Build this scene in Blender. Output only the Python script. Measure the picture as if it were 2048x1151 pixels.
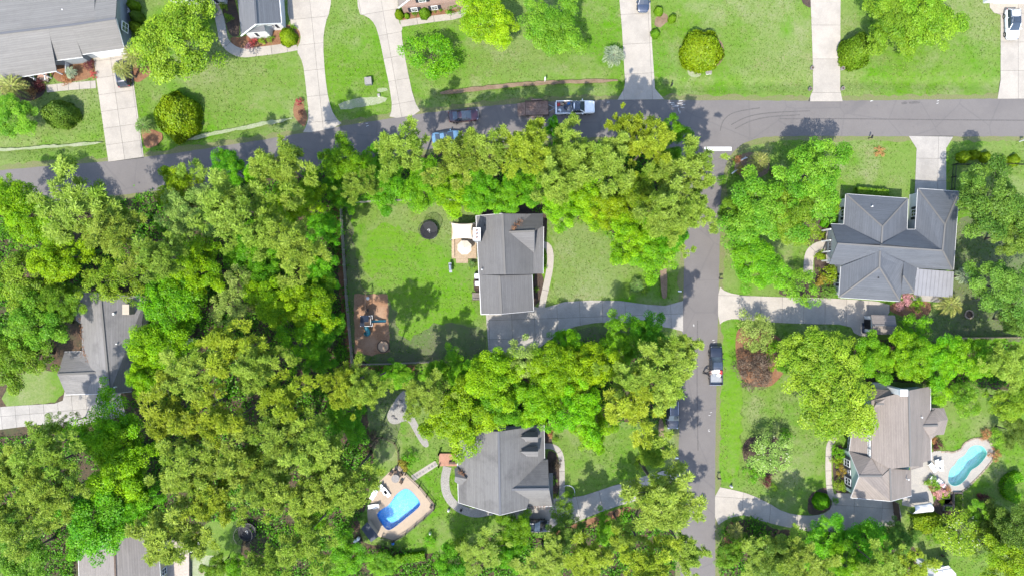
import bpy, bmesh, math, random
import numpy as np
from mathutils import Vector, Matrix
R = math.radians
random.seed(7)
scene = bpy.context.scene
for o in list(bpy.data.objects): bpy.data.objects.remove(o)
col = scene.collection

# ---------------------------------------------------------------- camera, sky, sun, exposure
H, S = 105.0, 13.0                    # drone height (m), photo pixels per metre on the ground
CX, CY = 1024.0, 575.5
cam = bpy.data.cameras.new('Camera'); camo = bpy.data.objects.new('Camera', cam); col.objects.link(camo)
camo.location = (0, 0, H); camo.rotation_euler = (0, 0, 0)
cam.sensor_width = 36; cam.lens = 36 * H / (2048 / S); cam.clip_start = 1; cam.clip_end = 3000
scene.camera = camo
SUN_AZ, SUN_EL = R(22), R(57)         # shadows fall towards the top of the picture, a little to the right
world = bpy.data.worlds.new('World'); scene.world = world; world.use_nodes = True
wn = world.node_tree; bg = wn.nodes['Background']
sky = wn.nodes.new('ShaderNodeTexSky'); sky.sky_type = 'NISHITA'; sky.sun_disc = False
sky.sun_elevation = SUN_EL; sky.sun_rotation = SUN_AZ + math.pi
wn.links.new(sky.outputs[0], bg.inputs[0]); bg.inputs[1].default_value = 0.15
sl = bpy.data.lights.new('Sun', 'SUN'); sl.energy = 2.5; sl.angle = R(0.5); sl.color = (1, 0.95, 0.87)
so = bpy.data.objects.new('Sun', sl); col.objects.link(so)
d = Vector((math.sin(SUN_AZ) * math.cos(SUN_EL), math.cos(SUN_AZ) * math.cos(SUN_EL), -math.sin(SUN_EL)))
so.rotation_euler = d.to_track_quat('-Z', 'Y').to_euler(); so.location = (-30, -60, 90)
vs = scene.view_settings; vs.view_transform = 'Standard'; vs.look = 'None'; vs.gamma = 1
vs.exposure = 2.2; vs.use_curve_mapping = False

# ---------------------------------------------------------------- helpers
def P(px, py, z=0.0):
    "photo pixel of a point known to be at height z -> world position"
    k = (H - z) / H / S
    return Vector(((px - CX) * k, (CY - py) * k, z))
def M2(px): return px / S
def hexc(h): 
    c = [int(h[i:i+2], 16) / 255 for i in (0, 2, 4)]
    return tuple(((x + .055) / 1.055) ** 2.4 if x > .04045 else x / 12.92 for x in c)

ORG = {}
def link(o, parent=None):
    col.objects.link(o)
    if parent is not None:
        o.parent = parent
    return o
def props(o, label=None, cat=None, group=None, kind=None):
    if label: o['label'] = label
    if cat: o['category'] = cat
    if group: o['group'] = group
    if kind: o['kind'] = kind
    return o
def thing(name, label, cat, loc=(0, 0, 0), rz=0, group=None):
    o = bpy.data.objects.new(name, None); o.empty_display_size = .5
    link(o); o.location = loc; o.rotation_euler = (0, 0, rz)
    ORG[o.name] = Vector(loc)
    return props(o, label, cat, group)
def org(o):
    while o is not None:
        if o.name in ORG: return ORG[o.name]
        o = o.parent
    return Vector((0, 0, 0))

class MB:
    "mesh builder; coordinates are local, or world when built with w=True"
    def __init__(s): s.v = []; s.f = []; s.uv = None; s.mi = []
    def face(s, pts, m=0):
        n = len(s.v); s.v += [tuple(p) for p in pts]; s.f.append(list(range(n, n + len(pts)))); s.mi.append(m); return s
    def add(s, vs, fs, m=0):
        n = len(s.v); s.v += [tuple(p) for p in vs]; s.f += [[i + n for i in f] for f in fs]; s.mi += [m] * len(fs); return s
    def box(s, c, d, rz=0, rx=0, ry=0, m=0):
        mt = Matrix.Rotation(rz, 3, 'Z') @ Matrix.Rotation(ry, 3, 'Y') @ Matrix.Rotation(rx, 3, 'X')
        c = Vector(c); vs = []
        for x in (-.5, .5):
            for y in (-.5, .5):
                for z in (-.5, .5): vs.append(c + mt @ Vector((x * d[0], y * d[1], z * d[2])))
        return s.add(vs, [(0,1,3,2),(4,6,7,5),(0,4,5,1),(2,3,7,6),(0,2,6,4),(1,5,7,3)], m)
    def seg(s, a, b, w, h, m=0):
        "bar from a to b, w wide, h high"
        a, b = Vector(a), Vector(b); dv = b - a
        x = dv.normalized(); up = Vector((0, 0, 1))
        if abs(x.z) > .98: up = Vector((0, 1, 0))
        y = up.cross(x).normalized(); z = x.cross(y)
        vs = []
        for p in (a, b):
            for sy, sz in ((-1,-1),(1,-1),(1,1),(-1,1)): vs.append(p + y * (sy * w / 2) + z * (sz * h / 2))
        return s.add(vs, [(0,1,2,3),(7,6,5,4),(0,4,5,1),(1,5,6,2),(2,6,7,3),(3,7,4,0)][:], m)
    def tube(s, pts, rads, n=8, cap=True, m=0):
        pts = [Vector(p) for p in pts]; base = len(s.v)
        for i, p in enumerate(pts):
            t = (pts[min(i + 1, len(pts) - 1)] - pts[max(i - 1, 0)]).normalized()
            a = Vector((0, 0, 1)).cross(t) if abs(t.z) < .95 else Vector((1, 0, 0))
            a.normalize(); b = t.cross(a)
            r = rads[i] if hasattr(rads, '__len__') else rads
            for k in range(n):
                an = 2 * math.pi * k / n
                s.v.append(tuple(p + a * (r * math.cos(an)) + b * (r * math.sin(an))))
        for i in range(len(pts) - 1):
            for k in range(n):
                k2 = (k + 1) % n
                s.f.append([base + i*n + k, base + i*n + k2, base + (i+1)*n + k2, base + (i+1)*n + k]); s.mi.append(m)
        if cap:
            s.f.append([base + k for k in range(n)][::-1]); s.mi.append(m)
            s.f.append([base + (len(pts)-1)*n + k for k in range(n)]); s.mi.append(m)
        return s
    def cyl(s, c, r, h, n=16, r2=None, m=0):
        c = Vector(c)
        return s.tube([c, c + Vector((0, 0, h))], [r, r if r2 is None else r2], n, True, m)
    def prism(s, pts, z0, z1, m=0):
        n = len(pts); b = len(s.v)
        s.v += [(p[0], p[1], z0) for p in pts] + [(p[0], p[1], z1) for p in pts]
        s.f.append([b + i for i in range(n)][::-1]); s.f.append([b + n + i for i in range(n)])
        for i in range(n):
            j = (i + 1) % n; s.f.append([b + i, b + j, b + n + j, b + n + i])
        s.mi += [m] * (n + 2); return s
    def ring(s, c, r0, r1, z0, z1, n=32):
        c = Vector(c); b = len(s.v)
        for k in range(n):
            a = 2*math.pi*k/n
            for r, z in ((r0, z0), (r1, z0), (r1, z1), (r0, z1)):
                s.v.append((c.x + r*math.cos(a), c.y + r*math.sin(a), c.z + z))
        for k in range(n):
            k2 = (k+1) % n
            for q in range(4):
                q2 = (q+1) % 4
                s.f.append([b+k*4+q, b+k2*4+q, b+k2*4+q2, b+k*4+q2]); s.mi.append(0)
        return s
    def build(s, name, mat, parent=None, w=False, smooth=False, label=None, kind=None):
        off = org(parent) if (w and parent is not None) else Vector((0, 0, 0))
        me = bpy.data.meshes.new(name)
        me.from_pydata([(v[0]-off.x, v[1]-off.y, v[2]-off.z) for v in s.v], [], s.f)
        mats = mat if isinstance(mat, (list, tuple)) else [mat]
        for mm in mats: me.materials.append(mm)
        if len(mats) > 1: me.polygons.foreach_set('material_index', s.mi)
        bm = bmesh.new(); bm.from_mesh(me); bmesh.ops.recalc_face_normals(bm, faces=bm.faces); bm.to_mesh(me); bm.free()
        if smooth: me.polygons.foreach_set('use_smooth', [True] * len(me.polygons))
        o = bpy.data.objects.new(name, me); link(o, parent)
        return props(o, label, None, None, kind)

def copy_tree(o, parent=None):
    c = o.copy(); col.objects.link(c); c.parent = parent
    for ch in o.children: copy_tree(ch, c)
    return c
def chaikin(pts, n=1, closed=True):
    for _ in range(n):
        out = []
        L = len(pts)
        rng = range(L) if closed else range(L - 1)
        if not closed: out.append(pts[0])
        for i in rng:
            a, b = pts[i], pts[(i + 1) % L]
            out.append((a[0]*.75 + b[0]*.25, a[1]*.75 + b[1]*.25)); out.append((a[0]*.25 + b[0]*.75, a[1]*.25 + b[1]*.75))
        if not closed: out.append(pts[-1])
        pts = out
    return pts
def catmull(pts, n=6):
    out = []
    for i in range(len(pts) - 1):
        p0 = pts[max(i-1, 0)]; p1 = pts[i]; p2 = pts[i+1]; p3 = pts[min(i+2, len(pts)-1)]
        for k in range(n):
            t = k / n
            out.append(tuple(.5*((2*b)+(-a+c)*t+(2*a-5*b+4*c-dd)*t*t+(-a+3*b-3*c+dd)*t**3) for a, b, c, dd in zip(p0, p1, p2, p3)))
    out.append(tuple(pts[-1])); return out
def inside(pt, poly):
    x, y = pt; r = False; j = len(poly) - 1
    for i in range(len(poly)):
        xi, yi = poly[i][0], poly[i][1]; xj, yj = poly[j][0], poly[j][1]
        if (yi > y) != (yj > y) and x < (xj - xi) * (y - yi) / (yj - yi) + xi: r = not r
        j = i
    return r
def clip(poly, nx, ny, d):
    "keep the part with nx*x+ny*y >= d"
    out = []
    for i in range(len(poly)):
        a, b = poly[i-1], poly[i]
        da = nx*a[0]+ny*a[1]-d; db = nx*b[0]+ny*b[1]-d
        if da >= 0: 
            if db >= 0: out.append(b)
            else: t = da/(da-db); out.append((a[0]+(b[0]-a[0])*t, a[1]+(b[1]-a[1])*t))
        elif db >= 0:
            t = da/(da-db); out.append((a[0]+(b[0]-a[0])*t, a[1]+(b[1]-a[1])*t)); out.append(b)
    return out
def area(p):
    return .5*sum(p[i-1][0]*p[i][1]-p[i][0]*p[i-1][1] for i in range(len(p)))
def G(pts): return [tuple(P(x, y)[:2]) for x, y in pts]

# ---------------------------------------------------------------- materials
def nt(name):
    m = bpy.data.materials.new(name); m.use_nodes = True
    t = m.node_tree; b = t.nodes['Principled BSDF']; return m, t, b
def nd(t, typ, **kw):
    n = t.nodes.new(typ)
    for k, v in kw.items(): setattr(n, k, v)
    return n
def noise_fac(t, scale, detail=4, rough=.6, lo=.35, hi=.65, coord=None, dist=0):
    if coord is None: coord = nd(t, 'ShaderNodeNewGeometry').outputs['Position']
    n = nd(t, 'ShaderNodeTexNoise'); n.inputs['Scale'].default_value = scale; n.inputs['Detail'].default_value = detail
    n.inputs['Roughness'].default_value = rough; n.inputs['Distortion'].default_value = dist
    t.links.new(coord, n.inputs['Vector'])
    r = nd(t, 'ShaderNodeMapRange'); r.inputs[1].default_value = lo; r.inputs[2].default_value = hi
    t.links.new(n.outputs[0], r.inputs[0]); return r.outputs[0]
def mixc(t, f, a, b, mode='MIX'):
    m = nd(t, 'ShaderNodeMix', data_type='RGBA', blend_type=mode)
    for s, v in ((0, f), (6, a), (7, b)):
        if hasattr(v, 'links') or isinstance(v, bpy.types.NodeSocket): t.links.new(v, m.inputs[s])
        elif s == 0: m.inputs[0].default_value = v
        else: m.inputs[s].default_value = (*v[:3], 1)
    return m.outputs[2]
ALB = .80      # real-world reflectances for the exposure above
def mat(name, c, rough=.8, var=.25, scale=4, bump=0, metal=0, c2=None, big=0, bscale=.25, bc=None, objvar=0, spec=.3, bumps=20):
    c = tuple(x*ALB for x in c); c2 = c2 and tuple(x*ALB for x in c2); bc = bc and tuple(x*ALB for x in bc)
    m, t, b = nt(name)
    b.inputs['Roughness'].default_value = rough; b.inputs['Metallic'].default_value = metal
    b.inputs['Specular IOR Level'].default_value = spec
    dark = c2 or tuple(x * (1 - var) for x in c)
    out = mixc(t, noise_fac(t, scale), c, dark)
    if big:
        f = noise_fac(t, bscale, 5, .65, .42, .66)
        mu = nd(t, 'ShaderNodeMath', operation='MULTIPLY'); mu.inputs[1].default_value = big; t.links.new(f, mu.inputs[0])
        out = mixc(t, mu.outputs[0], out, bc or tuple(x * .6 for x in c))
    if objvar:
        oi = nd(t, 'ShaderNodeObjectInfo'); mr = nd(t, 'ShaderNodeMapRange')
        mr.inputs[3].default_value = 1 - objvar; mr.inputs[4].default_value = 1 + objvar
        t.links.new(oi.outputs['Random'], mr.inputs[0])
        v = nd(t, 'ShaderNodeVectorMath', operation='SCALE'); t.links.new(out, v.inputs[0]); t.links.new(mr.outputs[0], v.inputs['Scale'])
        out = v.outputs[0]
    t.links.new(out, b.inputs['Base Color'])
    if bump:
        geo = nd(t, 'ShaderNodeNewGeometry'); n = nd(t, 'ShaderNodeTexNoise'); n.inputs['Scale'].default_value = bumps; n.inputs['Detail'].default_value = 3
        t.links.new(geo.outputs['Position'], n.inputs['Vector'])
        bp = nd(t, 'ShaderNodeBump'); bp.inputs['Strength'].default_value = bump; bp.inputs['Distance'].default_value = .05
        t.links.new(n.outputs[0], bp.inputs['Height']); t.links.new(bp.outputs[0], b.inputs['Normal'])
    return m
def shingle(name, c, c2, stain=None, st=.35, row=.16):
    "rows of shingles from the roof's own UV (u along the eave, v up the slope, metres)"
    c = tuple(x*.80 for x in c); c2 = tuple(x*.80*.4 + y*.6 for x, y in zip(c2, c)); stain = stain and tuple(x*.84 for x in stain)
    m, t, b = nt(name); b.inputs['Roughness'].default_value = .95; b.inputs['Specular IOR Level'].default_value = .15
    uv = nd(t, 'ShaderNodeUVMap'); br = nd(t, 'ShaderNodeTexBrick')
    t.links.new(uv.outputs[0], br.inputs['Vector'])
    br.inputs['Scale'].default_value = 1; br.inputs['Brick Width'].default_value = .34; br.inputs['Row Height'].default_value = row
    br.inputs['Mortar Size'].default_value = .005; br.inputs['Mortar Smooth'].default_value = .4
    br.inputs['Color1'].default_value = (*c, 1); br.inputs['Color2'].default_value = (*c2, 1)
    br.inputs['Mortar'].default_value = (*[x * .45 for x in c2], 1)
    out = br.outputs['Color']
    mp = nd(t, 'ShaderNodeMapping'); mp.inputs['Scale'].default_value = (1.3, 1.3, 1); t.links.new(uv.outputs[0], mp.inputs[0])
    f = noise_fac(t, 1.0, 6, .7, .4, .72, mp.outputs[0])
    out = mixc(t, f, out, tuple(x * .84 for x in c))
    mp2 = nd(t, 'ShaderNodeMapping'); mp2.inputs['Scale'].default_value = (.12, 2.4, 1); t.links.new(uv.outputs[0], mp2.inputs[0])
    f3 = noise_fac(t, 1.0, 4, .6, .4, .7, mp2.outputs[0])
    out = mixc(t, f3, out, tuple(min(1, x * 1.07) for x in c))
    wv = nd(t, 'ShaderNodeTexWave', wave_type='BANDS', bands_direction='Y'); wv.inputs['Scale'].default_value = .98; wv.inputs['Distortion'].default_value = 3.0; wv.inputs['Detail'].default_value = 3; wv.inputs['Detail Scale'].default_value = 1.6
    t.links.new(uv.outputs[0], wv.inputs['Vector'])
    mw = nd(t, 'ShaderNodeMath', operation='MULTIPLY'); mw.inputs[1].default_value = .28; t.links.new(wv.outputs['Fac'], mw.inputs[0])
    out = mixc(t, mw.outputs[0], out, tuple(x * .60 for x in c))
    f2 = noise_fac(t, .35, 5, .65, .5, .75)
    mu = nd(t, 'ShaderNodeMath', operation='MULTIPLY'); mu.inputs[1].default_value = st; t.links.new(f2, mu.inputs[0])
    out = mixc(t, mu.outputs[0], out, stain or tuple(x * .5 for x in c))
    t.links.new(out, b.inputs['Base Color'])
    bp = nd(t, 'ShaderNodeBump'); bp.inputs['Strength'].default_value = .5; bp.inputs['Distance'].default_value = .03
    t.links.new(br.outputs['Fac'], bp.inputs['Height']); bp.invert = True; t.links.new(bp.outputs[0], b.inputs['Normal'])
    return m
def leafmat(name, c, c2, trans=.3, hv=.10, vv=.25):
    "c..c2: colour range over leaves; every tree also differs a little from the next"
    m, t, b = nt(name); t.nodes.remove(b)
    at = nd(t, 'ShaderNodeAttribute', attribute_name='lc')
    sp = nd(t, 'ShaderNodeSeparateColor'); t.links.new(at.outputs['Color'], sp.inputs[0])
    out = mixc(t, sp.outputs[0], c, c2)
    oi = nd(t, 'ShaderNodeObjectInfo')
    hs = nd(t, 'ShaderNodeHueSaturation')
    mr = nd(t, 'ShaderNodeMapRange'); mr.inputs[3].default_value = .5 - hv * .25; mr.inputs[4].default_value = .5 + hv * .25
    t.links.new(oi.outputs['Random'], mr.inputs[0]); t.links.new(mr.outputs[0], hs.inputs['Hue'])
    mw = nd(t, 'ShaderNodeMath', operation='MULTIPLY'); mw.inputs[1].default_value = 7.13; t.links.new(oi.outputs['Random'], mw.inputs[0])
    fr = nd(t, 'ShaderNodeMath', operation='FRACT'); t.links.new(mw.outputs[0], fr.inputs[0])
    mv = nd(t, 'ShaderNodeMapRange'); mv.inputs[3].default_value = 1 - vv; mv.inputs[4].default_value = 1 + vv
    t.links.new(fr.outputs[0], mv.inputs[0])
    m2 = nd(t, 'ShaderNodeMath', operation='MULTIPLY'); t.links.new(mv.outputs[0], m2.inputs[0])
    mg = nd(t, 'ShaderNodeMapRange'); mg.inputs[3].default_value = .7; mg.inputs[4].default_value = 1.3
    t.links.new(sp.outputs[1], mg.inputs[0]); t.links.new(mg.outputs[0], m2.inputs[1])
    t.links.new(m2.outputs[0], hs.inputs['Value']); t.links.new(out, hs.inputs['Color'])
    di = nd(t, 'ShaderNodeBsdfDiffuse'); tr = nd(t, 'ShaderNodeBsdfTranslucent'); mx = nd(t, 'ShaderNodeMixShader')
    gl = nd(t, 'ShaderNodeBsdfGlossy'); gl.inputs['Roughness'].default_value = .45; gl.inputs['Color'].default_value = (.8, .9, .7, 1)
    mx2 = nd(t, 'ShaderNodeMixShader'); mx2.inputs[0].default_value = .012
    t.links.new(hs.outputs[0], di.inputs[0]); t.links.new(hs.outputs[0], tr.inputs[0])
    mx.inputs[0].default_value = trans; t.links.new(di.outputs[0], mx.inputs[1]); t.links.new(tr.outputs[0], mx.inputs[2])
    t.links.new(mx.outputs[0], mx2.inputs[1]); t.links.new(gl.outputs[0], mx2.inputs[2])
    o = t.nodes['Material Output']; t.links.new(mx2.outputs[0], o.inputs[0])
    return m
def lawnmat(name='lawn_grass', g1=(.060, .130, .006), g2=(.102, .136, .040), straw=(.152, .156, .080), deep=(.048, .134, .001)):
    m, t, b = nt(name); b.inputs['Roughness'].default_value = .95; b.inputs['Specular IOR Level'].default_value = .05
    def amt(f, k):
        mu = nd(t, 'ShaderNodeMath', operation='MULTIPLY'); mu.inputs[1].default_value = k; t.links.new(f, mu.inputs[0]); return mu.outputs[0]
    out = mixc(t, noise_fac(t, .045, 4, .55, .40, .60), g1, g2)
    out = mixc(t, noise_fac(t, .13, 6, .70, .48, .68), out, straw)
    out = mixc(t, noise_fac(t, .085, 5, .6, .50, .66, dist=.8), out, deep)
    out = mixc(t, amt(noise_fac(t, .55, 6, .75, .48, .72), .6), out, (.108, .142, .034))
    out = mixc(t, amt(noise_fac(t, 1.6, 6, .8, .45, .75), .5), out, (.140, .156, .055))
    out = mixc(t, amt(noise_fac(t, 3.2, 6, .85, .42, .64), .62), out, (.034, .080, .006))
    out = mixc(t, amt(noise_fac(t, .30, 6, .8, .55, .70), .6), out, (.140, .126, .066))
    geo = nd(t, 'ShaderNodeNewGeometry'); w = nd(t, 'ShaderNodeTexWave', wave_type='BANDS', bands_direction='Y'); w.inputs['Scale'].default_value = .27; w.inputs['Distortion'].default_value = 4
    w.inputs['Detail'].default_value = 3
    t.links.new(geo.outputs['Position'], w.inputs['Vector'])
    out = mixc(t, amt(w.outputs['Fac'], .10), out, (.12, .165, .045))
    t.links.new(out, b.inputs['Base Color'])
    n = nd(t, 'ShaderNodeTexNoise'); n.inputs['Scale'].default_value = 7; n.inputs['Detail'].default_value = 5; n.inputs['Roughness'].default_value = .85
    t.links.new(geo.outputs['Position'], n.inputs['Vector'])
    bp = nd(t, 'ShaderNodeBump'); bp.inputs['Strength'].default_value = .9; bp.inputs['Distance'].default_value = .09
    t.links.new(n.outputs[0], bp.inputs['Height']); t.links.new(bp.outputs[0], b.inputs['Normal'])
    return m
def watermat(name, tint):
    m, t, b = nt(name); t.nodes.remove(b)
    tr = nd(t, 'ShaderNodeBsdfTransparent'); tr.inputs[0].default_value = (*tint, 1)
    gl = nd(t, 'ShaderNodeBsdfGlossy'); gl.inputs['Roughness'].default_value = .08
    fr = nd(t, 'ShaderNodeFresnel'); fr.inputs[0].default_value = 1.33
    mx = nd(t, 'ShaderNodeMixShader')
    geo = nd(t, 'ShaderNodeNewGeometry'); n = nd(t, 'ShaderNodeTexNoise'); n.inputs['Scale'].default_value = 3.5; n.inputs['Detail'].default_value = 4; n.inputs['Roughness'].default_value = .65; n.inputs['Distortion'].default_value = .6
    t.links.new(geo.outputs['Position'], n.inputs['Vector'])
    bp = nd(t, 'ShaderNodeBump'); bp.inputs['Strength'].default_value = 1.0; bp.inputs['Distance'].default_value = .16
    t.links.new(n.outputs[0], bp.inputs['Height'])
    t.links.new(bp.outputs[0], gl.inputs['Normal']); t.links.new(bp.outputs[0], fr.inputs['Normal'])
    t.links.new(fr.outputs[0], mx.inputs[0]); t.links.new(tr.outputs[0], mx.inputs[1]); t.links.new(gl.outputs[0], mx.inputs[2])
    t.links.new(mx.outputs[0], t.nodes['Material Output'].inputs[0]); return m
def netmat(name, c, alpha):
    m, t, b = nt(name); b.inputs['Base Color'].default_value = (*c, 1); b.inputs['Alpha'].default_value = alpha; b.inputs['Roughness'].default_value = .8
    return m
K = {}
K['lawn'] = lawnmat()
K['lawnbright'] = lawnmat('fed_lawn_grass', (.058, .150, .002), (.075, .152, .008), (.110, .156, .035), (.050, .148, .001))
K['lawnpale'] = lawnmat('pale_lawn_grass', (.098, .138, .038), (.118, .144, .058), (.150, .158, .085), (.078, .138, .014))
K['asphalt'] = mat('asphalt', (.122, .110, .101), .9, .2, 14, .3, c2=(.103, .093, .086), big=.6, bscale=.22, bc=(.092, .083, .078), bumps=30)
def asphaltmat(m):
    t = m.node_tree; b = t.nodes['Principled BSDF']; src = b.inputs['Base Color'].links[0].from_socket
    f = noise_fac(t, .9, 7, .8, .56, .74); mu = nd(t, 'ShaderNodeMath', operation='MULTIPLY'); mu.inputs[1].default_value = .5; t.links.new(f, mu.inputs[0])
    out = mixc(t, mu.outputs[0], src, (.055, .052, .053))
    geo = nd(t, 'ShaderNodeNewGeometry'); vo = nd(t, 'ShaderNodeTexVoronoi', feature='DISTANCE_TO_EDGE'); vo.inputs['Scale'].default_value = .16
    nz = nd(t, 'ShaderNodeTexNoise'); nz.inputs['Scale'].default_value = .8; nz.inputs['Detail'].default_value = 5
    ad = nd(t, 'ShaderNodeMix', data_type='VECTOR'); ad.inputs[0].default_value = .12
    t.links.new(geo.outputs['Position'], nz.inputs['Vector']); t.links.new(geo.outputs['Position'], ad.inputs[4]); t.links.new(nz.outputs['Color'], ad.inputs[5]); t.links.new(ad.outputs[1], vo.inputs['Vector'])
    cr = nd(t, 'ShaderNodeMapRange'); cr.inputs[1].default_value = .02; cr.inputs[2].default_value = .004; cr.inputs[4].default_value = .22; t.links.new(vo.outputs['Distance'], cr.inputs[0])
    out = mixc(t, cr.outputs[0], out, (.045, .043, .044))
    t.links.new(out, b.inputs['Base Color'])
asphaltmat(K['asphalt'])
K['concrete'] = mat('concrete', (.290, .260, .217), .85, .15, 7, .15, c2=(.250, .224, .187), big=.55, bscale=.5, bc=(.195, .175, .148), objvar=.06)
K['concrete_grey'] = mat('grey_concrete', (.275, .252, .218), .85, .15, 7, .15, c2=(.226, .208, .182), big=.6, bscale=.45, bc=(.170, .157, .138), objvar=.07)
K['aggregate'] = mat('exposed_aggregate', (.26, .245, .215), .9, .4, 9, .4, c2=(.14, .13, .115), big=.3)
K['joint'] = mat('joint_soil', (.05, .047, .04), .95, .3)
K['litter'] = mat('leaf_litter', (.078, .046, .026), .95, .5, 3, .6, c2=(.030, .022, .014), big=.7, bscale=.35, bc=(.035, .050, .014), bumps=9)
K['straw'] = mat('pine_straw', (.175, .082, .038), .95, .5, 5, .5, c2=(.095, .045, .024), big=.5, bscale=.8, bc=(.21, .125, .065), bumps=14)
K['mulch'] = mat('dark_mulch', (.055, .036, .026), .95, .5, 6, .6, c2=(.022, .017, .014), big=.5, bscale=.9, bc=(.085, .055, .036), bumps=14)
K['soil'] = mat('bare_soil', (.150, .100, .060), .95, .3, 4, .4, c2=(.105, .072, .044), big=.6, bscale=.6, bc=(.20, .145, .095))
K['playsoil'] = mat('play_mulch', (.235, .128, .068), .95, .3, 4, .5, c2=(.150, .082, .045), big=.7, bscale=.28, bc=(.30, .20, .13), bumps=14)
K['gravel'] = mat('pale_gravel', (.24, .245, .17), .95, .3, 6, .5, c2=(.16, .185, .09), big=.5, bscale=.6, bc=(.11, .17, .05))
K['shadegrass'] = mat('thin_grass', (.075, .095, .035), .95, .3, 2, .5, c2=(.062, .105, .022), big=.75, bscale=.22, bc=(.085, .075, .05), bumps=10)
K['verge'] = mat('dry_verge', (.135, .120, .060), .95, .4, 5, .5, c2=(.085, .105, .030), big=.6, bscale=.5, bc=(.085, .125, .025))
K['paint'] = mat('road_paint', (.52, .51, .48), .7, .12, 8)
K['sealer'] = mat('dark_sealer', (.090, .082, .077), .9, .3, 5)
K['pooldeck'] = mat('pool_deck_tan', (.300, .235, .168), .85, .15, 5, .15, c2=(.26, .205, .148), big=.45, bscale=.5, bc=(.22, .175, .128))
K['pooldeck2'] = mat('pool_deck_pale', (.290, .262, .218), .85, .15, 5, .15, c2=(.225, .21, .185), big=.4, bscale=.5, bc=(.19, .178, .16))
K['coping'] = mat('coping_stone', (.24, .19, .135), .85, .3, 6, objvar=.25)
K['liner'] = mat('pool_liner_blue', (.030, .25, .56), .5, .2, 2, c2=(.06, .33, .64))
K['liner2'] = mat('pool_plaster_turquoise', (.20, .52, .42), .6, .12, 2)
K['tilebl'] = mat('pool_tile_band', (.02, .10, .28), .3, .3, 8)
K['water'] = watermat('pool_water', (.80, .95, 1.0))
K['white'] = mat('white_paint', (.62, .62, .60), .55, .08, 3)
K['whitetrim'] = mat('white_trim', (.48, .47, .45), .6, .1, 3)
K['wallgrey'] = mat('grey_siding', (.215, .235, .245), .7, .08, 2)
K['wallcream'] = mat('cream_siding', (.34, .31, .19), .7, .08, 2)
K['wallgreen'] = mat('pale_green_siding', (.27, .35, .30), .7, .06, 2)
K['wallwhite'] = mat('white_siding', (.50, .50, .49), .6, .08, 2)
K['walltan'] = mat('tan_siding', (.30, .26, .20), .7, .08, 2)
K['shingA'] = shingle('pale_grey_shingle', (.158, .150, .138), (.120, .114, .105), st=.2)
K['shingB'] = shingle('slate_grey_shingle', (.130, .132, .138), (.085, .087, .094), st=.2)
K['shingE'] = shingle('weathered_grey_shingle', (.170, .162, .155), (.100, .096, .094), (.055, .052, .050), .45)
K['shingF'] = shingle('charcoal_grey_shingle', (.130, .126, .123), (.088, .085, .083), (.065, .063, .064), .35)
K['shingG'] = shingle('brown_grey_shingle', (.142, .137, .130), (.088, .084, .080), (.060, .057, .056), .7)
K['shingH'] = shingle('blue_grey_shingle', (.090, .096, .105), (.060, .065, .073), (.040, .044, .051), .25)
K['shingI'] = shingle('taupe_shingle', (.194, .165, .142), (.132, .112, .097), (.09, .078, .07), .25)
K['shingJ'] = shingle('tan_grey_shingle', (.185, .165, .148), (.118, .105, .094), (.085, .075, .068), .3)
K['metalroof'] = mat('pale_metal_roof', (.185, .182, .185), .5, .1, 1)
K['glass'] = mat('window_glass', (.03, .04, .055), .12, .2, 1, spec=.6)
K['shutter'] = mat('dark_shutter', (.02, .022, .035), .6, .2)
K['black'] = mat('black_plastic', (.012, .012, .013), .5, .2)
K['tramp'] = mat('black_jump_mat', (.016, .016, .018), .75, .3, 2)
K['tyre'] = mat('tyre_rubber', (.012, .012, .012), .9, .2)
K['chrome'] = mat('bright_metal', (.45, .45, .46), .3, .1, metal=.9)
K['greymetal'] = mat('grey_metal', (.22, .23, .24), .5, .15, metal=.3)
K['bark'] = mat('tree_bark', (.105, .082, .066), .95, .5, 5, .6, c2=(.050, .040, .032))
K['palmbark'] = mat('palm_bark', (.12, .095, .07), .95, .4, 8, .5)
K['wood'] = mat('pale_wood', (.30, .225, .145), .8, .25, 4, objvar=.12)
K['greywood'] = mat('weathered_wood', (.155, .135, .115), .9, .3, 4, objvar=.15)
K['brownwood'] = mat('brown_wood', (.085, .058, .042), .9, .3, 4, objvar=.15)
K['fencewood'] = mat('fence_grey_wood', (.25, .225, .19), .9, .3, 4, objvar=.12)
K['redwood'] = mat('reddish_deck', (.30, .155, .10), .85, .2, 4, objvar=.1)
K['brick'] = None
K['deckwood'] = mat('bleached_deck', (.36, .305, .255), .9, .2, 4)
K['canvas'] = mat('cream_canvas', (.46, .395, .31), .9, .06, 2)
K['canvas2'] = mat('tan_canvas', (.37, .26, .165), .9, .12, 2)
K['sand'] = mat('play_sand', (.36, .255, .165), .95, .2, 6, .4)
K['navy'] = mat('navy_tarp', (.016, .024, .042), .6, .2, 2)
K['teal'] = mat('teal_plastic', (.010, .085, .115), .35, .15, 2)
K['stone'] = mat('grey_stone', (.20, .185, .17), .9, .3, 5, .3, objvar=.25)
K['rust'] = mat('rusty_deck', (.185, .115, .085), .9, .4, 5, c2=(.10, .06, .045), big=.6, bscale=.9, bc=(.26, .19, .15))
K['red'] = mat('red_plastic', (.32, .02, .015), .5, .2)
K['bluep'] = mat('blue_plastic', (.02, .12, .35), .4, .2)
K['skin'] = mat('skin', (.35, .19, .13), .6, .1)
K['cloth'] = mat('dark_cloth', (.014, .014, .018), .9, .3)
K['hair'] = mat('dark_hair', (.018, .012, .009), .8, .3)
K['net'] = netmat('safety_net', (.012, .012, .012), .35)
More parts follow.
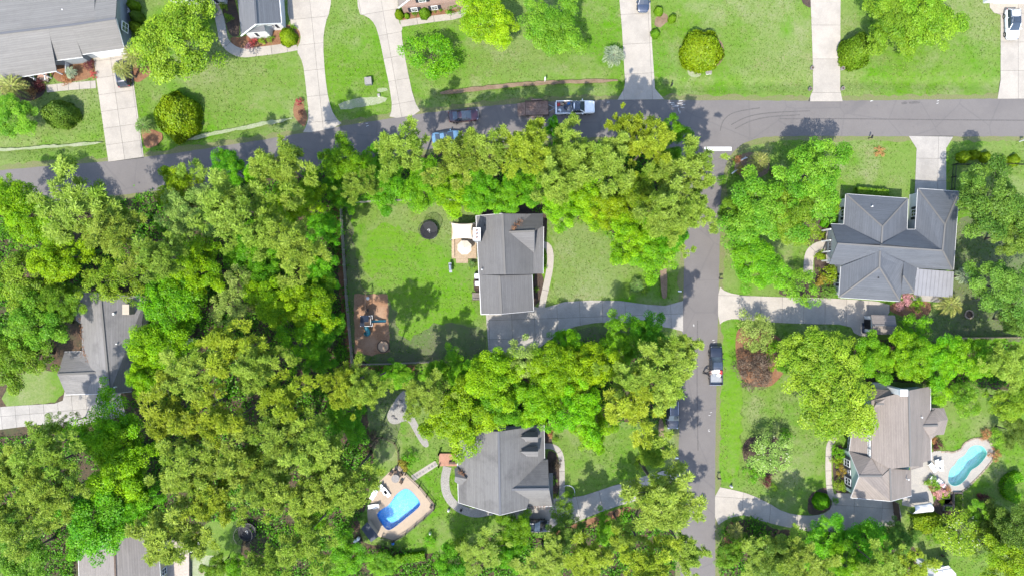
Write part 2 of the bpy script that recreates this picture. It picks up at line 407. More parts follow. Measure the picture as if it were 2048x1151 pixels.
def brickmat():
    m, t, b = nt('red_brick'); b.inputs['Roughness'].default_value = .9
    g = nd(t, 'ShaderNodeNewGeometry'); sp = nd(t, 'ShaderNodeSeparateXYZ'); t.links.new(g.outputs['Position'], sp.inputs[0])
    ad = nd(t, 'ShaderNodeMath', operation='ADD'); t.links.new(sp.outputs[0], ad.inputs[0]); t.links.new(sp.outputs[1], ad.inputs[1])
    cb = nd(t, 'ShaderNodeCombineXYZ'); t.links.new(ad.outputs[0], cb.inputs[0]); t.links.new(sp.outputs[2], cb.inputs[1])
    br = nd(t, 'ShaderNodeTexBrick'); t.links.new(cb.outputs[0], br.inputs['Vector'])
    br.inputs['Scale'].default_value = 1; br.inputs['Brick Width'].default_value = .23; br.inputs['Row Height'].default_value = .08; br.inputs['Mortar Size'].default_value = .01
    br.inputs['Color1'].default_value = (.21, .115, .085, 1); br.inputs['Color2'].default_value = (.15, .085, .065, 1); br.inputs['Mortar'].default_value = (.25, .21, .18, 1)
    t.links.new(br.outputs[0], b.inputs['Base Color']); return m
K['brick'] = brickmat()
def carpaint(name, c, metal=.3):
    metal = 0 if sum(c) > 1.2 else metal
    m, t, b = nt(name); b.inputs['Base Color'].default_value = (*c, 1); b.inputs['Metallic'].default_value = metal
    b.inputs['Roughness'].default_value = .32; b.inputs['Coat Weight'].default_value = .7; b.inputs['Coat Roughness'].default_value = .08
    f = noise_fac(t, 2.5, 4, .6, .4, .7); t.links.new(mixc(t, f, c, tuple(x*.85 for x in c)), b.inputs['Base Color'])
    return m
# foliage
L = {}
L['pine'] = leafmat('pine_needles', (0.09, 0.155, 0.008), (0.208, 0.278, 0.034), .32, .04, .12)
L['pineY'] = leafmat('yellow_pine_needles', (0.108, 0.164, 0.005), (0.236, 0.292, 0.02), .32, .04, .12)
L['lime'] = leafmat('lime_leaves', (0.066, 0.182, 0.001), (0.19, 0.325, 0.003), .34, .09, .16)
L['mid'] = leafmat('mid_green_leaves', (0.055, 0.142, 0.004), (0.16, 0.258, 0.014), .30, .08, .18)
L['pale'] = leafmat('pale_green_leaves', (0.11, 0.19, 0.024), (0.225, 0.3, 0.062), .30, .06, .15)
L['dark'] = leafmat('dark_green_leaves', (0.036, 0.088, 0.008), (0.105, 0.172, 0.018), .25, .08, .2)
L['bright'] = leafmat('bright_green_leaves', (0.042, 0.17, 0.002), (0.132, 0.288, 0.005), .34, .06, .15)
L['yellow'] = leafmat('yellow_green_leaves', (0.082, 0.165, 0.002), (0.178, 0.245, 0.006), .25, .02, .12)
L['gold'] = leafmat('golden_leaves', (.165, .125, .010), (.26, .215, .03), .25, .06, .12)
L['purple'] = leafmat('purple_brown_leaves', (0.046, 0.031, 0.022), (0.108, 0.08, 0.054), .2, .05, .2)
L['wine'] = leafmat('wine_red_leaves', (.040, .008, .012), (.095, .022, .028), .2, .05, .2)
L['red'] = leafmat('red_flowers', (.24, .02, .02), (.34, .06, .07), .2, .05, .2)
L['pink'] = leafmat('pink_flowers', (.33, .13, .14), (.45, .24, .22), .2, .05, .2)
L['orange'] = leafmat('rusty_leaves', (.18, .085, .03), (.30, .15, .06), .2, .05, .2)
L['petal'] = leafmat('white_petals', (0.24, 0.26, 0.14), (0.36, 0.37, 0.24), .2, .02, .1)
L['silver'] = leafmat('silver_green_fronds', (.105, .140, .075), (.200, .235, .150), .2, .05, .15)
L['palm'] = leafmat('palm_fronds', (.100, .130, .020), (.205, .205, .055), .2, .06, .2)
L['palmG'] = leafmat('green_palm_fronds', (.045, .105, .018), (.110, .175, .040), .2, .06, .2)
L['grass'] = leafmat('grass_blades', (.058, .135, .006), (.150, .165, .052), .25, .0, .0)
L['under'] = leafmat('undergrowth_leaves', (0.024, 0.105, 0.002), (0.08, 0.185, 0.005), .3, .05, .1)
# ================================================================ THE SETTING
POOL1 = [(803,979),(812,975),(822,980),(832,991),(841,1003),(840,1012),(812,1035),(782,1059),(772,1058),(763,1046),(754,1031),(755,1024),(765,1016),(776,1010),(783,1002),(789,991)]
POOL2 = [(1956,889),(1967,892),(1974,902),(1973,909),(1965,921),(1954,932),(1942,938),(1938,946),(1931,957),(1921,967),(1910,971),(1902,969),(1896,963),(1896,953),(1900,936),(1910,928),(1916,917),(1927,911),(1933,904),(1937,896),(1946,890)]
DITCHES = [[(840,192),(940,178),(1050,168),(1236,162)], [(1318,173),(1450,170),(1612,166)], [(1692,162),(1790,165),(1990,169)],
           [(-60,303),(100,292),(206,284)], [(322,284),(450,263),(588,238)], [(1472,690),(1474,800),(1472,930)], [(1322,515),(1324,560),(1326,596)], [(1320,835),(1322,880),(1322,930)]]
def build_ground():
    p1 = [P(*q) for q in chaikin(POOL1, 1)]; p2 = [P(*q) for q in chaikin(POOL2, 1)]
    step = .55; nx, ny = 330, 200
    x0, y0 = -nx * step / 2, -ny * step / 2
    xs = x0 + step * np.arange(nx + 1); ys = y0 + step * np.arange(ny + 1)
    X, Y = np.meshgrid(xs, ys); Z = np.zeros_like(X)
    for dl in DITCHES:
        w = [P(*q) for q in dl]; depth = .34; D = np.full_like(X, 9e9)
        for a, b in zip(w[:-1], w[1:]):
            dx, dy = b.x - a.x, b.y - a.y; l2 = dx*dx + dy*dy
            t = np.clip(((X - a.x)*dx + (Y - a.y)*dy)/l2, 0, 1)
            D = np.minimum(D, np.hypot(X - a.x - t*dx, Y - a.y - t*dy))
        Z = np.minimum(Z, -depth * np.exp(-(D / .85) ** 2))
    Z -= 0.0
    bm = bmesh.new()
    vs = [bm.verts.new((X[j, i], Y[j, i], Z[j, i])) for j in range(ny + 1) for i in range(nx + 1)]
    for j in range(ny):
        for i in range(nx):
            c = (x0 + (i + .5)*step, y0 + (j + .5)*step)
            if c[1] < -20 and (-25 < c[0] < -10 or c[0] > 60) and any(inside((c[0] + ex*step/2, c[1] + ey*step/2), pq) for pq in (p1, p2) for ex in (-1, 0, 1) for ey in (-1, 0, 1)): continue
            a = j*(nx + 1) + i
            bm.faces.new((vs[a], vs[a+1], vs[a+nx+2], vs[a+nx+1]))
    # skirt out to the horizon
    bx, by = x0 + nx*step, y0 + ny*step; F = 900
    for q in ([(-F,-F),(F,-F),(F,y0),(-F,y0)], [(-F,by),(F,by),(F,F),(-F,F)], [(-F,y0),(x0,y0),(x0,by),(-F,by)], [(bx,y0),(F,y0),(F,by),(bx,by)]):
        bm.faces.new([bm.verts.new((x, y, 0)) for x, y in q])
    bmesh.ops.recalc_face_normals(bm, faces=bm.faces)
    me = bpy.data.meshes.new('ground'); bm.to_mesh(me); bm.free(); me.materials.append(K['lawn'])
    if me.polygons[0].normal.z < 0: me.flip_normals()
    me.polygons.foreach_set('use_smooth', [True]*len(me.polygons))
    return props(link(bpy.data.objects.new('ground', me)), 'mown green lawn covering the plots between the houses', kind='structure')
build_ground()

def fill(loops):
    "triangulated flat fill of an outline with holes -> verts, faces (2D)"
    bm = bmesh.new()
    for lp in loops:
        v = [bm.verts.new((x, y, 0)) for x, y in lp]
        for i in range(len(v)): bm.edges.new((v[i-1], v[i]))
    bmesh.ops.triangle_fill(bm, use_beauty=True, use_dissolve=False, edges=bm.edges[:], normal=(0, 0, 1))
    bm.verts.index_update()
    vs = [tuple(v.co[:2]) for v in bm.verts]; fs = [[v.index for v in f.verts] for f in bm.faces]; bm.free()
    return vs, fs
HARD = []
def sheet(name, pts, z, m, label=None, ch=1, jit=0, parent=None, holes=(), world=False):
    g = pts if world else G(chaikin(pts, ch) if ch else pts)
    if name not in ('lawn', 'thin_grass'): HARD.append(np.array(g))
    if jit:
        rg = random.Random(hash(name + str(len(pts))) & 255); out = []
        for i in range(len(g)):
            a, b = g[i-1], g[i]; n = max(1, int(math.dist(a, b) / .7))
            for k in range(n):
                t = k / n; out.append((a[0]+(b[0]-a[0])*t + rg.uniform(-jit, jit), a[1]+(b[1]-a[1])*t + rg.uniform(-jit, jit)))
        g = out
    vs, fs = fill([g] + list(holes))
    mb = MB(); mb.add([(x, y, z) for x, y in vs], fs)
    # skirt down so that the sheet has an edge
    n = len(g); mb.add([(x, y, z) for x, y in g] + [(x, y, z - .05) for x, y in g], [[i, (i+1) % n, n + (i+1) % n, n + i] for i in range(n)])
    o = mb.build(name, m, parent)
    if parent is None: props(o, label, kind='structure')
    return o
# ---- woodland floor, beds and worn ground
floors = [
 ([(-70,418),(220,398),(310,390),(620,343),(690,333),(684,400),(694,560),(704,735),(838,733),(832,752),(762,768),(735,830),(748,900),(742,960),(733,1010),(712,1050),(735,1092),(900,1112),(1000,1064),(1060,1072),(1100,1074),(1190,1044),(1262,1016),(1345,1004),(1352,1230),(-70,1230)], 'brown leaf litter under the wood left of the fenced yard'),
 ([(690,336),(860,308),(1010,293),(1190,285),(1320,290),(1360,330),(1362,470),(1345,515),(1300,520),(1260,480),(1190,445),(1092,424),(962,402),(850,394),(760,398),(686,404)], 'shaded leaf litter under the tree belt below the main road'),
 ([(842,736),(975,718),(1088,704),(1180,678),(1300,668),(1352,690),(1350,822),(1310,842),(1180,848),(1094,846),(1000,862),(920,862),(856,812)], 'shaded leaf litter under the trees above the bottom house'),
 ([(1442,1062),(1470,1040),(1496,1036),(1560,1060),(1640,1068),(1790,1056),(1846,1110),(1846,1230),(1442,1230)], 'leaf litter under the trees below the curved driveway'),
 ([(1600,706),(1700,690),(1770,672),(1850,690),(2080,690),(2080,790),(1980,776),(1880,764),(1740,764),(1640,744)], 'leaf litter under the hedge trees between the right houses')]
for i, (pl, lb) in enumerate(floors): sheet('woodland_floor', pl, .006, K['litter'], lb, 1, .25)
sheet('lawn', [(726,480),(760,440),(830,470),(890,500),(920,560),(950,600),(955,640),(900,660),(850,705),(800,700),(790,620),(770,575),(728,560)], .003, K['lawnbright'], 'vivid green middle of the fenced yard lawn', 2, .6)
sheet('lawn', [(1442,660),(1490,650),(1482,760),(1484,900),(1470,965),(1436,965),(1438,800)], .003, K['lawnbright'], 'vivid green strip of lawn along the side street', 1, .4)
sheet('lawn', [(1090,432),(1180,450),(1250,490),(1300,540),(1290,590),(1180,596),(1110,600),(1104,540),(1108,490)], .003, K['lawnpale'], 'pale front lawn of the central house', 1, .5)
sheet('lawn', [(700,412),(820,405),(950,410),(945,440),(880,480),(760,470),(704,440)], .002, K['lawnpale'], 'paler grass at the top of the fenced yard', 1, .6)
sheet('lawn', [(20,756),(70,735),(128,745),(128,800),(60,810),(0,812)], .014, K['lawn'], 'small lawn beside the grey house in the wood', 1, .15)
sheet('lawn', [(395,1050),(450,1030),(500,1045),(480,1100),(470,1160),(395,1160)], .014, K['lawn'], 'small lawn beside the bottom left deck', 1, .2)
sheet('lawn', [(385,1092),(450,1092),(450,1170),(385,1170)], .010, K['lawn'], 'grass strip round the fire pit patio', 0, .1)
sheet('thin_grass', [(1905,445),(1960,430),(2080,440),(2080,682),(1925,672),(1850,690),(1830,660),(1880,625),(1900,570)], .005, K['shadegrass'], 'thin shaded grass right of the blue grey house', 1, .35)
sheet('thin_grass', [(972,713),(880,714),(842,728),(700,726),(692,600),(684,410),(700,420),(714,520),(720,580),(790,600),(800,690),(880,640),(930,650),(968,655)], .005, K['shadegrass'], 'thin worn grass along the picket fence', 1, .35)
sheet('thin_grass', [(1085,692),(1120,670),(1160,655),(1240,648),(1330,664),(1300,690),(1180,700)], .007, K['shadegrass'], 'shaded grass below the cracked driveway', 1, .2)
sheet('thin_grass', [(740,770),(830,760),(800,840),(790,905),(770,930),(745,900),(735,830)], .012, K['shadegrass'], 'dappled thin grass beside the rock garden', 1, .3)
beds = [
 ('straw', [(96,140),(110,125),(165,112),(188,112),(191,158),(115,168)], 'pine straw bed before the pale grey roofed porch'),
 ('mulch', [(0,135),(50,150),(92,170),(90,190),(60,205),(0,200)], 'dark bed with palm left of the porch steps'),
 ('straw', [(262,126),(300,118),(318,126),(300,150),(268,172)], 'pine straw round the palms beside the pale driveway'),
 ('straw', [(277,235),(300,258),(330,268),(318,290),(290,300),(284,270)], 'straw strip beside the round yellow shrub'),
 ('straw', [(486,76),(500,66),(560,52),(580,50),(598,58),(602,76),(592,96),(560,100),(490,106),(468,96),(458,72)], 'orange pine straw bed round the white gabled front'),
 ('mulch', [(448,-10),(470,-10),(484,72),(462,76),(452,50),(444,20)], 'dark bed between walkway and slate roof'),
 ('straw', [(586,205),(602,200),(616,232),(610,258),(588,238)], 'straw bed with red flowering shrub beside the wide driveway'),
 ('straw', [(797,30),(806,20),(930,12),(928,24),(880,32),(806,44)], 'brown bed below the brick front'),
 ('soil', [(1312,30),(1330,24),(1340,40),(1322,56),(1308,54)], 'bare patch between three small shrubs'),
 ('soil', [(1372,100),(1395,70),(1430,65),(1452,100),(1440,135),(1392,140)], 'worn ring round the golden shrub'),
 ('mulch', [(1596,-12),(1622,-12),(1624,17),(1608,12)], 'brown bed at the top edge beside a driveway'),
 ('mulch', [(1600,446),(1644,434),(1664,452),(1664,482),(1630,482),(1612,498),(1606,470)], 'dark bed left of the blue grey house entrance'),
 ('mulch', [(1628,506),(1650,500),(1660,530),(1680,540),(1680,598),(1600,592),(1560,592),(1556,575),(1580,555),(1606,558),(1628,556)], 'mulch bed between curved walk and blue grey house'),
 ('straw', [(1776,606),(1840,600),(1866,606),(1858,630),(1830,640),(1782,626)], 'flower bed with stone edge below the patio roof'),
 ('soil', [(1464,345),(1478,312),(1500,302),(1536,312),(1542,345),(1504,364)], 'straw bed on the street corner'),
 ('straw', [(1470,664),(1490,648),(1540,660),(1580,690),(1570,745),(1540,776),(1490,770),(1472,730)], 'straw bed under the purple brown shrub'),
 ('mulch', [(1484,890),(1500,870),(1560,872),(1580,910),(1560,950),(1510,950),(1488,925)], 'dark bed under the flowering magnolia'),
 ('mulch', [(1616,1000),(1622,985),(1648,972),(1656,975),(1662,1000),(1664,1016),(1640,1028),(1614,1028)], 'dark crescent bed with round green shrub'),
 ('mulch', [(1664,895),(1690,885),(1700,990),(1690,992),(1668,985)], 'bed of clipped shrubs beside the green gable'),
 ('mulch', [(1089,848),(1098,850),(1102,868),(1106,890),(1090,890)], 'brown bed beside the dormered roof'),
 ('mulch', [(1092,902),(1108,900),(1118,915),(1120,990),(1096,996)], 'dark bed inside the curved front walk'),
 ('mulch', [(1066,540),(1090,548),(1082,600),(1070,612),(1066,612)], 'dark bed between garage and curved walk'),
 ('mulch', [(945,556),(962,552),(964,584),(948,584)], 'dark gravel under the air conditioners'),
 ('mulch', [(964,402),(1090,420),(1096,445),(1088,500),(1080,440),(960,440)], 'shaded bed behind the central house'),
 ('straw', [(1086,1070),(1190,1032),(1262,1008),(1264,1022),(1190,1052),(1095,1082)], 'red straw strip along the lower driveway'),
 ('soil', [(1316,835),(1328,835),(1330,925),(1314,925)], 'brown bare strip beside the parked black car'),
 ('soil', [(1318,512),(1332,510),(1336,596),(1322,598)], 'brown bare strip beside the palmetto'),
 ('straw', [(1848,962),(1868,965),(1898,978),(1905,1000),(1890,1010),(1862,985)], 'flower bed between loungers and raised beds'),
 ('mulch', [(1866,990),(1925,985),(1925,1036),(1866,1036)], 'dark soil round the raised garden beds'),
 ('mulch', [(128,786),(160,784),(166,792),(152,802),(138,800)], 'half round bed before the grey house'),
 ('straw', [(1448,1050),(1475,1036),(1480,1110),(1462,1151),(1448,1120)], 'red straw under the corner shrubs'),
 ('litter', [(95,1095),(160,1085),(160,1170),(80,1170)], 'bare brown ground beside the tan grey roof')]
for m, pl, lb in beds: sheet('planting_bed', pl, .018, K[m], lb, 2, .08)
sheet('bare_soil', [(664,408),(682,404),(686,500),(696,640),(705,728),(760,732),(830,730),(828,742),(700,744),(684,640),(672,500)], .012, K['straw'], 'reddish bare soil strip outside the picket fence', 0, .2)
sheet('play_area', [(708,588),(775,587),(780,703),(745,710),(709,706)], .016, K['playsoil'], 'reddish mulch play area in the fenced yard', 0, .12)
for pl, lb in [([(676,205),(720,196),(775,192),(770,205),(720,215),(684,222)], 'pale sandy patch at the lawn tip between two driveways'),
               ([(752,178),(772,174),(776,182),(756,186)], 'small pale patch by the utility box'),
               ([(372,276),(450,258),(586,233),(586,240),(450,266),(374,284)], 'pale gravel strip along the ditch below the round shrub'),
               ([(-60,300),(100,291),(206,282),(206,287),(100,297),(-60,306)], 'pale strip along the ditch at the left edge'),
               ([(1372,137),(1400,135),(1402,155),(1378,155)], 'pale gravel below the golden shrub')]:
    sheet('gravel_strip', pl, .008, K['gravel'], lb, 1, .12)
sheet('ditch_edge', [(880,183),(950,174),(1050,163),(1236,157),(1236,164),(1050,171),(950,182),(882,190)], .010, K['soil'], 'brown dry ditch edge above the parked pickup', 1, .08)
# ---- roads
RT = [(-80,348),(0,340),(217,323),(288,315),(450,292),(609,266),(690,251),(779,237),(842,227),(930,217),(1010,209),(1120,202),(1240,199),(1450,201),(1690,202),(2000,197),(2130,196)]
RB = [(2130,273),(2048,273),(1800,273),(1560,272),(1520,275),(1492,284),(1470,299),(1456,318),(1447,345),(1442,380),(1440,450),(1437,600),(1433,760),(1430,900),(1431,1230),
      (1362,1230),(1360,1050),(1357,850),(1362,700),(1366,600),(1370,450),(1374,380),(1368,330),(1348,296),(1310,280),(1240,273),(1120,277),(1000,285),(850,298),(700,322),(450,362),(220,394),(0,410),(-80,416)]
vg = chaikin(RT + RB, 1); vw = []
for i in range(len(vg)):
    a, b, c = (P(*vg[k % len(vg)]) for k in (i-1, i, i+1)); t_ = (c - a).normalized(); n_ = Vector((t_.y, -t_.x, 0)); vw.append((vg[i], n_))
ar = area(G(vg)); sg = 1 if ar > 0 else -1
sheet('road_verge', [(p.x + n_.x*sg*.75, p.y + n_.y*sg*.75) for p, n_ in ((P(*q), n_) for q, n_ in vw)], .012, K['verge'], 'dry yellowish verge along the street edges', 0, .28, world=True)
road = sheet('road', RT + RB, .020, K['asphalt'], 'grey asphalt street with a side street turning off', 1, .05)
mb = MB(); a, b = P(1409, 298, .03), P(1463, 298, .03)
mb.box((a + b)/2, (b.x - a.x, .62, .003)); mb.build('stop_line', K['paint'], road)
rg = random.Random(3)
for (x, y, l, an) in [(1345,206,1.6,0),(1352,211,1.2,0),(1360,204,1.3,.1),(1366,212,.9,0),(1358,222,1.1,1.57),(1215,204,.5,.1),(1742,205,.6,.1),(1874,205,.5,.2),(736,249,.7,.2),(1428,681,.5,.3),(1420,827,.5,.1),(1420,861,.5,.1),(1386,650,.5,1.4)]:
    m_ = MB(); c = P(x, y, .028)
    for k in range(2): m_.box(c + Vector((rg.uniform(-.2,.2), rg.uniform(-.25,.25), k*.003)), (l*rg.uniform(.35,.7), .05, .006), an + rg.uniform(-.15,.15))
    m_.build('paint_mark', K['paint'], road)
def ribbon(pts, w, z):
    pts = [Vector((*p, 0)) for p in pts]; mb = MB()
    Lf, Rt = [], []
    for i, p in enumerate(pts):
        t = (pts[min(i+1, len(pts)-1)] - pts[max(i-1, 0)]).normalized(); n = Vector((-t.y, t.x, 0)) * (w/2)
        Lf.append(p + n); Rt.append(p - n)
    for i in range(len(pts)-1): mb.face([(*Rt[i][:2], z), (*Rt[i+1][:2], z), (*Lf[i+1][:2], z), (*Lf[i][:2], z)])
    return mb
for pl in ([(1470,258),(1500,243),(1540,234),(1600,230)], [(1462,250),(1495,234),(1540,226),(1620,222)], [(1440,262),(1448,240),(1470,225),(1520,216)], [(1560,238),(1700,238),(1900,240),(2060,241)], [(1395,640),(1394,760),(1396,900)]):
    ribbon([tuple(P(*q)[:2]) for q in catmull(pl)], .16, .026).build('tyre_mark', K['sealer'], road)
for (x, y, l) in ((1808,207,.7),(1828,206,1.3)):
    sheet('tar_patch', [(x-l*9,y-2),(x+l*8,y-3),(x+l*9,y+2),(x-l*7,y+3)], .027, K['sealer'], None, 1, .1, road)
# ---- driveways and walks: slabs with open joints
C, CG = K['concrete'], K['concrete_grey']
def slabs(name, label, pts, ang, sx, sy, m, ch=1, off=(0, 0), z=.045, gap=.035):
    g = G(chaikin(pts, ch) if ch else pts)
    base = sheet(name, g, .024, K['joint'], label, world=True)
    if area(g) < 0: g = g[::-1]
    ca, sa = math.cos(R(ang)), math.sin(R(ang)); o = g[0]
    U = [((x-o[0])*ca + (y-o[1])*sa, -(x-o[0])*sa + (y-o[1])*ca) for x, y in g]
    u0, u1 = min(u for u, v in U), max(u for u, v in U); v0, v1 = min(v for u, v in U), max(v for u, v in U)
    i0 = math.floor((u0 - off[0])/sx); i1 = math.ceil((u1 - off[0])/sx); j0 = math.floor((v0 - off[1])/sy); j1 = math.ceil((v1 - off[1])/sy)
    for i in range(i0, i1):
        for j in range(j0, j1):
            c = U
            for nx_, ny_, d_ in ((1, 0, off[0]+i*sx+gap/2), (-1, 0, -(off[0]+(i+1)*sx-gap/2)), (0, 1, off[1]+j*sy+gap/2), (0, -1, -(off[1]+(j+1)*sy-gap/2))):
                c = clip(c, nx_, ny_, d_)
                if len(c) < 3: break
            if len(c) < 3 or abs(area(c)) < .25: continue
            w_ = [(o[0] + u*ca - v*sa, o[1] + u*sa + v*ca) for u, v in c]
            zz = z + rg.uniform(-.006, .006)
            MB().prism(w_, .026, zz).build('slab', m, base)
    return base
def walk(name, label, pts, wpx, m, seglen=1.4, z=.045, gap=.05):
    cl = [P(*q) for q in catmull(pts, 8)]; w = wpx / S / 2
    # resample
    out = [cl[0]]; acc = 0; per = max(2, round(seglen/.45)); st = seglen/per
    for a, b in zip(cl[:-1], cl[1:]):
        l = (b - a).length; t = st - acc
        while t < l: out.append(a + (b - a)*(t/l)); t += st
        acc = l - (t - st)
    out.append(cl[-1])
    Lf, Rt = [], []
    for i, p in enumerate(out):
        t = (out[min(i+1, len(out)-1)] - out[max(i-1, 0)]).normalized(); n = Vector((-t.y, t.x, 0))*w
        Lf.append(p + n); Rt.append(p - n)
    base = sheet(name, [tuple(p[:2]) for p in Rt] + [tuple(p[:2]) for p in Lf[::-1]], .022, K['joint'], label, world=True)
    for i in range(0, len(out)-1, per):
        j = min(i+per, len(out)-1); idx = list(range(i, j+1))
        if len(idx) < 2: continue
        rr = [Rt[k].copy() for k in idx]; ll = [Lf[k].copy() for k in idx]
        for arr in (rr, ll):
            d1 = (arr[1]-arr[0]); arr[0] = arr[0] + d1.normalized()*min(gap/2, d1.length*.3)
            d2 = (arr[-2]-arr[-1]); arr[-1] = arr[-1] + d2.normalized()*min(gap/2, d2.length*.3)
        MB().prism([p[:2] for p in rr] + [p[:2] for p in ll[::-1]], .024, z + rg.uniform(-.005, .005)).build('slab', m, base)
    return base
slabs('driveway', 'pale concrete driveway with a black vehicle under palms', [(186,108),(250,100),(262,125),(288,316),(217,324)], -82, 2.6, 2.75, C, 0, (0, -.2))
slabs('driveway', 'wide pale driveway beside the slate grey gable', [(575,-30),(576,45),(598,58),(603,80),(592,100),(606,125),(611,165),(618,232),(613,252),(604,269),(688,252),(668,232),(657,200),(650,150),(646,85),(650,50),(661,20),(664,-30)], -84, 4.0, 3.3, C, 1)
slabs('driveway', 'pale driveway left of the brick front', [(714,-30),(716,28),(734,33),(750,48),(759,77),(769,127),(779,173),(785,217),(777,239),(844,228),(828,202),(812,127),(802,65),(806,55),(797,45),(795,-30)], -80, 3.6, 3.4, C, 1)
slabs('driveway', 'stained pale driveway with flared apron above the silver pickup', [(1236,-30),(1244,60),(1250,165),(1248,178),(1235,200),(1328,199),(1310,178),(1304,90),(1299,-30)], -87, 4.6, 4.4, C, 0)
slabs('driveway', 'weathered driveway with four round lights along it', [(1620,-30),(1625,110),(1626,180),(1616,203),(1685,203),(1680,180),(1681,-30)], -90, 5.2, 5.0, C, 0, (1, 0))
slabs('driveway', 'pale driveway under the white car', [(1979,-30),(1979,15),(1988,26),(2001,30),(2001,160),(1995,198),(2110,197),(2110,-30)], -90, 4.4, 4.4, C, 0)
slabs('driveway', 'short driveway to the top of the blue grey house', [(1817,272),(1833,297),(1829,392),(1892,392),(1892,297),(1907,272)], -91, 3.4, 4.6, CG, 0)
slabs('driveway', 'long driveway to the shed and blue grey house', [(1436,570),(1452,584),(1490,591),(1579,594),(1676,596),(1780,604),(1780,626),(1745,672),(1710,670),(1700,648),(1606,647),(1490,641),(1470,636),(1450,640),(1436,650)], -1, 3.3, 6.0, C, 1)
slabs('driveway', 'cracked grey driveway of the central house', [(971,618),(1066,612),(1084,616),(1096,613),(1130,603),(1180,600),(1240,601),(1290,608),(1330,611),(1366,601),(1366,662),(1340,655),(1290,648),(1240,643),(1190,645),(1150,652),(1115,668),(1085,690),(1060,706),(1040,713),(978,713)], 2, 3.5, 2.9, CG, 0, (.2, -.2))
slabs('driveway', 'shaded driveway of the bottom house', [(1015,1000),(1104,995),(1157,993),(1197,980),(1262,958),(1330,940),(1358,925),(1362,1012),(1330,990),(1257,1003),(1187,1028),(1137,1050),(1095,1065),(1010,1060)], 12, 3.6, 6, CG, 1)
slabs('driveway', 'broad curving driveway of the taupe roofed house', [(1430,971),(1470,979),(1500,987),(1536,1004),(1569,1024),(1613,1031),(1646,1027),(1664,1014),(1664,985),(1700,985),(1794,992),(1806,1046),(1763,1054),(1723,1058),(1633,1064),(1569,1052),(1524,1041),(1491,1028),(1457,1034),(1430,1053)], -4, 4.3, 4.6, C, 1)
slabs('driveway', 'driveway of the grey house in the wood', [(-80,818),(43,810),(110,806),(126,800),(130,780),(240,778),(252,830),(150,852),(80,848),(-80,868)], 5, 2.2, 2.2, CG, 0)
walk('walkway', 'straight front walk of the pale grey roofed house', [(93,178),(140,173),(192,169)], 15, C, 1.7)
walk('walkway', 'curved walk round the orange straw bed', [(426,2),(437,30),(443,55),(448,80),(462,97),(485,106),(520,103),(560,98),(594,92)], 18, C, 2.4)
walk('walkway', 'front walk below the brick house', [(801,48),(860,39),(912,32),(928,22),(932,8)], 13, C, 2.6)
walk('walkway', 'curved front walk of the central house', [(1082,489),(1094,491),(1099,500),(1101,516),(1099,540),(1094,565),(1088,592),(1083,616)], 13, C, 8)
walk('walkway', 'hooked front walk of the blue grey house', [(1658,490),(1637,493),(1622,504),(1617,522),(1616,557)], 19, C, 2.6)
walk('walkway', 'curved front walk of the bottom house', [(1084,892),(1100,891),(1114,897),(1122,912),(1124,940),(1124,996)], 11, CG, 3)
walk('walkway', 'pebbled path curling round the bottom house', [(895,932),(890,958),(893,984),(905,1004),(925,1018),(952,1025),(985,1020)], 17, K['aggregate'], 30)
walk('walkway', 'narrow front walk of the taupe roofed house', [(1674,858),(1668,874),(1659,890),(1657,910),(1657,950),(1660,982),(1668,996)], 12, C, 2.2)
sheet('path', [(799,785),(779,817),(773,832),(779,845),(792,848),(809,840),(817,842),(829,864),(842,887),(852,895),(860,889),(846,864),(834,844),(827,830),(815,815),(816,798),(812,778)], .03, K['aggregate'], 'pale gravel path with rock garden in the bottom back yard', 2)
pv = sheet('stepping_path', [(822,950),(870,920),(876,930),(828,961)], .03, K['concrete'], 'pale paved strip leading to the pool gate', 0)
for i in range(8):
    t = (i + .5)/8; c = P(825 + (873-825)*t, 955 + (926-955)*t, .05)
    MB().box(c, (.36, .36, .03), R(32)).build('paver', K['stone'], pv)
# ---- pools
def pool(name, label, out, holes_px, zt, deckmat, linm, depth, ch=1, tile=None):
    hole = G(chaikin(holes_px, 2))
    deck = sheet(name + '_deck', out, zt, deckmat, label + ' paved surround', ch, 0, None, [hole])
    if area(hole) < 0: hole = hole[::-1]
    root = thing('swimming_pool', label, 'pool', (*np.mean(np.array(hole), 0), 0))
    n = len(hole); c = np.mean(np.array(hole), 0)
    mb = MB()
    def ringz(f, z): return [((x-c[0])*f + c[0], (y-c[1])*f + c[1], z) for x, y in hole]
    r0, r1, r2 = ringz(1.004, zt + .002), ringz(1.0, -depth*.75), ringz(.86, -depth)
    for A, B in ((r0, r1), (r1, r2)):
        for i in range(n): mb.face([A[i], A[(i+1) % n], B[(i+1) % n], B[i]])
    vs, fs = fill([[(x, y) for x, y, z in r2]]); mb.add([(x, y, -depth) for x, y in vs], fs)
    mb.build('basin', linm, root, True)
    for k in range(n):
        pass
    vs, fs = fill([[(x, y) for x, y, z in ringz(1.003, 0)]])
    MB().add([(x, y, -.10) for x, y in vs], fs).build('water', K['water'], root, True)
    m3 = MB(); a, b = ringz(1.0, zt + .02), ringz(1.0, -.22); a2, b2 = ringz(.992, zt + .02), ringz(.992, -.22)
    for i in range(n):
        j = (i+1) % n; m3.face([a2[i], a2[j], b2[j], b2[i]]); m3.face([a[i], a[j], a2[j], a2[i]])
    m3.build('waterline_tile', tile or K['tilebl'], root, True)
    return root, deck, hole
D1 = [(796,927),(812,945),(839,970),(870,1008),(870,1016),(849,1035),(812,1066),(787,1081),(763,1073),(753,1071),(736,1045),(734,1014),(742,1003),(747,974),(776,945)]
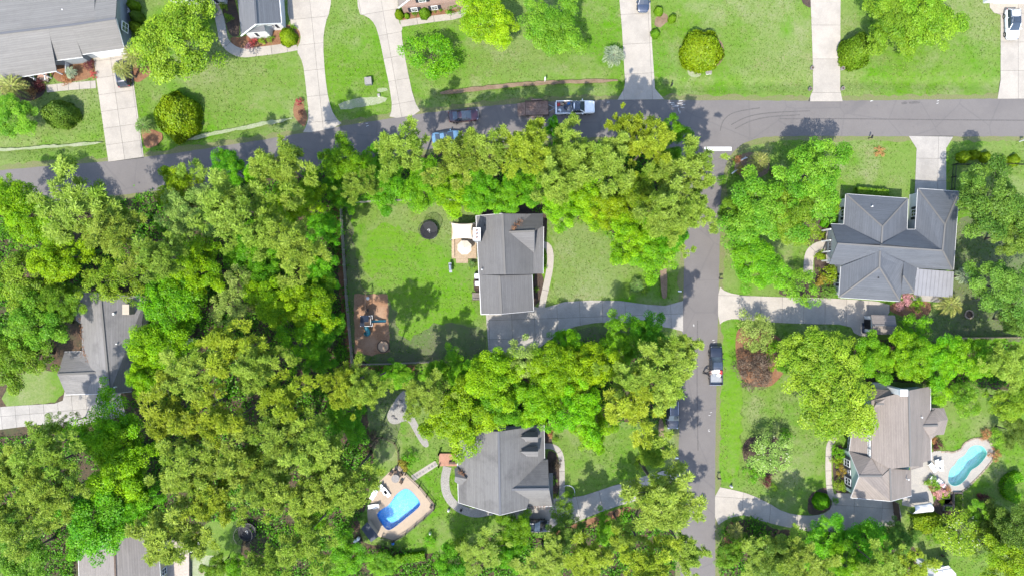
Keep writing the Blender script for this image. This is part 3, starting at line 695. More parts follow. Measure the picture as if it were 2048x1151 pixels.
pool1, deck1, hole1 = pool('pool', 'blue rectangular swimming pool with rounded corners', D1, POOL1, .035, K['pooldeck'], K['liner'], 1.15, 0)
D2 = [(1969,877),(1981,886),(1987,902),(1985,917),(1973,932),(1961,946),(1946,961),(1933,974),(1919,982),(1902,984),(1883,972),(1852,966),(1864,985),(1868,1012),(1804,1012),(1804,1000),(1815,940),(1850,925),(1862,900),(1893,901),(1906,902),(1921,896),(1927,886),(1939,879),(1954,875)]
pool2, deck2, hole2 = pool('pool', 'turquoise kidney shaped swimming pool', D2, POOL2, .035, K['pooldeck2'], K['liner2'], 1.5, 1, K['liner2'])
# stone edging round the kidney pool's paving
edge = [(1878,903),(1893,902),(1906,903),(1921,897),(1927,887),(1939,879),(1954,875),(1969,877),(1981,886),(1988,902),(1985,917),(1974,932),(1962,946),(1947,961),(1934,974),(1920,983),(1903,985)]
pe = [P(*q) for q in catmull(edge, 10)]; acc = 0
for a, b in zip(pe[:-1], pe[1:]):
    acc += (b - a).length
    if acc > .42:
        acc = 0; t = (b - a)
        MB().box((b.x, b.y, .07), (.38, .24, .10), math.atan2(t.y, t.x) + rg.uniform(-.12, .12)).build('edging_stone', K['coping'], deck2)
sheet('patio', [(383,1108),(429,1110),(430,1175),(384,1175)], .03, K['gravel'], 'pale patio slab with a fire pit', 0)
sheet('patio', [(1832,540),(1905,545),(1902,606),(1826,600)], .03, K['concrete_grey'], 'concrete patio under the pale metal roof', 0)
# ================================================================ HOUSES
def roof(parent, faces, m, th=.16, name='roof'):
    me = bpy.data.meshes.new(name); bm = bmesh.new(); uvl = bm.loops.layers.uv.new('UVMap'); off = org(parent)
    for f in faces:
        pts = [P(*p) for p in f]
        n = Vector((0, 0, 0))
        for i in range(len(pts)):
            a, b = pts[i-1], pts[i]; n += a.cross(b)
        n.normalize()
        if n.z < 0: pts = pts[::-1]; n = -n
        u = Vector((0, 0, 1)).cross(n)
        u = u.normalized() if u.length > .05 else Vector((1, 0, 0)); v = n.cross(u)
        top = [bm.verts.new(p - off) for p in pts]; bot = [bm.verts.new(p - off - Vector((0, 0, th))) for p in pts]
        fs = []
        if len(top) > 4:
            fs.append(bm.faces.new(top))
        else: fs.append(bm.faces.new(top))
        fs.append(bm.faces.new(bot[::-1])); k = len(top)
        for i in range(k): j = (i+1) % k; fs.append(bm.faces.new((top[j], top[i], bot[i], bot[j])))
        for fc in fs:
            for l in fc.loops:
                p = l.vert.co + off; l[uvl].uv = (p.dot(u), p.dot(v))
    bm.to_mesh(me); bm.free(); me.materials.append(m)
    return link(bpy.data.objects.new(name, me), parent)
def walls(parent, pts, ze, m, z0=0, name='wall'):
    w = [P(x, y, ze) for x, y in pts]; g = [(p.x, p.y) for p in w]
    if area(g) < 0: g = g[::-1]
    MB().prism(g, z0, ze).build(name, m, parent, True)
    return g
def gable(parent, a, b, c, m, th=.2):
    "gable triangle with its base corners a, b and peak c (photo px, height)"
    A, B, Cc = P(*a), P(*b), P(*c); n = (B - A).cross(Vector((0, 0, 1))).normalized() * (th/2)
    mb = MB(); lo = min(A.z, B.z) - .3
    A2, B2 = Vector((A.x, A.y, lo)), Vector((B.x, B.y, lo))
    ring = [A2, B2, B, Cc, A]
    mb.add([p + n for p in ring] + [p - n for p in ring], [[4,3,2,1,0],[5,6,7,8,9],[0,1,6,5],[1,2,7,6],[2,3,8,7],[3,4,9,8],[4,0,5,9]])
    return mb.build('gable_wall', m, parent, True)
def window(parent, pos, ang, w=1.0, h=1.35, sh=None, fm=None):
    fm = fm or K['white']; ca, sa = math.cos(ang), math.sin(ang); nrm = Vector((ca, sa, 0)); t = Vector((-sa, ca, 0)); pos = Vector(pos)
    mb = MB(); rz = ang + math.pi/2
    for s in (-1, 1):
        mb.box(pos + t*(s*w/2) + nrm*.03, (.09, .08, h + .09), rz); mb.box(pos + Vector((0, 0, s*h/2)) + nrm*.032, (w + .10, .085, .09), rz)
    mb.box(pos + nrm*.03, (w, .06, .05), rz); mb.box(pos + nrm*.03, (.04, .055, h), rz)
    f = mb.build('window', fm, parent, True)
    MB().box(pos + nrm*.015, (w - .05, .05, h - .05), rz).build('pane', K['glass'], f, True)
    if sh:
        for s in (-1, 1): MB().box(pos + t*(s*(w/2 + .28)) + nrm*.03, (.38, .06, h + .1), rz).build('shutter', K[sh], f, True)
    return f
def autowin(parent, g, zc=1.55, skip=(), sp=3.4, w=1.0, h=1.35, sh=None):
    for i in range(len(g)):
        if i in skip: continue
        a, b = Vector((*g[i], 0)), Vector((*g[(i+1) % len(g)], 0)); l = (b - a).length
        if l < 3: continue
        n = max(1, int(l/sp)); ang = math.atan2(-(b - a).x, (b - a).y)
        for k in range(n):
            p = a + (b - a)*((k + .5)/n); window(parent, (p.x, p.y, zc), ang, w, h, sh)
def lines(parent, segs, m, w, h, name, dz=0):
    for a, b in segs:
        A, B = P(*a) + Vector((0, 0, dz)), P(*b) + Vector((0, 0, dz))
        MB().seg(A, B, w, h).build(name, m, parent, True)
def vent(parent, px, py, z, m='white', r=.09, h=.35):
    p = P(px, py, z); MB().tube([p - Vector((0, 0, .3)), p + Vector((0, 0, h))], r, 10).build('vent_pipe', K[m], parent, True)
def garage_door(parent, a, b, z, m='white', hh=2.2):
    A, B = P(*a, z), P(*b, z); A.z = B.z = 0; d = B - A; ang = math.atan2(d.y, d.x); n = Vector((d.y, -d.x, 0)).normalized()*.06
    o = MB().box((A + B)/2 + n + Vector((0, 0, hh/2)), (d.length, .06, hh), ang).build('garage_door', K[m], parent, True)
    for k in range(1, 4): MB().box((A + B)/2 + n*1.75 + Vector((0, 0, hh*k/4)), (d.length*.98, .02, .03), ang).build('door_groove', K['greymetal'], o, True)
def hroot(name, label, px, py, cat='house'):
    p = P(px, py); return thing(name, label, cat, (p.x, p.y, 0))
def rust(parent, pts):
    "heap of brown pine straw caught in a roof valley"
    mb = MB(); r = random.Random(len(pts) + int(pts[0][0]))
    for (a, b) in zip(pts[:-1], pts[1:]):
        A, B = P(*a), P(*b)
        for k in range(46):
            p = A + (B - A)*r.random() + Vector((r.gauss(0, .22), r.gauss(0, .22), .10 + r.random()*.05))
            mb.box(p, (r.uniform(.1, .28), .05, .03), r.uniform(0, 3.14))
    return mb.build('needle_drift', K['straw'], parent, True, kind='stuff')

ridgeL = {}
# ---- A: top left, pale grey roof
h = hroot('house', 'pale grey roofed house filling the top left corner', 100, 60)
rf = roof(h, [[(-60,74,5.7),(97,57,5.7),(113,142,2.7),(-60,170,2.7)], [(97,57,5.85),(143,50,5.85),(165,114,3.0),(110,121,3.0)],
  [(143,50,6.0),(231,37,6.0),(248,97,3.1),(163,109,3.1)], [(-60,74,5.72),(189,43,5.72),(189,-80,3.9),(-60,-50,3.9)], [(189,43,5.95),(231,37,5.95),(238,-80,3),(189,-72,3)]], K['shingA'])
lines(rf, [((-60,74,5.75),(143,50,5.9)), ((143,50,6.02),(231,37,6.02))], K['shingB'], .3, .07, 'ridge_cap')
lines(h, [((163,109,3.05),(248,97,3.05)), ((110,121,2.95),(165,114,2.95)), ((20,157,2.65),(113,142,2.65)), ((231,37,5.9),(248,97,3.05))], K['white'], .14, .16, 'fascia', -.08)
g = walls(h, [(-60,-40),(190,-66),(234,-74),(243,93),(160,104),(158,112),(108,118),(-60,118)], 2.9, K['wallgrey'])
gable(h, (234,-74,2.9), (243,93,2.9), (229,37,5.75), K['wallgrey'])
pw = P(246,53,3.7); window(h, (pw.x + .1, pw.y, 3.4), math.atan2(P(243,93,3).x - P(234,-74,3).x, -(P(243,93,3).y - P(234,-74,3).y)) if False else R(-3), 1.3, 1.6)
garage_door(h, (178,103), (240,94), 2.9)
for x, y in ((52,150),(80,146),(108,141)):
    q = P(x, y, 2.6); MB().box((q.x, q.y, 1.25), (.16, .16, 2.5)).build('porch_post', K['white'], h, True)
q = P(88,160); MB().box((q.x, q.y, .12), (1.6, .5, .24), .12).box((q.x, q.y + .5, .26), (1.6, .5, .5), .12).build('step', K['brick'], h, True)
for s in (-1, 1):
    MB().seg((q.x + s*.85, q.y - .3, 1.0), (q.x + s*.85 + .1, q.y + 1.2, 1.5), .08, .08).seg((q.x + s*.85, q.y - .3, 0), (q.x + s*.85, q.y - .3, 1.0), .08, .08).build('handrail', K['white'], h, True)
a, b = P(117,140,2.6), P(122,115,2.6); MB().box(((a.x+b.x)/2, (a.y+b.y)/2, .9), (.06, 1.8, .9)).build('porch_rail', K['white'], h, True)
vent(rf, 127, 21, 5.0)
# ---- B: slate gable with white front
h = hroot('house', 'white house with slate grey gable beside the orange bed', 515, 10)
rf = roof(h, [[(468,-80,3.2),(504,-80,6.2),(513,48,6.2),(482,72,3.0)], [(504,-80,6.2),(552,-80,3.2),(563,46,3.2),(513,48,6.2)], [(500,56,4.0),(528,50,4.0),(531,63,3.1),(492,66,3.1)], [(330,-10,3.1),(440,-14,3.1),(440,-70,5),(330,-70,5)]], K['shingB'])
lines(rf, [((504,-80,6.25),(513,48,6.25))], K['shingH'], .3, .06, 'ridge_cap')
lines(h, [((552,-80,3.2),(563,46,3.2)), ((513,48,6.15),(563,46,3.15)), ((513,48,6.15),(482,72,3.0)), ((492,66,3.0),(531,63,3.0))], K['white'], .13, .16, 'fascia', -.06)
walls(h, [(472,-80),(551,-80),(559,45),(532,46),(530,61),(487,64)], 3.0, K['wallwhite'])
gable(h, (487,62,3.0), (559,44,3.0), (513,46,5.95), K['wallwhite'])
for x, y, z in ((505,68,1.6), (545,55,1.6)):
    q = P(x, y, z); window(h, (q.x, P(505,62,3.0).y - .02 if x < 530 else P(545,45,3).y - .02, z), R(-90), .8, 1.2, 'shutter')
walls(h, [(330,-6),(438,-8),(438,-70),(330,-70)], 3.0, K['wallwhite'])
for x in (380, 397, 414):
    q = P(x, -7, 3.0); window(h, (q.x, q.y - .05, 1.5), R(-90), .75, 1.4, 'shutter')
# ---- C: brick gable
h = hroot('house', 'brick fronted house at the top edge beside clipped shrubs', 862, 0)
rf = roof(h, [[(797,16,3.0),(862,-34,7.6),(862,-120,7.6),(790,-90,3.0)], [(862,-34,7.6),(932,0,3.0),(932,-90,3.0),(862,-120,7.6)]], K['shingI'])
lines(h, [((797,16,2.95),(862,-34,7.5)), ((862,-34,7.5),(932,0,2.95))], K['white'], .14, .18, 'fascia', -.05)
walls(h, [(802,12),(926,0),(926,-90),(796,-90)], 3.0, K['brick'])
gable(h, (802,12,3.0), (926,0,3.0), (862,-31,7.3), K['brick'])
A, B = P(802,12,3), P(926,0,3); dv = (B - A); ang = math.atan2(-dv.x, dv.y) + (math.pi if False else 0)
for t, z, w_ in ((.19, 1.5, .9), (.52, 1.5, .9), (.36, 4.6, 1.0)):
    p = A + dv*t; window(h, (p.x + .02, p.y - .12, z), math.atan2(-dv.x, dv.y), w_, 1.3, 'shutter')
# ---- D: top right corner
h = hroot('house', 'white walled house just showing above the white car', 2030, -10)
rf = roof(h, [[(1984,-6,3.0),(2130,-6,3.0),(2130,-80,5.5),(1984,-80,5.5)]], K['shingA'])
lines(h, [((1984,-6,2.98),(2130,-6,2.98))], K['white'], .13, .16, 'fascia', -.06)
walls(h, [(1992,-9),(2120,-9),(2120,-80),(1992,-80)], 2.85, K['wallwhite'])
garage_door(h, (2012,-9), (2075,-9), 2.85)
# ---- E: grey house in the left wood
h = hroot('house', 'weathered grey house half hidden in the left wood', 230, 690)
rf = roof(h, [[(200,588,6),(219,787,6),(176,787,3.9),(164,703,3.4),(163,649,3.2),(156,580,3.2)], [(200,588,6),(292,592,3),(262,782,3),(219,787,6)],
  [(129,703,3.0),(168,702,3.3),(180,719,3.9),(200,744,4.85),(115,748,4.85)], [(115,748,4.85),(200,744,4.85),(219,786,4.0),(132,788,3.0)], [(146,578,2.6),(160,578,3.0),(166,650,3.0),(152,640,2.6)]], K['shingE'])
lines(rf, [((200,588,6.04),(219,787,6.04)), ((115,748,4.9),(200,744,4.9))], K['shingA'], .3, .06, 'ridge_cap')
lines(h, [((129,703,2.98),(168,702,3.28)), ((132,788,2.98),(219,787,4.0)), ((219,787,5.95),(262,782,2.95)), ((164,649,3.2),(167,702,3.2))], K['whitetrim'], .12, .14, 'fascia', -.06)
g = walls(h, [(162,584),(286,596),(258,778),(140,782),(124,748),(134,708),(170,706)], 2.9, K['walltan'])
autowin(h, g); rust(rf, [(163,645,3.3),(166,700,3.4),(181,720,4.0)]); rust(rf, [(150,600,2.8),(160,640,3.1)])
q = P(257,618,4.6); MB().box((q.x, q.y, 4.4), (1.0, 1.5, 1.9)).build('chimney', K['walltan'], rf, True)
vent(rf, 229, 627, 5.2, 'white', .16); vent(rf, 235, 687, 5.2); vent(rf, 231, 773, 5.4)
# ---- F: central house
h = hroot('house', 'central grey roofed house with chimney and cream shade sail behind', 1010, 520)
rf = roof(h, [[(952,432,3.2),(1005,427,6.5),(1010,549,6.5),(958,549,3.2)], [(958,549,3.19),(999,551,5.7),(1003,627,5.7),(962,628,3.19)],
  [(1005,427,6.5),(1067,428,3.0),(1067,548,3.0),(1010,549,6.5)], [(1018,464,5.85),(1069,462,5.85),(1086,452,4.95),(1086,427,3.1),(1056,427,3.1)],
  [(1018,464,5.85),(1069,462,5.85),(1069,506,3.1)], [(1067,454,3.0),(1087,453,2.6),(1086,547,2.6),(1067,547,3.0)], [(999,551,5.7),(1064,549,3.1),(1067,621,3.1),(1003,627,5.7)]], K['shingF'])
lines(rf, [((1005,427,6.54),(1010,549,6.54)), ((999,551,5.74),(1003,627,5.74)), ((1018,464,5.9),(1069,462,5.9))], K['shingA'], .28, .06, 'ridge_cap')
lines(h, [((952,432,3.2),(962,628,3.2)), ((962,628,3.15),(1003,627,5.65)), ((1003,627,5.65),(1067,621,3.05)), ((1064,549,3.08),(1067,621,3.08)), ((1087,453,2.58),(1086,547,2.58)), ((952,432,3.15),(1005,427,6.45))], K['whitetrim'], .12, .16, 'fascia', -.06)
g = walls(h, [(957,436),(1062,434),(1062,543),(1060,552),(1062,617),(966,623)], 2.95, K['wallgrey'])
gable(h, (966,622,3.0), (1062,616,3.0), (1002,622,5.5), K['wallgrey']); gable(h, (957,436,3.0), (1062,434,3.0), (1005,432,6.3), K['wallgrey'])
gable(h, (1068,432,3.0), (1068,503,3.0), (1068,462,5.7), K['wallgrey'])
autowin(h, g, skip=(4,))
garage_door(h, (985,622), (1045,619), 2.95)
for y in (458, 486, 515, 544):
    q = P(1083, y, 2.5); MB().box((q.x, q.y, 1.2), (.15, .15, 2.45)).build('porch_post', K['white'], h, True)
q0 = P(1075, 500); MB().box((q0.x, q0.y, .1), (1.5, 7.2, .2)).build('porch_floor', K['concrete_grey'], h, True)
q = P(954, 469, 6.5); ch = MB().box((q.x, q.y, 3.6), (.95, 1.7, 7.2)).build('chimney', K['wallgrey'], h, True)
MB().box((q.x, q.y, 7.25), (1.1, 1.85, .12)).build('chimney_cap', K['whitetrim'], ch, True)
for k in (-1, 0, 1): MB().cyl((q.x, q.y + k*.5, 7.3), .15, .25, 10).build('flue', K['rust'], ch, True)
vent(rf, 969, 451, 4.6, 'black'); vent(rf, 964, 539, 4.0, 'white')
rust(rf, [(1032,452,5.4),(1042,442,4.7)]); rust(rf, [(1026,458,5.7),(1030,455,5.5)])
# ---- G: bottom house with dormers
h = hroot('house', 'brown grey roofed house with two dormers below the trees', 1005, 940)
rf = roof(h, [[(914,860,3),(997,862,7.4),(1000,1029,7.4),(917,1004,3)], [(997,862,7.4),(1088,849,3.0),(1089,916,3.0),(1053,1016,4.9),(1000,1029,7.4)],
  [(1009,978,6.2),(1098,977,6.2),(1096,918,3.2),(1053,919,3.2)], [(1009,978,6.2),(1098,977,6.2),(1105,1011,3.4),(1055,1013,3.4),(1033,1000,4.7)],
  [(909,936,3.2),(914,933,3.3),(934,957,4.6),(910,952,4.3)], [(910,952,4.3),(934,957,4.6),(922,970,3.5),(909,962,3.3)], [(1098,945,2.9),(1106,945,2.6),(1106,1009,2.6),(1098,1009,2.9)]], K['shingG'])
lines(rf, [((997,862,7.44),(1000,1029,7.44)), ((1009,978,6.25),(1098,977,6.25))], K['shingB'], .3, .06, 'ridge_cap')
lines(h, [((1088,849,2.98),(1089,916,2.98)), ((914,909,2.98),(917,1004,2.98)), ((917,1004,2.95),(1000,1029,7.3)), ((1000,1029,7.3),(1053,1016,4.8)), ((1055,1013,3.38),(1105,1011,3.38))], K['whitetrim'], .11, .14, 'fascia', -.06)
g = walls(h, [(919,866),(1083,854),(1083,920),(1093,922),(1100,1007),(1050,1009),(1000,1000),(922,999)], 2.9, K['wallgrey'])
autowin(h, g, skip=(3,))
gable(h, (922,1000,3), (1052,1004,3.4), (1000,1023,7.1), K['wallgrey']); gable(h, (1093,923,3.2), (1101,1006,3.3), (1095,977,5.95), K['wallgrey'])
garage_door(h, (1030,1004), (1088,1007), 2.9)
for yr, y0_, y1_ in ((873,862,883), (902,892,912)):
    d_ = roof(rf, [[(1040,yr,5.9),(1076,yr,5.9),(1076,y0_,4.9),(1056,y0_,4.9)], [(1040,yr,5.9),(1076,yr,5.9),(1076,y1_,4.9),(1056,y1_,4.9)]], K['shingG'], .1, 'dormer')
    w_ = MB(); pa, pb = P(1074,y0_+2,4.8), P(1074,y1_-2,4.8); pc = P(1050,yr,5)
    w_.box(((pa.x + pc.x)/2, (pa.y + pb.y)/2, 4.15), (pa.x - pc.x, pa.y - pb.y, 1.4))
    w_.build('dormer_wall', K['wallwhite'], rf, True)
    wp = P(1075, yr, 4.5); window(h, (pa.x + .02, (pa.y + pb.y)/2, 4.25), 0, .7, .95)
rust(rf, [(1030,955,5.3),(1024,962,5.6)]); rust(rf, [(1036,1000,4.8),(1052,1010,4.0)]); rust(h, [(1060,1011,3.4),(1098,1010,3.4)]); rust(rf, [(917,940,3.7),(926,948,4.2)])
q = P(1055,1010,3.9); MB().add([(q.x + .28*math.cos(i*.524), q.y - .15, 3.8 + .4*math.sin(i*.524)) for i in range(12)] + [(q.x, q.y - .3, 3.8)], [[i, (i+1) % 12, 12] for i in range(12)]).build('satellite_dish', K['white'], h, True)
vent(rf, 970, 982, 5.2)
# ---- H: blue grey hip roof, right
h = hroot('house', 'large house with blue grey hipped roofs on the right', 1790, 500)
rf = roof(h, [[(1692,388,3),(1816,397,3),(1765,453,5.6)], [(1692,388,3),(1765,453,5.6),(1763,488,5.6),(1688,449,3)], [(1765,453,5.6),(1816,397,3),(1814,459,3),(1763,488,5.6)],
  [(1662,448,3),(1688,449,3),(1763,488,5.9),(1675,487,5.9)], [(1763,488,5.9),(1814,459,3),(1831,459,3),(1885,501,5.9)],
  [(1836,377,3),(1918,383,3),(1890,449,5.5)], [(1836,377,3),(1890,449,5.5),(1885,501,5.9),(1831,459,3)], [(1918,383,3),(1907,539,3),(1886,502,5.9),(1890,449,5.5)],
  [(1675,487,5.9),(1760,490,5.9),(1760,502,5.6),(1684,530,3.0),(1658,528,3)], [(1760,489,5.9),(1885,501,5.9),(1905,540,3),(1834,536,3),(1808,524,4.2),(1760,502,5.6)],
  [(1760,502,5.6),(1759,534,5.6),(1678,594,3),(1682,533,3)], [(1759,534,5.6),(1800,602,3),(1678,594,3)], [(1760,502,5.6),(1808,524,4.4),(1803,588,3),(1800,602,3),(1759,534,5.6)],
  [(1808,523,4.45),(1834,536,3.02),(1828,584,3.02),(1806,551,4.45)], [(1806,551,4.45),(1828,584,3.02),(1802,588,3.02)]], K['shingH'])
rl = [((1692,388,3.02),(1765,453,5.63)), ((1816,397,3.02),(1765,453,5.63)), ((1675,487,5.93),(1885,501,5.93)), ((1836,377,3.02),(1890,449,5.53)), ((1918,383,3.02),(1890,449,5.53)),
  ((1886,502,5.93),(1905,539,3.02)), ((1759,534,5.63),(1678,594,3.02)), ((1759,534,5.63),(1800,602,3.02)), ((1806,551,4.47),(1828,584,3.05)), ((1765,453,5.63),(1763,488,5.7)), ((1760,502,5.63),(1759,534,5.63)), ((1890,449,5.53),(1885,501,5.9))]
lines(rf, rl, K['shingA'], .22, .05, 'ridge_cap')
lines(h, [((1692,388,2.98),(1816,397,2.98)), ((1836,377,2.98),(1918,383,2.98)), ((1918,383,2.98),(1907,539,2.98)), ((1816,397,2.98),(1814,459,2.98)), ((1814,459,2.98),(1831,459,2.98)), ((1682,533,2.98),(1678,594,2.98)), ((1678,594,2.98),(1800,602,2.98)), ((1662,448,2.98),(1688,449,2.98)), ((1692,388,2.98),(1688,449,2.98)), ((1836,377,2.98),(1831,459,2.98))], K['whitetrim'], .12, .14, 'gutter', -.08)
g = walls(h, [(1698,394),(1811,402),(1809,464),(1837,464),(1841,384),(1912,389),(1902,534),(1838,532),(1826,580),(1800,582),(1796,596),(1684,589),(1688,528),(1670,524),(1672,454),(1694,455)], 2.9, K['wallwhite'])
gable(h, (1668,452,3.0), (1664,524,3.0), (1677,487,5.7), K['wallwhite'])
autowin(h, g, skip=(6,7,8,9), sh='shutter', sp=3.6)
for i, y in enumerate((458, 480, 502, 520)):
    q = P(1661, y, 2.8); MB().box((q.x, q.y, 1.4), (.2, .2, 2.8)).build('porch_post', K['white'], h, True)
q = P(1655, 490); MB().box((q.x + .6, q.y, .12), (1.8, 5, .24)).build('porch_floor', K['concrete'], h, True)
garage_door(h, (1700,590), (1770,594), 2.9, 'walltan')
pr = roof(h, [[(1834,537,2.95),(1908,543,2.6),(1905,594,2.6),(1828,589,2.85)]], K['metalroof'], .12, 'patio_roof')
for x in range(1840, 1905, 8):
    lines(pr, [((x,538 + (x-1834)*.08,2.97 - (x-1834)*.0045),(x - 5,590 + (x-1834)*.06,2.9 - (x-1834)*.004))], K['metalroof'], .05, .05, 'seam')
for x, y in ((1903,546),(1900,590),(1832,586)):
    q = P(x, y, 2.6); MB().box((q.x, q.y, 1.25), (.12, .12, 2.5)).build('patio_post', K['white'], h, True)
vent(rf, 1743, 413, 4.0); vent(rf, 1755, 555, 4.6, 'black')
# ---- I: taupe roof, bottom right
h = hroot('house', 'taupe roofed house with pale green gable beside the kidney pool', 1790, 890)
rf = roof(h, [[(1743,800,4.9),(1818,780,7.2),(1821,932,7.2),(1780,937,5.9),(1743,915,4.9)], [(1818,780,7.2),(1861,772,3.4),(1861,819,3.4),(1862,919,3.4),(1846,924,4.1),(1846,932,4.1),(1821,939,5.8),(1821,932,7.2)],
  [(1706,845,3.0),(1740,838,4.0),(1740,914,4.0),(1699,901,3.0)], [(1740,776,3.6),(1800,781,6.0),(1779,807,5.6),(1752,807,5.6)], [(1752,807,5.6),(1779,807,5.6),(1745,836,4.0),(1736,836,3.6)],
  [(1698,901,3.0),(1743,915,4.7),(1764,951,5.6),(1719,951,5.6)], [(1719,951,5.6),(1764,951,5.6),(1780,937,5.9),(1782,1001,5.9),(1702,994,3.0)],
  [(1780,936,5.9),(1822,939,3.6),(1823,990,3.4),(1782,1001,5.9)], [(1743,840,4.6),(1781,936,5.8),(1764,951,5.5),(1743,914,4.5)],
  [(1845,851,4.6),(1876,850,4.4),(1870,818,3.3),(1862,822,3.4)], [(1845,851,4.6),(1876,850,4.4),(1873,869,3.3),(1862,878,3.4)],
  [(1864,815,3.2),(1888,815,2.7),(1896,838,2.9),(1874,843,3.8)], [(1874,843,3.8),(1896,838,2.9),(1888,868,2.7),(1873,869,3.2)]], K['shingI'])
lines(rf, [((1818,780,7.24),(1821,932,7.24)), ((1719,951,5.64),(1764,951,5.64)), ((1780,936,5.94),(1782,1001,5.94)), ((1752,807,5.64),(1779,807,5.64)), ((1845,851,4.65),(1876,850,4.45))], K['shingA'], .26, .06, 'ridge_cap')
lines(h, [((1861,772,3.38),(1861,819,3.38)), ((1862,869,3.38),(1862,919,3.38)), ((1702,994,2.95),(1782,1001,5.8)), ((1782,1001,5.8),(1823,990,3.35)), ((1719,951,5.55),(1698,901,2.95)), ((1719,951,5.55),(1702,994,2.95)), ((1706,845,2.98),(1699,901,2.98))], K['whitetrim'], .12, .15, 'fascia', -.06)
g = walls(h, [(1745,788),(1856,778),(1857,915),(1842,920),(1842,928),(1818,934),(1818,986),(1708,988),(1704,906),(1722,902),(1722,846),(1745,836)], 2.95, K['wallgreen'])
autowin(h, g, skip=(5,6,7,8,9,10,11))
gable(h, (1704,906,3), (1708,988,3), (1722,950,5.4), K['wallgreen']); gable(h, (1708,988,3), (1818,986,3), (1782,993,5.7), K['wallgreen'])
ww = P(1704,906,3), P(1708,988,3)
for t in (.28, .74):
    p = ww[0] + (ww[1] - ww[0])*t; window(h, (p.x - .12, p.y, 1.6), R(180), 1.0, 1.7, 'shutter')
cl0, cl1 = P(1741,838,4.6), P(1741,914,4.6)
MB().box((cl0.x + .1, (cl0.y + cl1.y)/2, 4.1), (.2, cl0.y - cl1.y, 1.3)).build('clerestory_wall', K['wallwhite'], h, True)
for k in range(4): window(h, (cl0.x - .02, cl0.y + (cl1.y - cl0.y)*(k + .5)/4, 4.25), R(180), 1.0, .55)
a_, b_ = P(1705,850,1.0), P(1700,898,1.0); pr_ = MB(); 
pr_.seg((a_.x, a_.y, 1.0), (b_.x, b_.y, 1.0), .08, .08).seg((a_.x, a_.y, .2), (b_.x, b_.y, .2), .06, .06)
for k in range(19): q = a_ + (b_ - a_)*(k/18); pr_.box((q.x, q.y, .6), (.05, .05, .8))
pr_.build('porch_rail', K['white'], h, True)
for k in range(3): q = a_ + (b_ - a_)*(k/2); MB().box((q.x + .25, q.y, 1.45), (.16, .16, 2.9)).build('porch_post', K['white'], h, True)
q = P(1712, 874, .15); MB().box((q.x + .4, q.y, .1), (2.0, 4.2, .2)).build('porch_floor', K['greywood'], h, True)
q = P(1797,779,6.5); ch = MB().box((q.x, q.y - .2, 3.9), (1.0, .8, 7.8)).build('chimney', K['white'], h, True); MB().box((q.x, q.y - .2, 7.83), (1.15, .95, .1)).build('chimney_cap', K['whitetrim'], ch, True)
wl = walls(h, [(1866,820),(1884,820),(1891,838),(1885,864),(1866,866)], 2.75, K['wallgreen'], 0, 'sunroom_wall')
vent(rf, 1842, 833, 5.0); vent(rf, 1815, 957, 4.6)
# ---- J: bottom left roof with deck
h = hroot('house', 'tan grey roofed house cut by the bottom left edge', 240, 1130)
rf = roof(h, [[(155,1072,3.4),(228,1074,6),(234,1230,6),(161,1230,3.4)], [(228,1074,6),(315,1072,3.4),(326,1230,3.4),(234,1230,6)]], K['shingJ'])
lines(rf, [((228,1074,6.04),(234,1230,6.04))], K['brownwood'], .26, .06, 'ridge_cap')
lines(h, [((155,1072,3.38),(161,1230,3.38)), ((315,1072,3.38),(326,1230,3.38))], K['whitetrim'], .12, .15, 'gutter', -.07)
g = walls(h, [(160,1077),(311,1077),(321,1225),(166,1225)], 3.3, K['wallcream']); autowin(h, g)
gable(h, (160,1077,3.3), (311,1077,3.3), (228,1077,5.8), K['wallcream'])
# ---- K: little roof at the bottom edge
h = hroot('shed', 'pale metal roofed shed cut by the bottom right edge', 1885, 1150, 'shed')
rf = roof(h, [[(1868,1137,3.0),(1897,1130,2.9),(1912,1146,2.8),(1916,1220,2.6),(1868,1220,2.8)]], K['whitetrim'], .12)
lines(rf, [((1868,1142,3.02),(1903,1136,2.92)), ((1882,1139,3.0),(1890,1146,2.9))], K['greymetal'], .12, .05, 'seam')
walls(h, [(1873,1142),(1897,1136),(1910,1150),(1910,1220),(1873,1220)], 2.6, K['wallwhite'])
r2 = roof(h, [[(1850,1127,3.4),(1864,1124,3.4),(1870,1148,3.1),(1854,1144,3.1)]], K['metalroof'], .12, 'porch_roof')
walls(h, [(1854,1129),(1862,1127),(1866,1145),(1857,1143)], 3.0, K['wallwhite'], 0, 'porch_wall')
# ---- garden sheds
h = hroot('garden_shed', 'grey gabled garden shed with dark ramp at the driveway end', 1750, 650, 'shed')
rf = roof(h, [[(1742,629,2.5),(1790,630,2.5),(1793,650,3.2),(1746,650,3.2)], [(1746,650,3.2),(1793,650,3.2),(1790,668,2.5),(1741,668,2.5)]], K['shingI'], .12)
lines(rf, [((1746,650,3.23),(1793,650,3.23))], K['shingE'], .22, .05, 'ridge_cap')
g = walls(h, [(1745,632),(1788,632),(1788,665),(1745,665)], 2.45, K['wallwhite']); gable(h, (1745,632,2.45), (1745,665,2.45), (1748,650,3.1), K['wallwhite'])
A, B = P(1745,638,2.4), P(1745,659,2.4)
for t in (.27, .73):
    p = A + (B - A)*t; MB().box((p.x - .05, p.y, 1.05), (.06, .72, 1.9)).build('door', K['black'], h, True)
q = P(1733, 655); MB().box((q.x, q.y, .10), (1.5, 1.6, .05), 0, 0, .08).build('ramp', K['navy'], h, True)
h = hroot('pool_shed', 'small dark roofed pool shed at the pool corner', 745, 1062, 'shed')
rf = roof(h, [[(734,1043,2.2),(757,1072,2.2),(742,1083,2.0),(722,1056,2.0)]], K['navy'], .1)
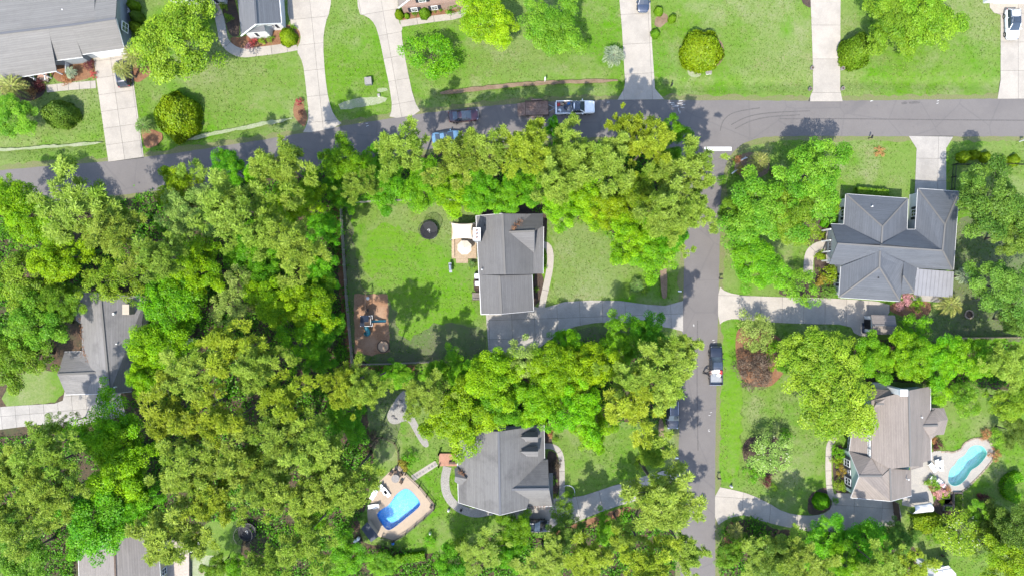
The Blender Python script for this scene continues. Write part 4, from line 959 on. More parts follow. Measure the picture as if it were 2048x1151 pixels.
walls(h, [(735,1047),(753,1071),(742,1079),(726,1057)], 1.95, K['walltan'])
h = hroot('garden_shed', 'small grey roof glimpsed between crowns in the left wood', 420, 665, 'shed')
rf = roof(h, [[(367,677,2.6),(386,676,2.6),(386,681,2.9),(367,682,2.9)], [(367,682,2.9),(386,681,2.9),(387,687,2.6),(368,688,2.6)]], K['metalroof'], .1)
walls(h, [(369,678),(385,677),(385,685),(369,687)], 2.5, K['greywood'])
# ================================================================ TREES AND PLANTS
def leafmesh(name, c, nrm, size, asp, lc, axis=None, rng=None):
    "one rhombic leaf (or needle tuft) per centre c; nrm = facing, axis = long direction"
    n = len(c); rng = rng or np.random.default_rng(1)
    nrm = nrm / np.maximum(np.linalg.norm(nrm, axis=1, keepdims=True), 1e-6)
    if axis is None: axis = rng.normal(size=(n, 3))
    u = axis - nrm * np.sum(axis * nrm, 1, keepdims=True); u /= np.maximum(np.linalg.norm(u, axis=1, keepdims=True), 1e-6)
    w = np.cross(nrm, u); s = size[:, None]
    fold = nrm * s * .18
    V = np.stack([c - u*s*.5, c + w*s*asp*.5 + fold, c + u*s*.5, c - w*s*asp*.5 + fold], 1).reshape(-1, 3)
    me = bpy.data.meshes.new(name); me.vertices.add(4*n); me.vertices.foreach_set('co', V.astype(np.float32).ravel())
    me.loops.add(4*n); me.loops.foreach_set('vertex_index', np.arange(4*n, dtype=np.int32))
    me.polygons.add(n); me.polygons.foreach_set('loop_start', np.arange(0, 4*n, 4, dtype=np.int32)); me.polygons.foreach_set('loop_total', np.full(n, 4, dtype=np.int32))
    at = me.attributes.new('lc', 'FLOAT_COLOR', 'POINT')
    colr = np.zeros((n, 4), np.float32); colr[:, :2] = np.clip(lc, 0, 1); colr[:, 3] = 1
    at.data.foreach_set('color', np.repeat(colr, 4, 0).ravel())
    me.update(); return me
def unit(v): return v / np.maximum(np.linalg.norm(v, axis=-1, keepdims=True), 1e-6)
def clumps(seed, n, R_, Hc, zc, lobes=4, ragged=.22, low=-.35, inner=.35):
    "clump centres spread through a lobed ellipsoid crown"
    g = np.random.default_rng(seed); out = []
    ph = g.uniform(0, 6.28, lobes); am = g.uniform(.3, 1, lobes) * ragged
    while len(out) < n:
        d = unit(g.normal(size=3))
        if d[2] < low: continue
        a = math.atan2(d[1], d[0]); f = 1 + sum(am[k]*math.sin((k+2)*a + ph[k]) for k in range(lobes))
        r = (inner + (1 - inner)*g.random()**.45)
        out.append((d[0]*R_*f*r, d[1]*R_*f*r, zc + d[2]*Hc*r))
    return np.array(out)
def leafy(name, seed, R_=4.5, Hc=3.2, zc=7.5, ncl=95, per=230, rc=(.7, 1.25), size=(.14, .30), asp=.62, flat=.55, ragged=.22, low=-.3, inner=.35, lobes=4):
    g = np.random.default_rng(seed); cc = clumps(seed, ncl, R_, Hc, zc, lobes, ragged, low, inner)
    C_, N_, S_, LC = [], [], [], []
    for c in cc:
        r = g.uniform(*rc); m = int(per * g.uniform(.7, 1.3) * (r/1.0)**1.5)
        d = unit(g.normal(size=(m, 3))); d[:, 2] = np.where(d[:, 2] < -.25, -d[:, 2], d[:, 2])
        rad = r * (.35 + .65*g.random((m, 1))**.5)
        p = d * rad * np.array([1, 1, flat]); C_.append(c + p)
        N_.append(unit(d*.6 + np.array([0, 0, .75]) + g.normal(size=(m, 3))*.45))
        S_.append(g.uniform(size[0], size[1], m)); tone = g.uniform(.15, .85); val = g.uniform(.25, .8)
        LC.append(np.stack([tone + g.normal(size=m)*.22, val + g.normal(size=m)*.16], 1))
    C_, N_, S_, LC = map(np.concatenate, (C_, N_, S_, LC))
    return leafmesh(name, C_, N_, S_, asp, LC, None, g), cc
def piney(name, seed, R_=3.6, Hc=3.4, zc=17, ncl=64, per=270, rc=(.62, 1.15), ragged=.28):
    g = np.random.default_rng(seed); cc = clumps(seed, ncl, R_, Hc, zc, 5, ragged, -.25, .25)
    C_, N_, A_, S_, LC = [], [], [], [], []
    for c in cc:
        r = g.uniform(*rc); m = int(per * g.uniform(.8, 1.2) * r**1.4)
        d = unit(g.normal(size=(m, 3)) + np.array([0, 0, .35]))
        # twigs: several tufts inside each puff
        k = 9; tw = unit(g.normal(size=(k, 3)) + np.array([0, 0, .55])) * r * .62
        ti = g.integers(0, k, m); dd = unit(d + tw[ti]*.6)
        p = tw[ti]*g.uniform(.6, 1.1, (m, 1)) + dd * r * g.uniform(.18, .48, (m, 1))
        C_.append(c + p*np.array([1, 1, .8])); A_.append(dd); nn = unit(np.cross(dd, g.normal(size=(m, 3)))); nn *= np.sign(nn[:, 2:3] + 1e-6); N_.append(unit(nn + np.array([0, 0, .7])))
        S_.append(g.uniform(.30, .52, m)); tone = g.uniform(.2, .85); val = g.uniform(.35, .75)
        LC.append(np.stack([tone + g.normal(size=m)*.2, val + g.normal(size=m)*.18], 1))
    C_, N_, A_, S_, LC = map(np.concatenate, (C_, N_, A_, S_, LC))
    return leafmesh(name, C_, N_, S_, .24, LC, A_, g), cc
def trunkmesh(cc, h, r0, zc, seed, limbs=14, lean=.3, first=.45):
    g = random.Random(seed); mb = MB()
    top = Vector((g.uniform(-lean, lean), g.uniform(-lean, lean), h*.93)); pts = []
    for i in range(8):
        t = i/7; pts.append(Vector((top.x*t**1.5 + g.uniform(-.08, .08), top.y*t**1.5 + g.uniform(-.08, .08), top.z*t)))
    pts[0] = Vector((0, 0, -.15))
    mb.tube(pts, [r0*1.35] + [r0*(1 - .82*i/7) for i in range(1, 8)], 8)
    idx = list(range(len(cc))); g.shuffle(idx)
    for i in idx[:limbs]:
        e = Vector(cc[i]); zs = max(h*first, min(e.z - .8, h*.85)) - g.uniform(0, 1.2)
        t = max(0, min(1, zs/top.z)); s = Vector((top.x*t**1.5, top.y*t**1.5, zs)); rr = r0*(1 - .8*t)*.42
        m_ = s.lerp(e, .5) + Vector((0, 0, -.25 + g.uniform(-.2, .3)))
        mb.tube([s, m_, e], [rr, rr*.6, rr*.2], 5, False)
        for q in range(2):
            e2 = m_.lerp(e, g.uniform(.2, .8)); mb.tube([e2, e2 + Vector((g.uniform(-1, 1), g.uniform(-1, 1), g.uniform(.1, .8)))], [rr*.35, rr*.12], 4, False)
    return mb
PROTO = {}
def proto(key, crown, trunk, h, zc, R_):
    to = trunk.build('trunk', K['bark'], None); tm = to.data; bpy.data.objects.remove(to)
    tm.polygons.foreach_set('use_smooth', [True]*len(tm.polygons))
    crown.materials.append(L['pine']); PROTO.setdefault(key, []).append((crown, tm, h, zc, R_))
for s in range(5):
    me, cc = piney('pine_crown', 10 + s, 3.6, 3.2 + .3*s, 17, 52 + 5*s); proto('pine', me, trunkmesh(cc, 20.5, .24, 17, s, 18, .6, .62), 21, 17.5, 4.15)
for s in range(6):
    me, cc = leafy('leaf_crown', 30 + s, 4.5, 3.4, 8.2, 100, 235, ragged=.2 + .03*s); proto('leaf', me, trunkmesh(cc, 10.5, .24, 8.2, s + 50, 20, .5, .3), 11.5, 9.4, 5.1)
for s in range(3):      # looser crowns that show their branches
    me, cc = leafy('open_crown', 60 + s, 4.5, 3.2, 8.2, 70, 165, rc=(.6, 1.0), ragged=.3, inner=.25); proto('open', me, trunkmesh(cc, 11, .22, 8.2, s + 80, 34, .6, .3), 11.5, 9.4, 5.4)
for s in range(3):      # small garden trees
    me, cc = leafy('small_crown', 70 + s, 2.3, 1.7, 3.0, 60, 170, rc=(.42, .75), size=(.11, .21), ragged=.18, low=-.5); proto('small', me, trunkmesh(cc, 3.6, .10, 3, s + 90, 14, .15, .25), 4.6, 3.6, 2.8)
for s in range(3):      # clipped round shrubs
    g = np.random.default_rng(90 + s); m = 9000; d = unit(g.normal(size=(m, 3))); d[:, 2] = np.abs(d[:, 2])
    bump = 1 + .10*np.sin(d[:, 0]*5 + s) * np.cos(d[:, 1]*6 + 2*s) + .06*np.sin(d[:, 2]*9 + 4*d[:, 0])
    p = d * (.9 + .1*g.random((m, 1))**2) * bump[:, None] * np.array([2, 2, 2.2]) + np.array([0, 0, .05])
    cl = .5 + .16*np.sin(p[:, 0]*1.7 + s)*np.cos(p[:, 1]*1.9 + 1)
    me = leafmesh('shrub_crown', p, unit(d + g.normal(size=(m, 3))*.35), g.uniform(.12, .24, m), .6, np.stack([cl + g.normal(size=m)*.22, .5 + g.normal(size=m)*.2], 1), None, g)
    mb = MB()
    for k in range(7):
        a = k*.9; mb.tube([(0, 0, -.05), (math.cos(a)*.5, math.sin(a)*.5, .9), (math.cos(a)*1.2, math.sin(a)*1.2, 1.5)], [.07, .045, .02], 5)
    proto('shrub', me, mb, 2.3, 1.6, 2.1)
for s in range(3):      # loose low bushes
    me, cc = leafy('bush_crown', 110 + s, 1.5, 1.1, .75, 34, 90, rc=(.35, .6), size=(.13, .25), ragged=.25, low=-.4); proto('bush', me, trunkmesh(cc, 1.3, .05, .8, s + 120, 8, .1, .1), 1.9, 1.1, 1.9)
FLOWERS = {}
def flowers(key, n, R_, Hc, zc, sz):
    g = np.random.default_rng(5); d = unit(g.normal(size=(n, 3))); d[:, 2] = np.abs(d[:, 2])
    p = d*np.array([R_, R_, Hc])*g.uniform(.85, 1.05, (n, 1)) + np.array([0, 0, zc]); p = np.repeat(p, 4, 0) + g.normal(size=(4*n, 3))*sz*.3
    me = leafmesh('blossom', p, np.tile([0, 0, 1.], (4*n, 1)) + g.normal(size=(4*n, 3))*.5, np.full(4*n, sz), .7, np.stack([g.random(4*n), g.random(4*n)], 1), None, g)
    me.materials.append(L['petal']); FLOWERS[key] = me
flowers('small', 40, 2.1, 1.6, 3.0, .12); flowers('bush', 80, 1.5, 1.2, .8, .14)
TR = random.Random(21)
def part(name, me, parent, m=None):
    o = bpy.data.objects.new(name, me); link(o, parent)
    if m is not None: o.material_slots[0].link = 'OBJECT'; o.material_slots[0].material = m
    return o
def plant(kind, m, px, py, rpx, h, label, name, cat, group=None, sq=1.0, flower=None, rz=None):
    lst = PROTO[kind]; cr, tm, h0, zc0, R0 = lst[TR.randrange(len(lst))]
    zc = zc0 * h / h0; p = P(px, py, zc); r = rpx / S * (1 - zc/H)
    t = thing(name, label, cat, (p.x, p.y, 0), TR.uniform(0, 6.28) if rz is None else rz, group)
    s = r / R0; t.scale = (s*sq, s/sq, h/h0)
    part('trunk' if kind in ('pine', 'leaf', 'open', 'small') else 'stem', tm, t); part('crown' if kind not in ('shrub', 'bush') else 'foliage', cr, t, L[m])
    if flower: part('blossom', FLOWERS['small' if kind in ('small',) else 'bush'], t, L[flower])
    return t
# kind px py radius height | label
TREES = '''
pine pine 165 418 84 21|broad olive pine overhanging the road at the far left
pine pine 232 470 56 20|pale olive pine with separate puffs right of the broad left pine
leaf lime 52 432 66 12|lime green tree at the left edge below the road
leaf lime 112 512 58 12|lime green tree above the half hidden grey house
leaf lime 10 388 40 10|yellow green tree cut by the left edge under the road
leaf mid 48 560 74 11|mid green tree left of the grey house roof
leaf mid 60 650 66 11|mid green tree hiding the west side of the grey house
leaf mid 118 608 46 10|small crown touching the upper left of the grey roof
leaf mid 30 716 62 10|mid green tree at the left edge beside the small lawn
open mid 225 560 70 12|grey green tree leaning over the top of the grey roof
leaf lime 352 372 44 11|lime tree at the road edge left of centre in the wood
leaf pale 372 428 60 12|pale green tree with white branches near the road bend
pine pine 452 405 74 21|olive pine in the wood below the road bend
pine pine 318 512 50 19|olive pine right of the tree over the grey roof
leaf lime 385 540 62 12|lime tree in the middle of the left wood
leaf lime 338 606 68 12|bright lime tree right of the grey house
leaf lime 318 690 60 12|lime tree overhanging the right side of the grey roof
leaf lime 290 748 44 11|lime tree at the lower right corner of the grey roof
open pale 468 600 62 12|pale silvery tree in the middle of the left wood
leaf bright 505 500 52 9|deep green understorey tree between two pines
pine pine 560 332 66 21|olive pine at the road with its leaning trunk showing
pine pine 520 470 50 20|olive pine above the fallen trunk in the wood
leaf lime 560 420 46 11|lime tree below the roadside pine
leaf lime 604 388 46 10|yellow green tree left of the yard corner
leaf bright 682 318 46 10|bright green tree by the road above the yard corner
pine pine 592 498 58 21|olive pine whose bare trunk reaches to the picket fence
leaf bright 644 455 38 8|deep green tree at the upper left of the fence
leaf bright 640 545 40 8|dark green tree against the left fence below the bare trunk
leaf lime 545 600 56 11|lime tree in the wood level with the playset
leaf lime 612 612 58 11|yellow green tree left of the play area
open lime 590 676 58 12|yellow green tree with tangled bare branches
leaf bright 640 655 42 9|bright green tree against the fence left of the playset
leaf bright 632 592 42 9|rounded green crown touching the left fence
leaf bright 520 555 46 9|green understorey crown in the centre of the left wood
pine pineY 450 700 62 20|yellow olive pine right of the hidden shed
pine pine 392 742 58 20|olive pine below the hidden shed
pine pine 520 730 50 19|olive pine beside the russet crown in the wood
open pine 505 762 34 13|russet tinged small crown deep in the left wood
pine pineY 345 838 70 21|large round pine in the lower left wood
pine pineY 442 842 58 21|rounded yellow pine right of the large round pine
pine pine 470 918 62 21|olive pine above the second trampoline
pine pine 380 930 64 20|olive pine in the lower left wood beside the lime trees
leaf lime 222 866 72 12|lime tree covering the end of the wood driveway
leaf lime 232 935 72 13|tall lime tree in the lower left wood
leaf bright 190 1040 84 12|bright green tree over the tan grey roof
leaf bright 275 1012 48 11|bright green crown right of the one over the tan roof
pine pine 84 900 68 21|olive pine below the wood driveway at the left
pine pine 34 950 54 20|olive pine at the left edge low in the picture
pine pine 108 985 58 20|olive pine between lime trees at the lower left
pine pine 36 1042 58 20|olive pine at the left edge above the corner bush
leaf mid 36 1112 62 10|green tree in the bottom left corner
open mid 116 850 32 8|thin pine sapling over the wood driveway
pine pine 345 1052 74 21|olive pine overhanging the deck of the bottom left house
pine pineY 416 1000 58 20|yellow olive pine left of the second trampoline
pine pine 528 975 56 20|olive pine between the second trampoline and the wood's dark gap
pine pine 606 1084 62 21|large olive pine at the bottom right of the second trampoline
pine pine 560 870 62 21|olive pine in the lower wood left of the pool
pine pine 625 905 66 21|broad olive pine above left of the rectangular pool
pine pine 690 965 60 20|olive pine overhanging the pool deck
pine pineY 565 800 54 19|yellow olive pine below the tangled branches
pine pineY 690 776 46 20|yellow olive pine below the play area corner
pine pine 735 768 44 20|lone olive pine below the fence corner
pine pine 610 990 58 20|olive pine left of the pool shed
pine pine 530 1130 50 19|olive pine at the bottom edge below the second trampoline
leaf dark 540 930 44 9|dark understorey tree between pines left of the pool
leaf bright 690 830 52 8|deep green understorey tree above the pool
leaf bright 790 752 34 5|deep green tree behind the lower fence
leaf bright 634 715 36 7|deep green crown at the lower left fence corner
leaf bright 690 1115 48 7|green tree at the bottom below the pool shed
leaf bright 765 1128 30 4|green crown at the bottom edge below the pool
leaf bright 628 1040 38 8|dark crown between pines left of the pool shed
leaf bright 478 1142 34 6|green crown beside the second trampoline at the bottom
leaf mid 430 1140 30 6|small crown at the bottom edge beside the fire pit patio
pine pine 852 788 48 15|pale loose pine over the rock garden
leaf lime 915 840 72 11|wide lime tree covering the bottom house corner
leaf bright 925 748 42 7|deep green tree right of the lower fence
leaf lime 985 755 64 12|lime tree above the bottom house
open pale 1060 722 58 12|pale grey green tree below the cracked driveway
leaf lime 1108 742 58 12|lime tree with bright sprays below the driveway
leaf bright 1000 806 54 10|green tree right of the wide lime tree
leaf lime 1078 798 56 11|yellow green tree above the dormers
leaf lime 1178 735 62 12|bright lime tree in the middle of the lower belt
leaf lime 1160 815 58 12|bright yellow green tree left of the roadside pines
leaf lime 1190 860 44 9|lime tree hanging over the front lawn of the bottom house
leaf bright 1240 690 50 10|deep green tree below the driveway curve
leaf bright 1300 672 46 10|green tree at the driveway end near the side street
pine pine 1345 712 54 18|olive pine at the side street below the driveway
pine pineY 1262 806 66 19|large yellow olive pine left of the parked black car
pine pine 1328 758 56 19|olive pine leaning over the side street
pine pine 1255 752 44 18|narrow olive pine behind the roadside pines
leaf lime 1130 690 36 8|small lime crown touching the driveway edge
leaf bright 872 748 32 5|green crown at the fence end
pine pine 1326 984 80 20|big yellow olive pine between lower driveway and side street
leaf mid 1310 900 36 8|loose green crown above the big roadside pine
pine pine 962 1102 46 9|slender olive pine in the bottom centre
leaf bright 1030 1060 40 7|bright green tree hiding the black car
leaf bright 905 1130 44 8|green crown at the bottom edge left of the slender pine
pine pine 1090 1122 48 9|olive pine at the bottom below the black car
pine pineY 1180 1112 54 12|yellow tipped pine at the bottom below the straw strip
pine pine 1248 1072 36 11|olive pine below the lower driveway
pine pine 1372 1108 44 15|grey green pine at the bottom beside the side street
pine pineY 1300 1130 56 18|yellow pine at the bottom edge left of the side street
leaf bright 1215 1058 30 5|dark green crown under the straw strip
leaf bright 1015 1110 36 7|deep green crown at the bottom between pines
leaf dark 1130 1062 34 6|dark crown right of the black car
pine pine 805 300 56 19|olive pine at the road left of the blue car
pine pine 912 318 56 19|olive pine half covering the blue car
pine pine 968 302 56 19|round olive pine above the central house
pine pineY 1062 308 58 19|yellow olive pine below the trailer
pine pine 1146 308 56 18|broad olive pine below the silver pickup
pine pineY 1252 266 42 18|yellow pine nearest the junction of driveway and road
pine pineY 1298 288 50 19|yellow pine with rounded puffs near the street corner
pine pine 1372 342 62 19|olive pine overhanging the stop line
pine pine 1215 335 60 20|olive pine in the middle of the upper belt
pine pine 1330 410 62 19|olive pine left of the side street
pine pine 1385 425 44 18|olive pine touching the side street
pine pine 1105 362 52 19|olive pine behind the yellow roadside pine
pine pine 1345 455 44 16|olive pine at the lower end of the upper belt
pine pine 720 372 38 17|small olive pine above the top left yard corner
leaf bright 1112 258 24 8|little bright green tree at the road below the pickup
leaf bright 1350 262 30 8|bright green sapling beside the street corner
leaf bright 1335 320 34 8|green crown between corner pines
leaf bright 690 385 40 7|green crown at the top left corner of the yard
leaf bright 772 372 52 9|bright green tree along the top fence
leaf bright 845 372 48 9|yellow green tree along the top fence
leaf lime 905 388 46 9|lime tree leaning over the top fence
leaf bright 960 378 46 9|green tree at the end of the top fence
leaf bright 1020 388 46 9|green tree behind the central roof
leaf bright 1075 372 44 9|deep green tree behind the central house
leaf lime 1120 405 50 9|lime tree at the corner of the front lawn
leaf lime 1178 395 54 10|yellow green tree above the front lawn
leaf lime 1228 420 52 10|lime tree edging the front lawn
leaf lime 1262 470 52 10|lime tree at the right of the front lawn
leaf bright 1302 500 58 9|rounded bright green tree jutting into the front lawn
leaf bright 1340 470 44 9|deep green tree left of the side street
leaf mid 1270 380 46 10|green crown deep in the upper belt
leaf mid 1150 340 40 9|green crown between the upper belt pines
leaf bright 740 330 34 8|green crown at the road left of the olive pine
leaf lime 520 345 34 9|yellow green crown at the road bend
leaf bright 455 335 38 8|dark green crown at the road left of the leaning pine
leaf mid 350 78 88 12|large light green tree beside the pale grey roof
small lime 860 108 56 5|lime green garden tree right of the brick house driveway
leaf lime 975 40 60 8|yellow green tree above the lime garden tree
leaf mid 1108 52 66 8|dense olive green tree near the top centre
shrub yellow 1408 96 47 3.4|rounded golden green tree on the upper lawn
leaf mid 1860 25 72 8|yellow green tree at the top edge right of the driveway lights
leaf mid 1790 50 62 7|olive green tree right of the round dark green one
shrub mid 1722 96 36 4.2|round dark green tree beside the lighted driveway
shrub dark 108 224 33 3.8|dark green tree on the far left lawn
leaf mid 22 232 50 6|dark green tree at the left edge above the road
leaf mid 1528 420 80 9.5|big light green tree between side street and blue grey house
leaf mid 1630 348 74 10|big green tree below the main road beside the blue grey house
leaf mid 1580 430 60 9|green tree left of the blue grey house
leaf mid 1468 425 34 7|green tree edge beside the side street
leaf bright 1518 526 58 8|round green tree above the long driveway
small mid 1608 576 42 4|small light green tree at the driveway bed
leaf dark 1992 405 78 10|dark green tree right of the blue grey house
leaf dark 2010 575 70 9|dark green tree at the right edge level with the driveway
leaf dark 2040 640 40 7|dark green crown at the right edge above the hedge trees
leaf dark 2040 470 50 9|dark green tree at the right edge
small pale 1514 664 46 4.5|pale glossy leaved tree beside the long driveway
small purple 1512 744 43 4|purple brown shrub tree beside the black pickup
small lime 1560 708 34 3.5|yellow green shrub right of the purple one
leaf mid 1648 720 78 9|large green tree above the taupe roof
leaf mid 1672 802 92 9|large light green tree over the front of the taupe house
leaf mid 1600 720 40 7|green crown at the left end of the hedge trees
leaf bright 1742 716 50 8|deep green tree below the garden shed
leaf lime 1818 708 50 8|lime tree in the row behind the garden shed
leaf lime 1882 716 50 8|yellow green tree in the row between the right houses
leaf bright 1946 716 46 8|bright green tree in the row before the wooden fence
small lime 1835 655 36 4|lime shrub right of the garden shed
pine pine 2010 728 44 12|grey green tree at the right end of the row
leaf mid 2030 800 46 8|green tree at the right edge above the kidney pool
leaf dark 2038 865 34 6|dark tree at the right edge beside the kidney pool
small lime 1880 785 34 4|lime shrub tree touching the taupe roof
small mid 1928 785 30 4|round shrub tree on the lawn above the kidney pool
small mid 1940 808 30 4|second shrub tree on the lawn above the kidney pool
leaf dark 1998 1050 44 4.5|green tree below the C shaped hedge
leaf dark 2040 1060 50 8|dark green tree at the lower right edge
leaf yellow 2030 1120 62 8|golden green tree in the bottom right corner
leaf mid 1976 1034 34 3.6|bright green crown right of the raised beds
pine pine 1518 1112 44 7.5|grey green pine below the curved driveway
pine pine 1578 1092 40 6.5|feathery pine at the edge of the curved driveway
leaf bright 1660 1096 58 5|dark green tree below the taupe house driveway
leaf bright 1738 1090 54 5.5|deep green tree along the bottom of the driveway
pine pine 1620 1130 52 13|olive pine at the bottom edge right of the side street
pine pine 1760 1130 50 13|olive pine at the bottom edge left of the metal shed
leaf dark 1560 1125 50 8|dark crown at the bottom edge near the side street
leaf bright 1700 1135 44 8|green crown at the bottom edge between pines
pine pineY 1820 1135 44 12|yellow tipped pine beside the metal shed
leaf mid 1458 1110 30 5|thin green tree at the bottom right of the side street
leaf dark 1800 1075 36 6|dark tree with few blossoms near the brown fence
small mid 1124 1020 30 4|slender green tree on the shaded driveway'''
for ln in TREES.strip().split('\n'):
    a, lb = ln.split('|'); k, m, px, py, r, hh = a.split(); hh = float(hh)
    nm = 'pine_tree' if k == 'pine' else ('garden_tree' if k in ('small', 'shrub') else 'broadleaf_tree')
    plant(k, m, float(px), float(py), float(r), hh * TR.uniform(.95, 1.06), lb, nm, 'tree', None, TR.uniform(.92, 1.08))
plant('small', 'pale', 1546, 908, 50, 4.5, 'magnolia with white blossoms on the lower right lawn', 'magnolia_tree', 'tree', None, 1, 'petal')
plant('small', 'mid', 1928, 1068, 56, 4.5, 'magnolia with white blossoms beside the raised beds', 'magnolia_tree', 'tree', None, 1, 'petal')
# kind material px py radius height | label
SHRUBS = '''
shrub yellow 345 226 50 4.2|large round yellow green clipped shrub on the left lawn
shrub yellow 573 71 19 2.0|round golden clipped shrub in the orange straw bed
shrub yellow 797 26 10 1.6|round clipped shrub at the corner of the brick front
shrub mid 813 30 6 1.0|small clipped shrub second from the brick corner
bush mid 829 27 7 .9|loose small shrub left of the big round one
shrub mid 848 22 13 1.8|largest round clipped shrub before the brick front
bush mid 869 20 6 .8|tiny loose shrub right of the largest round one
bush mid 882 17 7 1.0|small loose shrub fifth along the brick front
bush bright 905 10 20 1.6|spreading green shrub at the right end of the brick front
shrub mid 1319 20 10 1.4|upper of three small shrubs by the top driveway
shrub mid 1346 35 9 1.4|right of three small shrubs by the top driveway
shrub mid 1312 65 10 1.5|lower of three small shrubs by the top driveway
bush red 505 84 11 1.2|red flowering shrub in the orange bed
bush pink 498 92 9 1.0|pink flowering shrub in the orange bed
bush mid 524 82 9 .9|low green shrub right of the red flowers
bush mid 540 78 9 1.0|green shrub left of the golden ball
bush bright 586 55 7 .9|bright little shrub above the golden ball
bush mid 457 35 10 1.2|green shrub between walkway and slate roof
bush mid 446 12 10 1.2|green shrub at the top between two walks
bush bright 415 22 18 1.8|green shrub below the white windows at the top
bush red 600 203 9 1.0|red flowering shrub beside the wide driveway
bush wine 600 225 6 .8|dark shrub below the red flowers by the driveway
bush orange 132 158 14 .9|rusty low plants along the straight walk
bush wine 177 130 13 1.1|wine red shrub at the garage corner
bush red 186 150 8 .8|small red shrub by the pale driveway
bush wine 78 170 16 1.3|wine red shrub left of the porch steps
bush orange 62 184 14 1.0|rusty shrub beside the far left palm
bush dark 10 150 16 1.4|dark shrub at the left edge under the porch
shrub dark 268 30 13 2.2|lower tall shrub along the grey siding wall
shrub mid 266 52 12 2.2|middle tall shrub along the grey siding wall
shrub mid 262 8 12 2.2|upper tall shrub along the grey siding wall
shrub yellow 1933 312 13 1.7|leftmost ball shrub behind the black fence
shrub yellow 1953 308 11 1.6|second ball shrub behind the black fence
shrub yellow 1976 313 12 1.6|third ball shrub behind the black fence
shrub yellow 2008 320 11 1.2|fourth ball shrub behind the black fence
shrub yellow 2032 320 13 1.2|rightmost ball shrub behind the black fence
bush orange 1760 302 12 .6|low brownish tuft on the upper right lawn
bush yellow 1668 415 18 1.6|yellow green shrub at the wall of the blue grey house
shrub bright 1652 446 10 1.0|clipped green shrub beside the house corner
bush yellow 1644 470 10 .9|spiky yellow green plant in the entrance bed
bush yellow 1642 512 13 1.1|yellow green plant inside the hooked walk
bush yellow 1662 548 24 1.8|large variegated yellow shrub near the blue grey house
bush gold 1644 560 16 1.5|pale tan shrub beside the variegated one
bush dark 1660 582 22 1.6|dark green shrub at the driveway corner of the house
bush pink 1815 596 16 1.3|pink flowering shrub below the patio roof
bush pink 1800 612 12 1.0|second pink shrub near the garden shed
bush bright 1836 606 17 1.3|bright green shrub in the stone edged bed
bush bright 1672 1000 8 .6|tiny shrub at the garage corner of the taupe house
shrub bright 1647 1005 18 2.0|round green shrub in the dark crescent bed
bush bright 1678 905 17 1.7|upper green shrub beside the pale green gable
bush gold 1686 940 14 1.4|rusty golden shrub beside the pale green gable
bush yellow 1676 920 14 1.4|yellow shrub between walk and pale green gable
bush mid 1680 970 16 1.6|lower green shrub beside the pale green gable
bush bright 1571 872 18 1.6|green shrub above the magnolia
bush bright 1508 942 22 1.6|bright green shrub below the magnolia
bush wine 1534 962 14 1.2|wine red shrub below the magnolia
bush mid 1548 974 11 .8|small green shrub below the wine red one
bush purple 1492 905 12 1.3|purple shrub left of the magnolia
bush wine 1968 996 16 1.5|wine red shrub on the lawn below the kidney pool
bush mid 1996 872 20 1.2|green shrub beyond the kidney pool's far end
bush orange 1972 868 14 1.0|rusty shrub at the top of the kidney pool
bush orange 1992 908 14 1.0|rusty shrub right of the kidney pool
bush wine 1876 890 14 1.1|reddish shrub beside the taupe house patio
bush orange 1868 878 9 .9|rusty shrub under the taupe eave
bush mid 1862 962 15 1.0|green bedding left in the bed by the loungers
bush pink 1880 982 17 1.0|flowering bedding plants between loungers and raised beds
bush mid 1872 972 14 .9|green bedding plants beside the two lower loungers
bush orange 1896 978 9 .7|rusty bedding plants at the pool edge
bush bright 1915 774 16 1.6|green shrub in the lawn bed above the pool
bush bright 1074 512 6 1.0|upper round shrub inside the front walk
bush bright 1089 512 6 .9|upper of two porch shrubs beside the curved walk
bush bright 1089 534 6 .9|lower of two porch shrubs beside the curved walk
bush bright 1072 578 6 .9|green shrub in the dark bed beside the garage
bush mid 944 530 9 1.3|dark green shrub below the cream deck
bush mid 1104 990 9 .9|green shrub before the shaded garage
bush mid 1106 960 9 1.0|clipped green shrub left of the lower front walk
bush purple 1112 930 13 1.2|dark purple shrub inside the lower front walk
bush mid 1112 878 8 .8|green shrub above the lower front walk
bush orange 1100 866 10 .8|brown shrub beside the dormered roof
bush bright 1140 988 9 .9|green shrub in the ring beside the lower driveway
bush mid 1282 930 18 1.8|green shrub left of the big roadside pine
bush gold 808 928 14 1.6|orange tinged shrub above the pool gate
bush bright 822 915 18 1.6|green shrub above the pool gate
bush purple 745 880 18 1.3|brown brushwood left of the shaded back lawn
bush bright 860 1080 16 1.4|green shrub right of the lower pool corner
bush mid 920 1085 20 1.6|green shrub left of the slender pine
bush orange 1476 318 10 .8|rusty plant at the street corner
bush wine 1546 345 8 .8|dark red plant in the corner bed
bush gold 1482 340 12 1.0|tan plant in the corner bed
bush mid 1444 360 14 1.6|grey green shrub leaning over the side street
bush mid 1288 582 10 .7|small yellow tipped plant right of the palmetto
bush mid 1476 1076 24 1.7|grassy shrub at the driveway mouth
bush dark 1510 1090 26 1.6|dark shrub right of the red straw
bush bright 1870 1075 18 1.5|green shrub left of the lower magnolia
bush wine 1905 1040 8 .9|red plant below the raised beds
bush yellow 1884 1002 8 .5|lettuce green plants in the left raised bed'''
for ln in SHRUBS.strip().split('\n'):
    a, lb = ln.split('|'); k, m, px, py, r, hh = a.split()
    plant(k, m, float(px), float(py), float(r), float(hh), lb, 'shrub', 'shrub', None, TR.uniform(.94, 1.06))
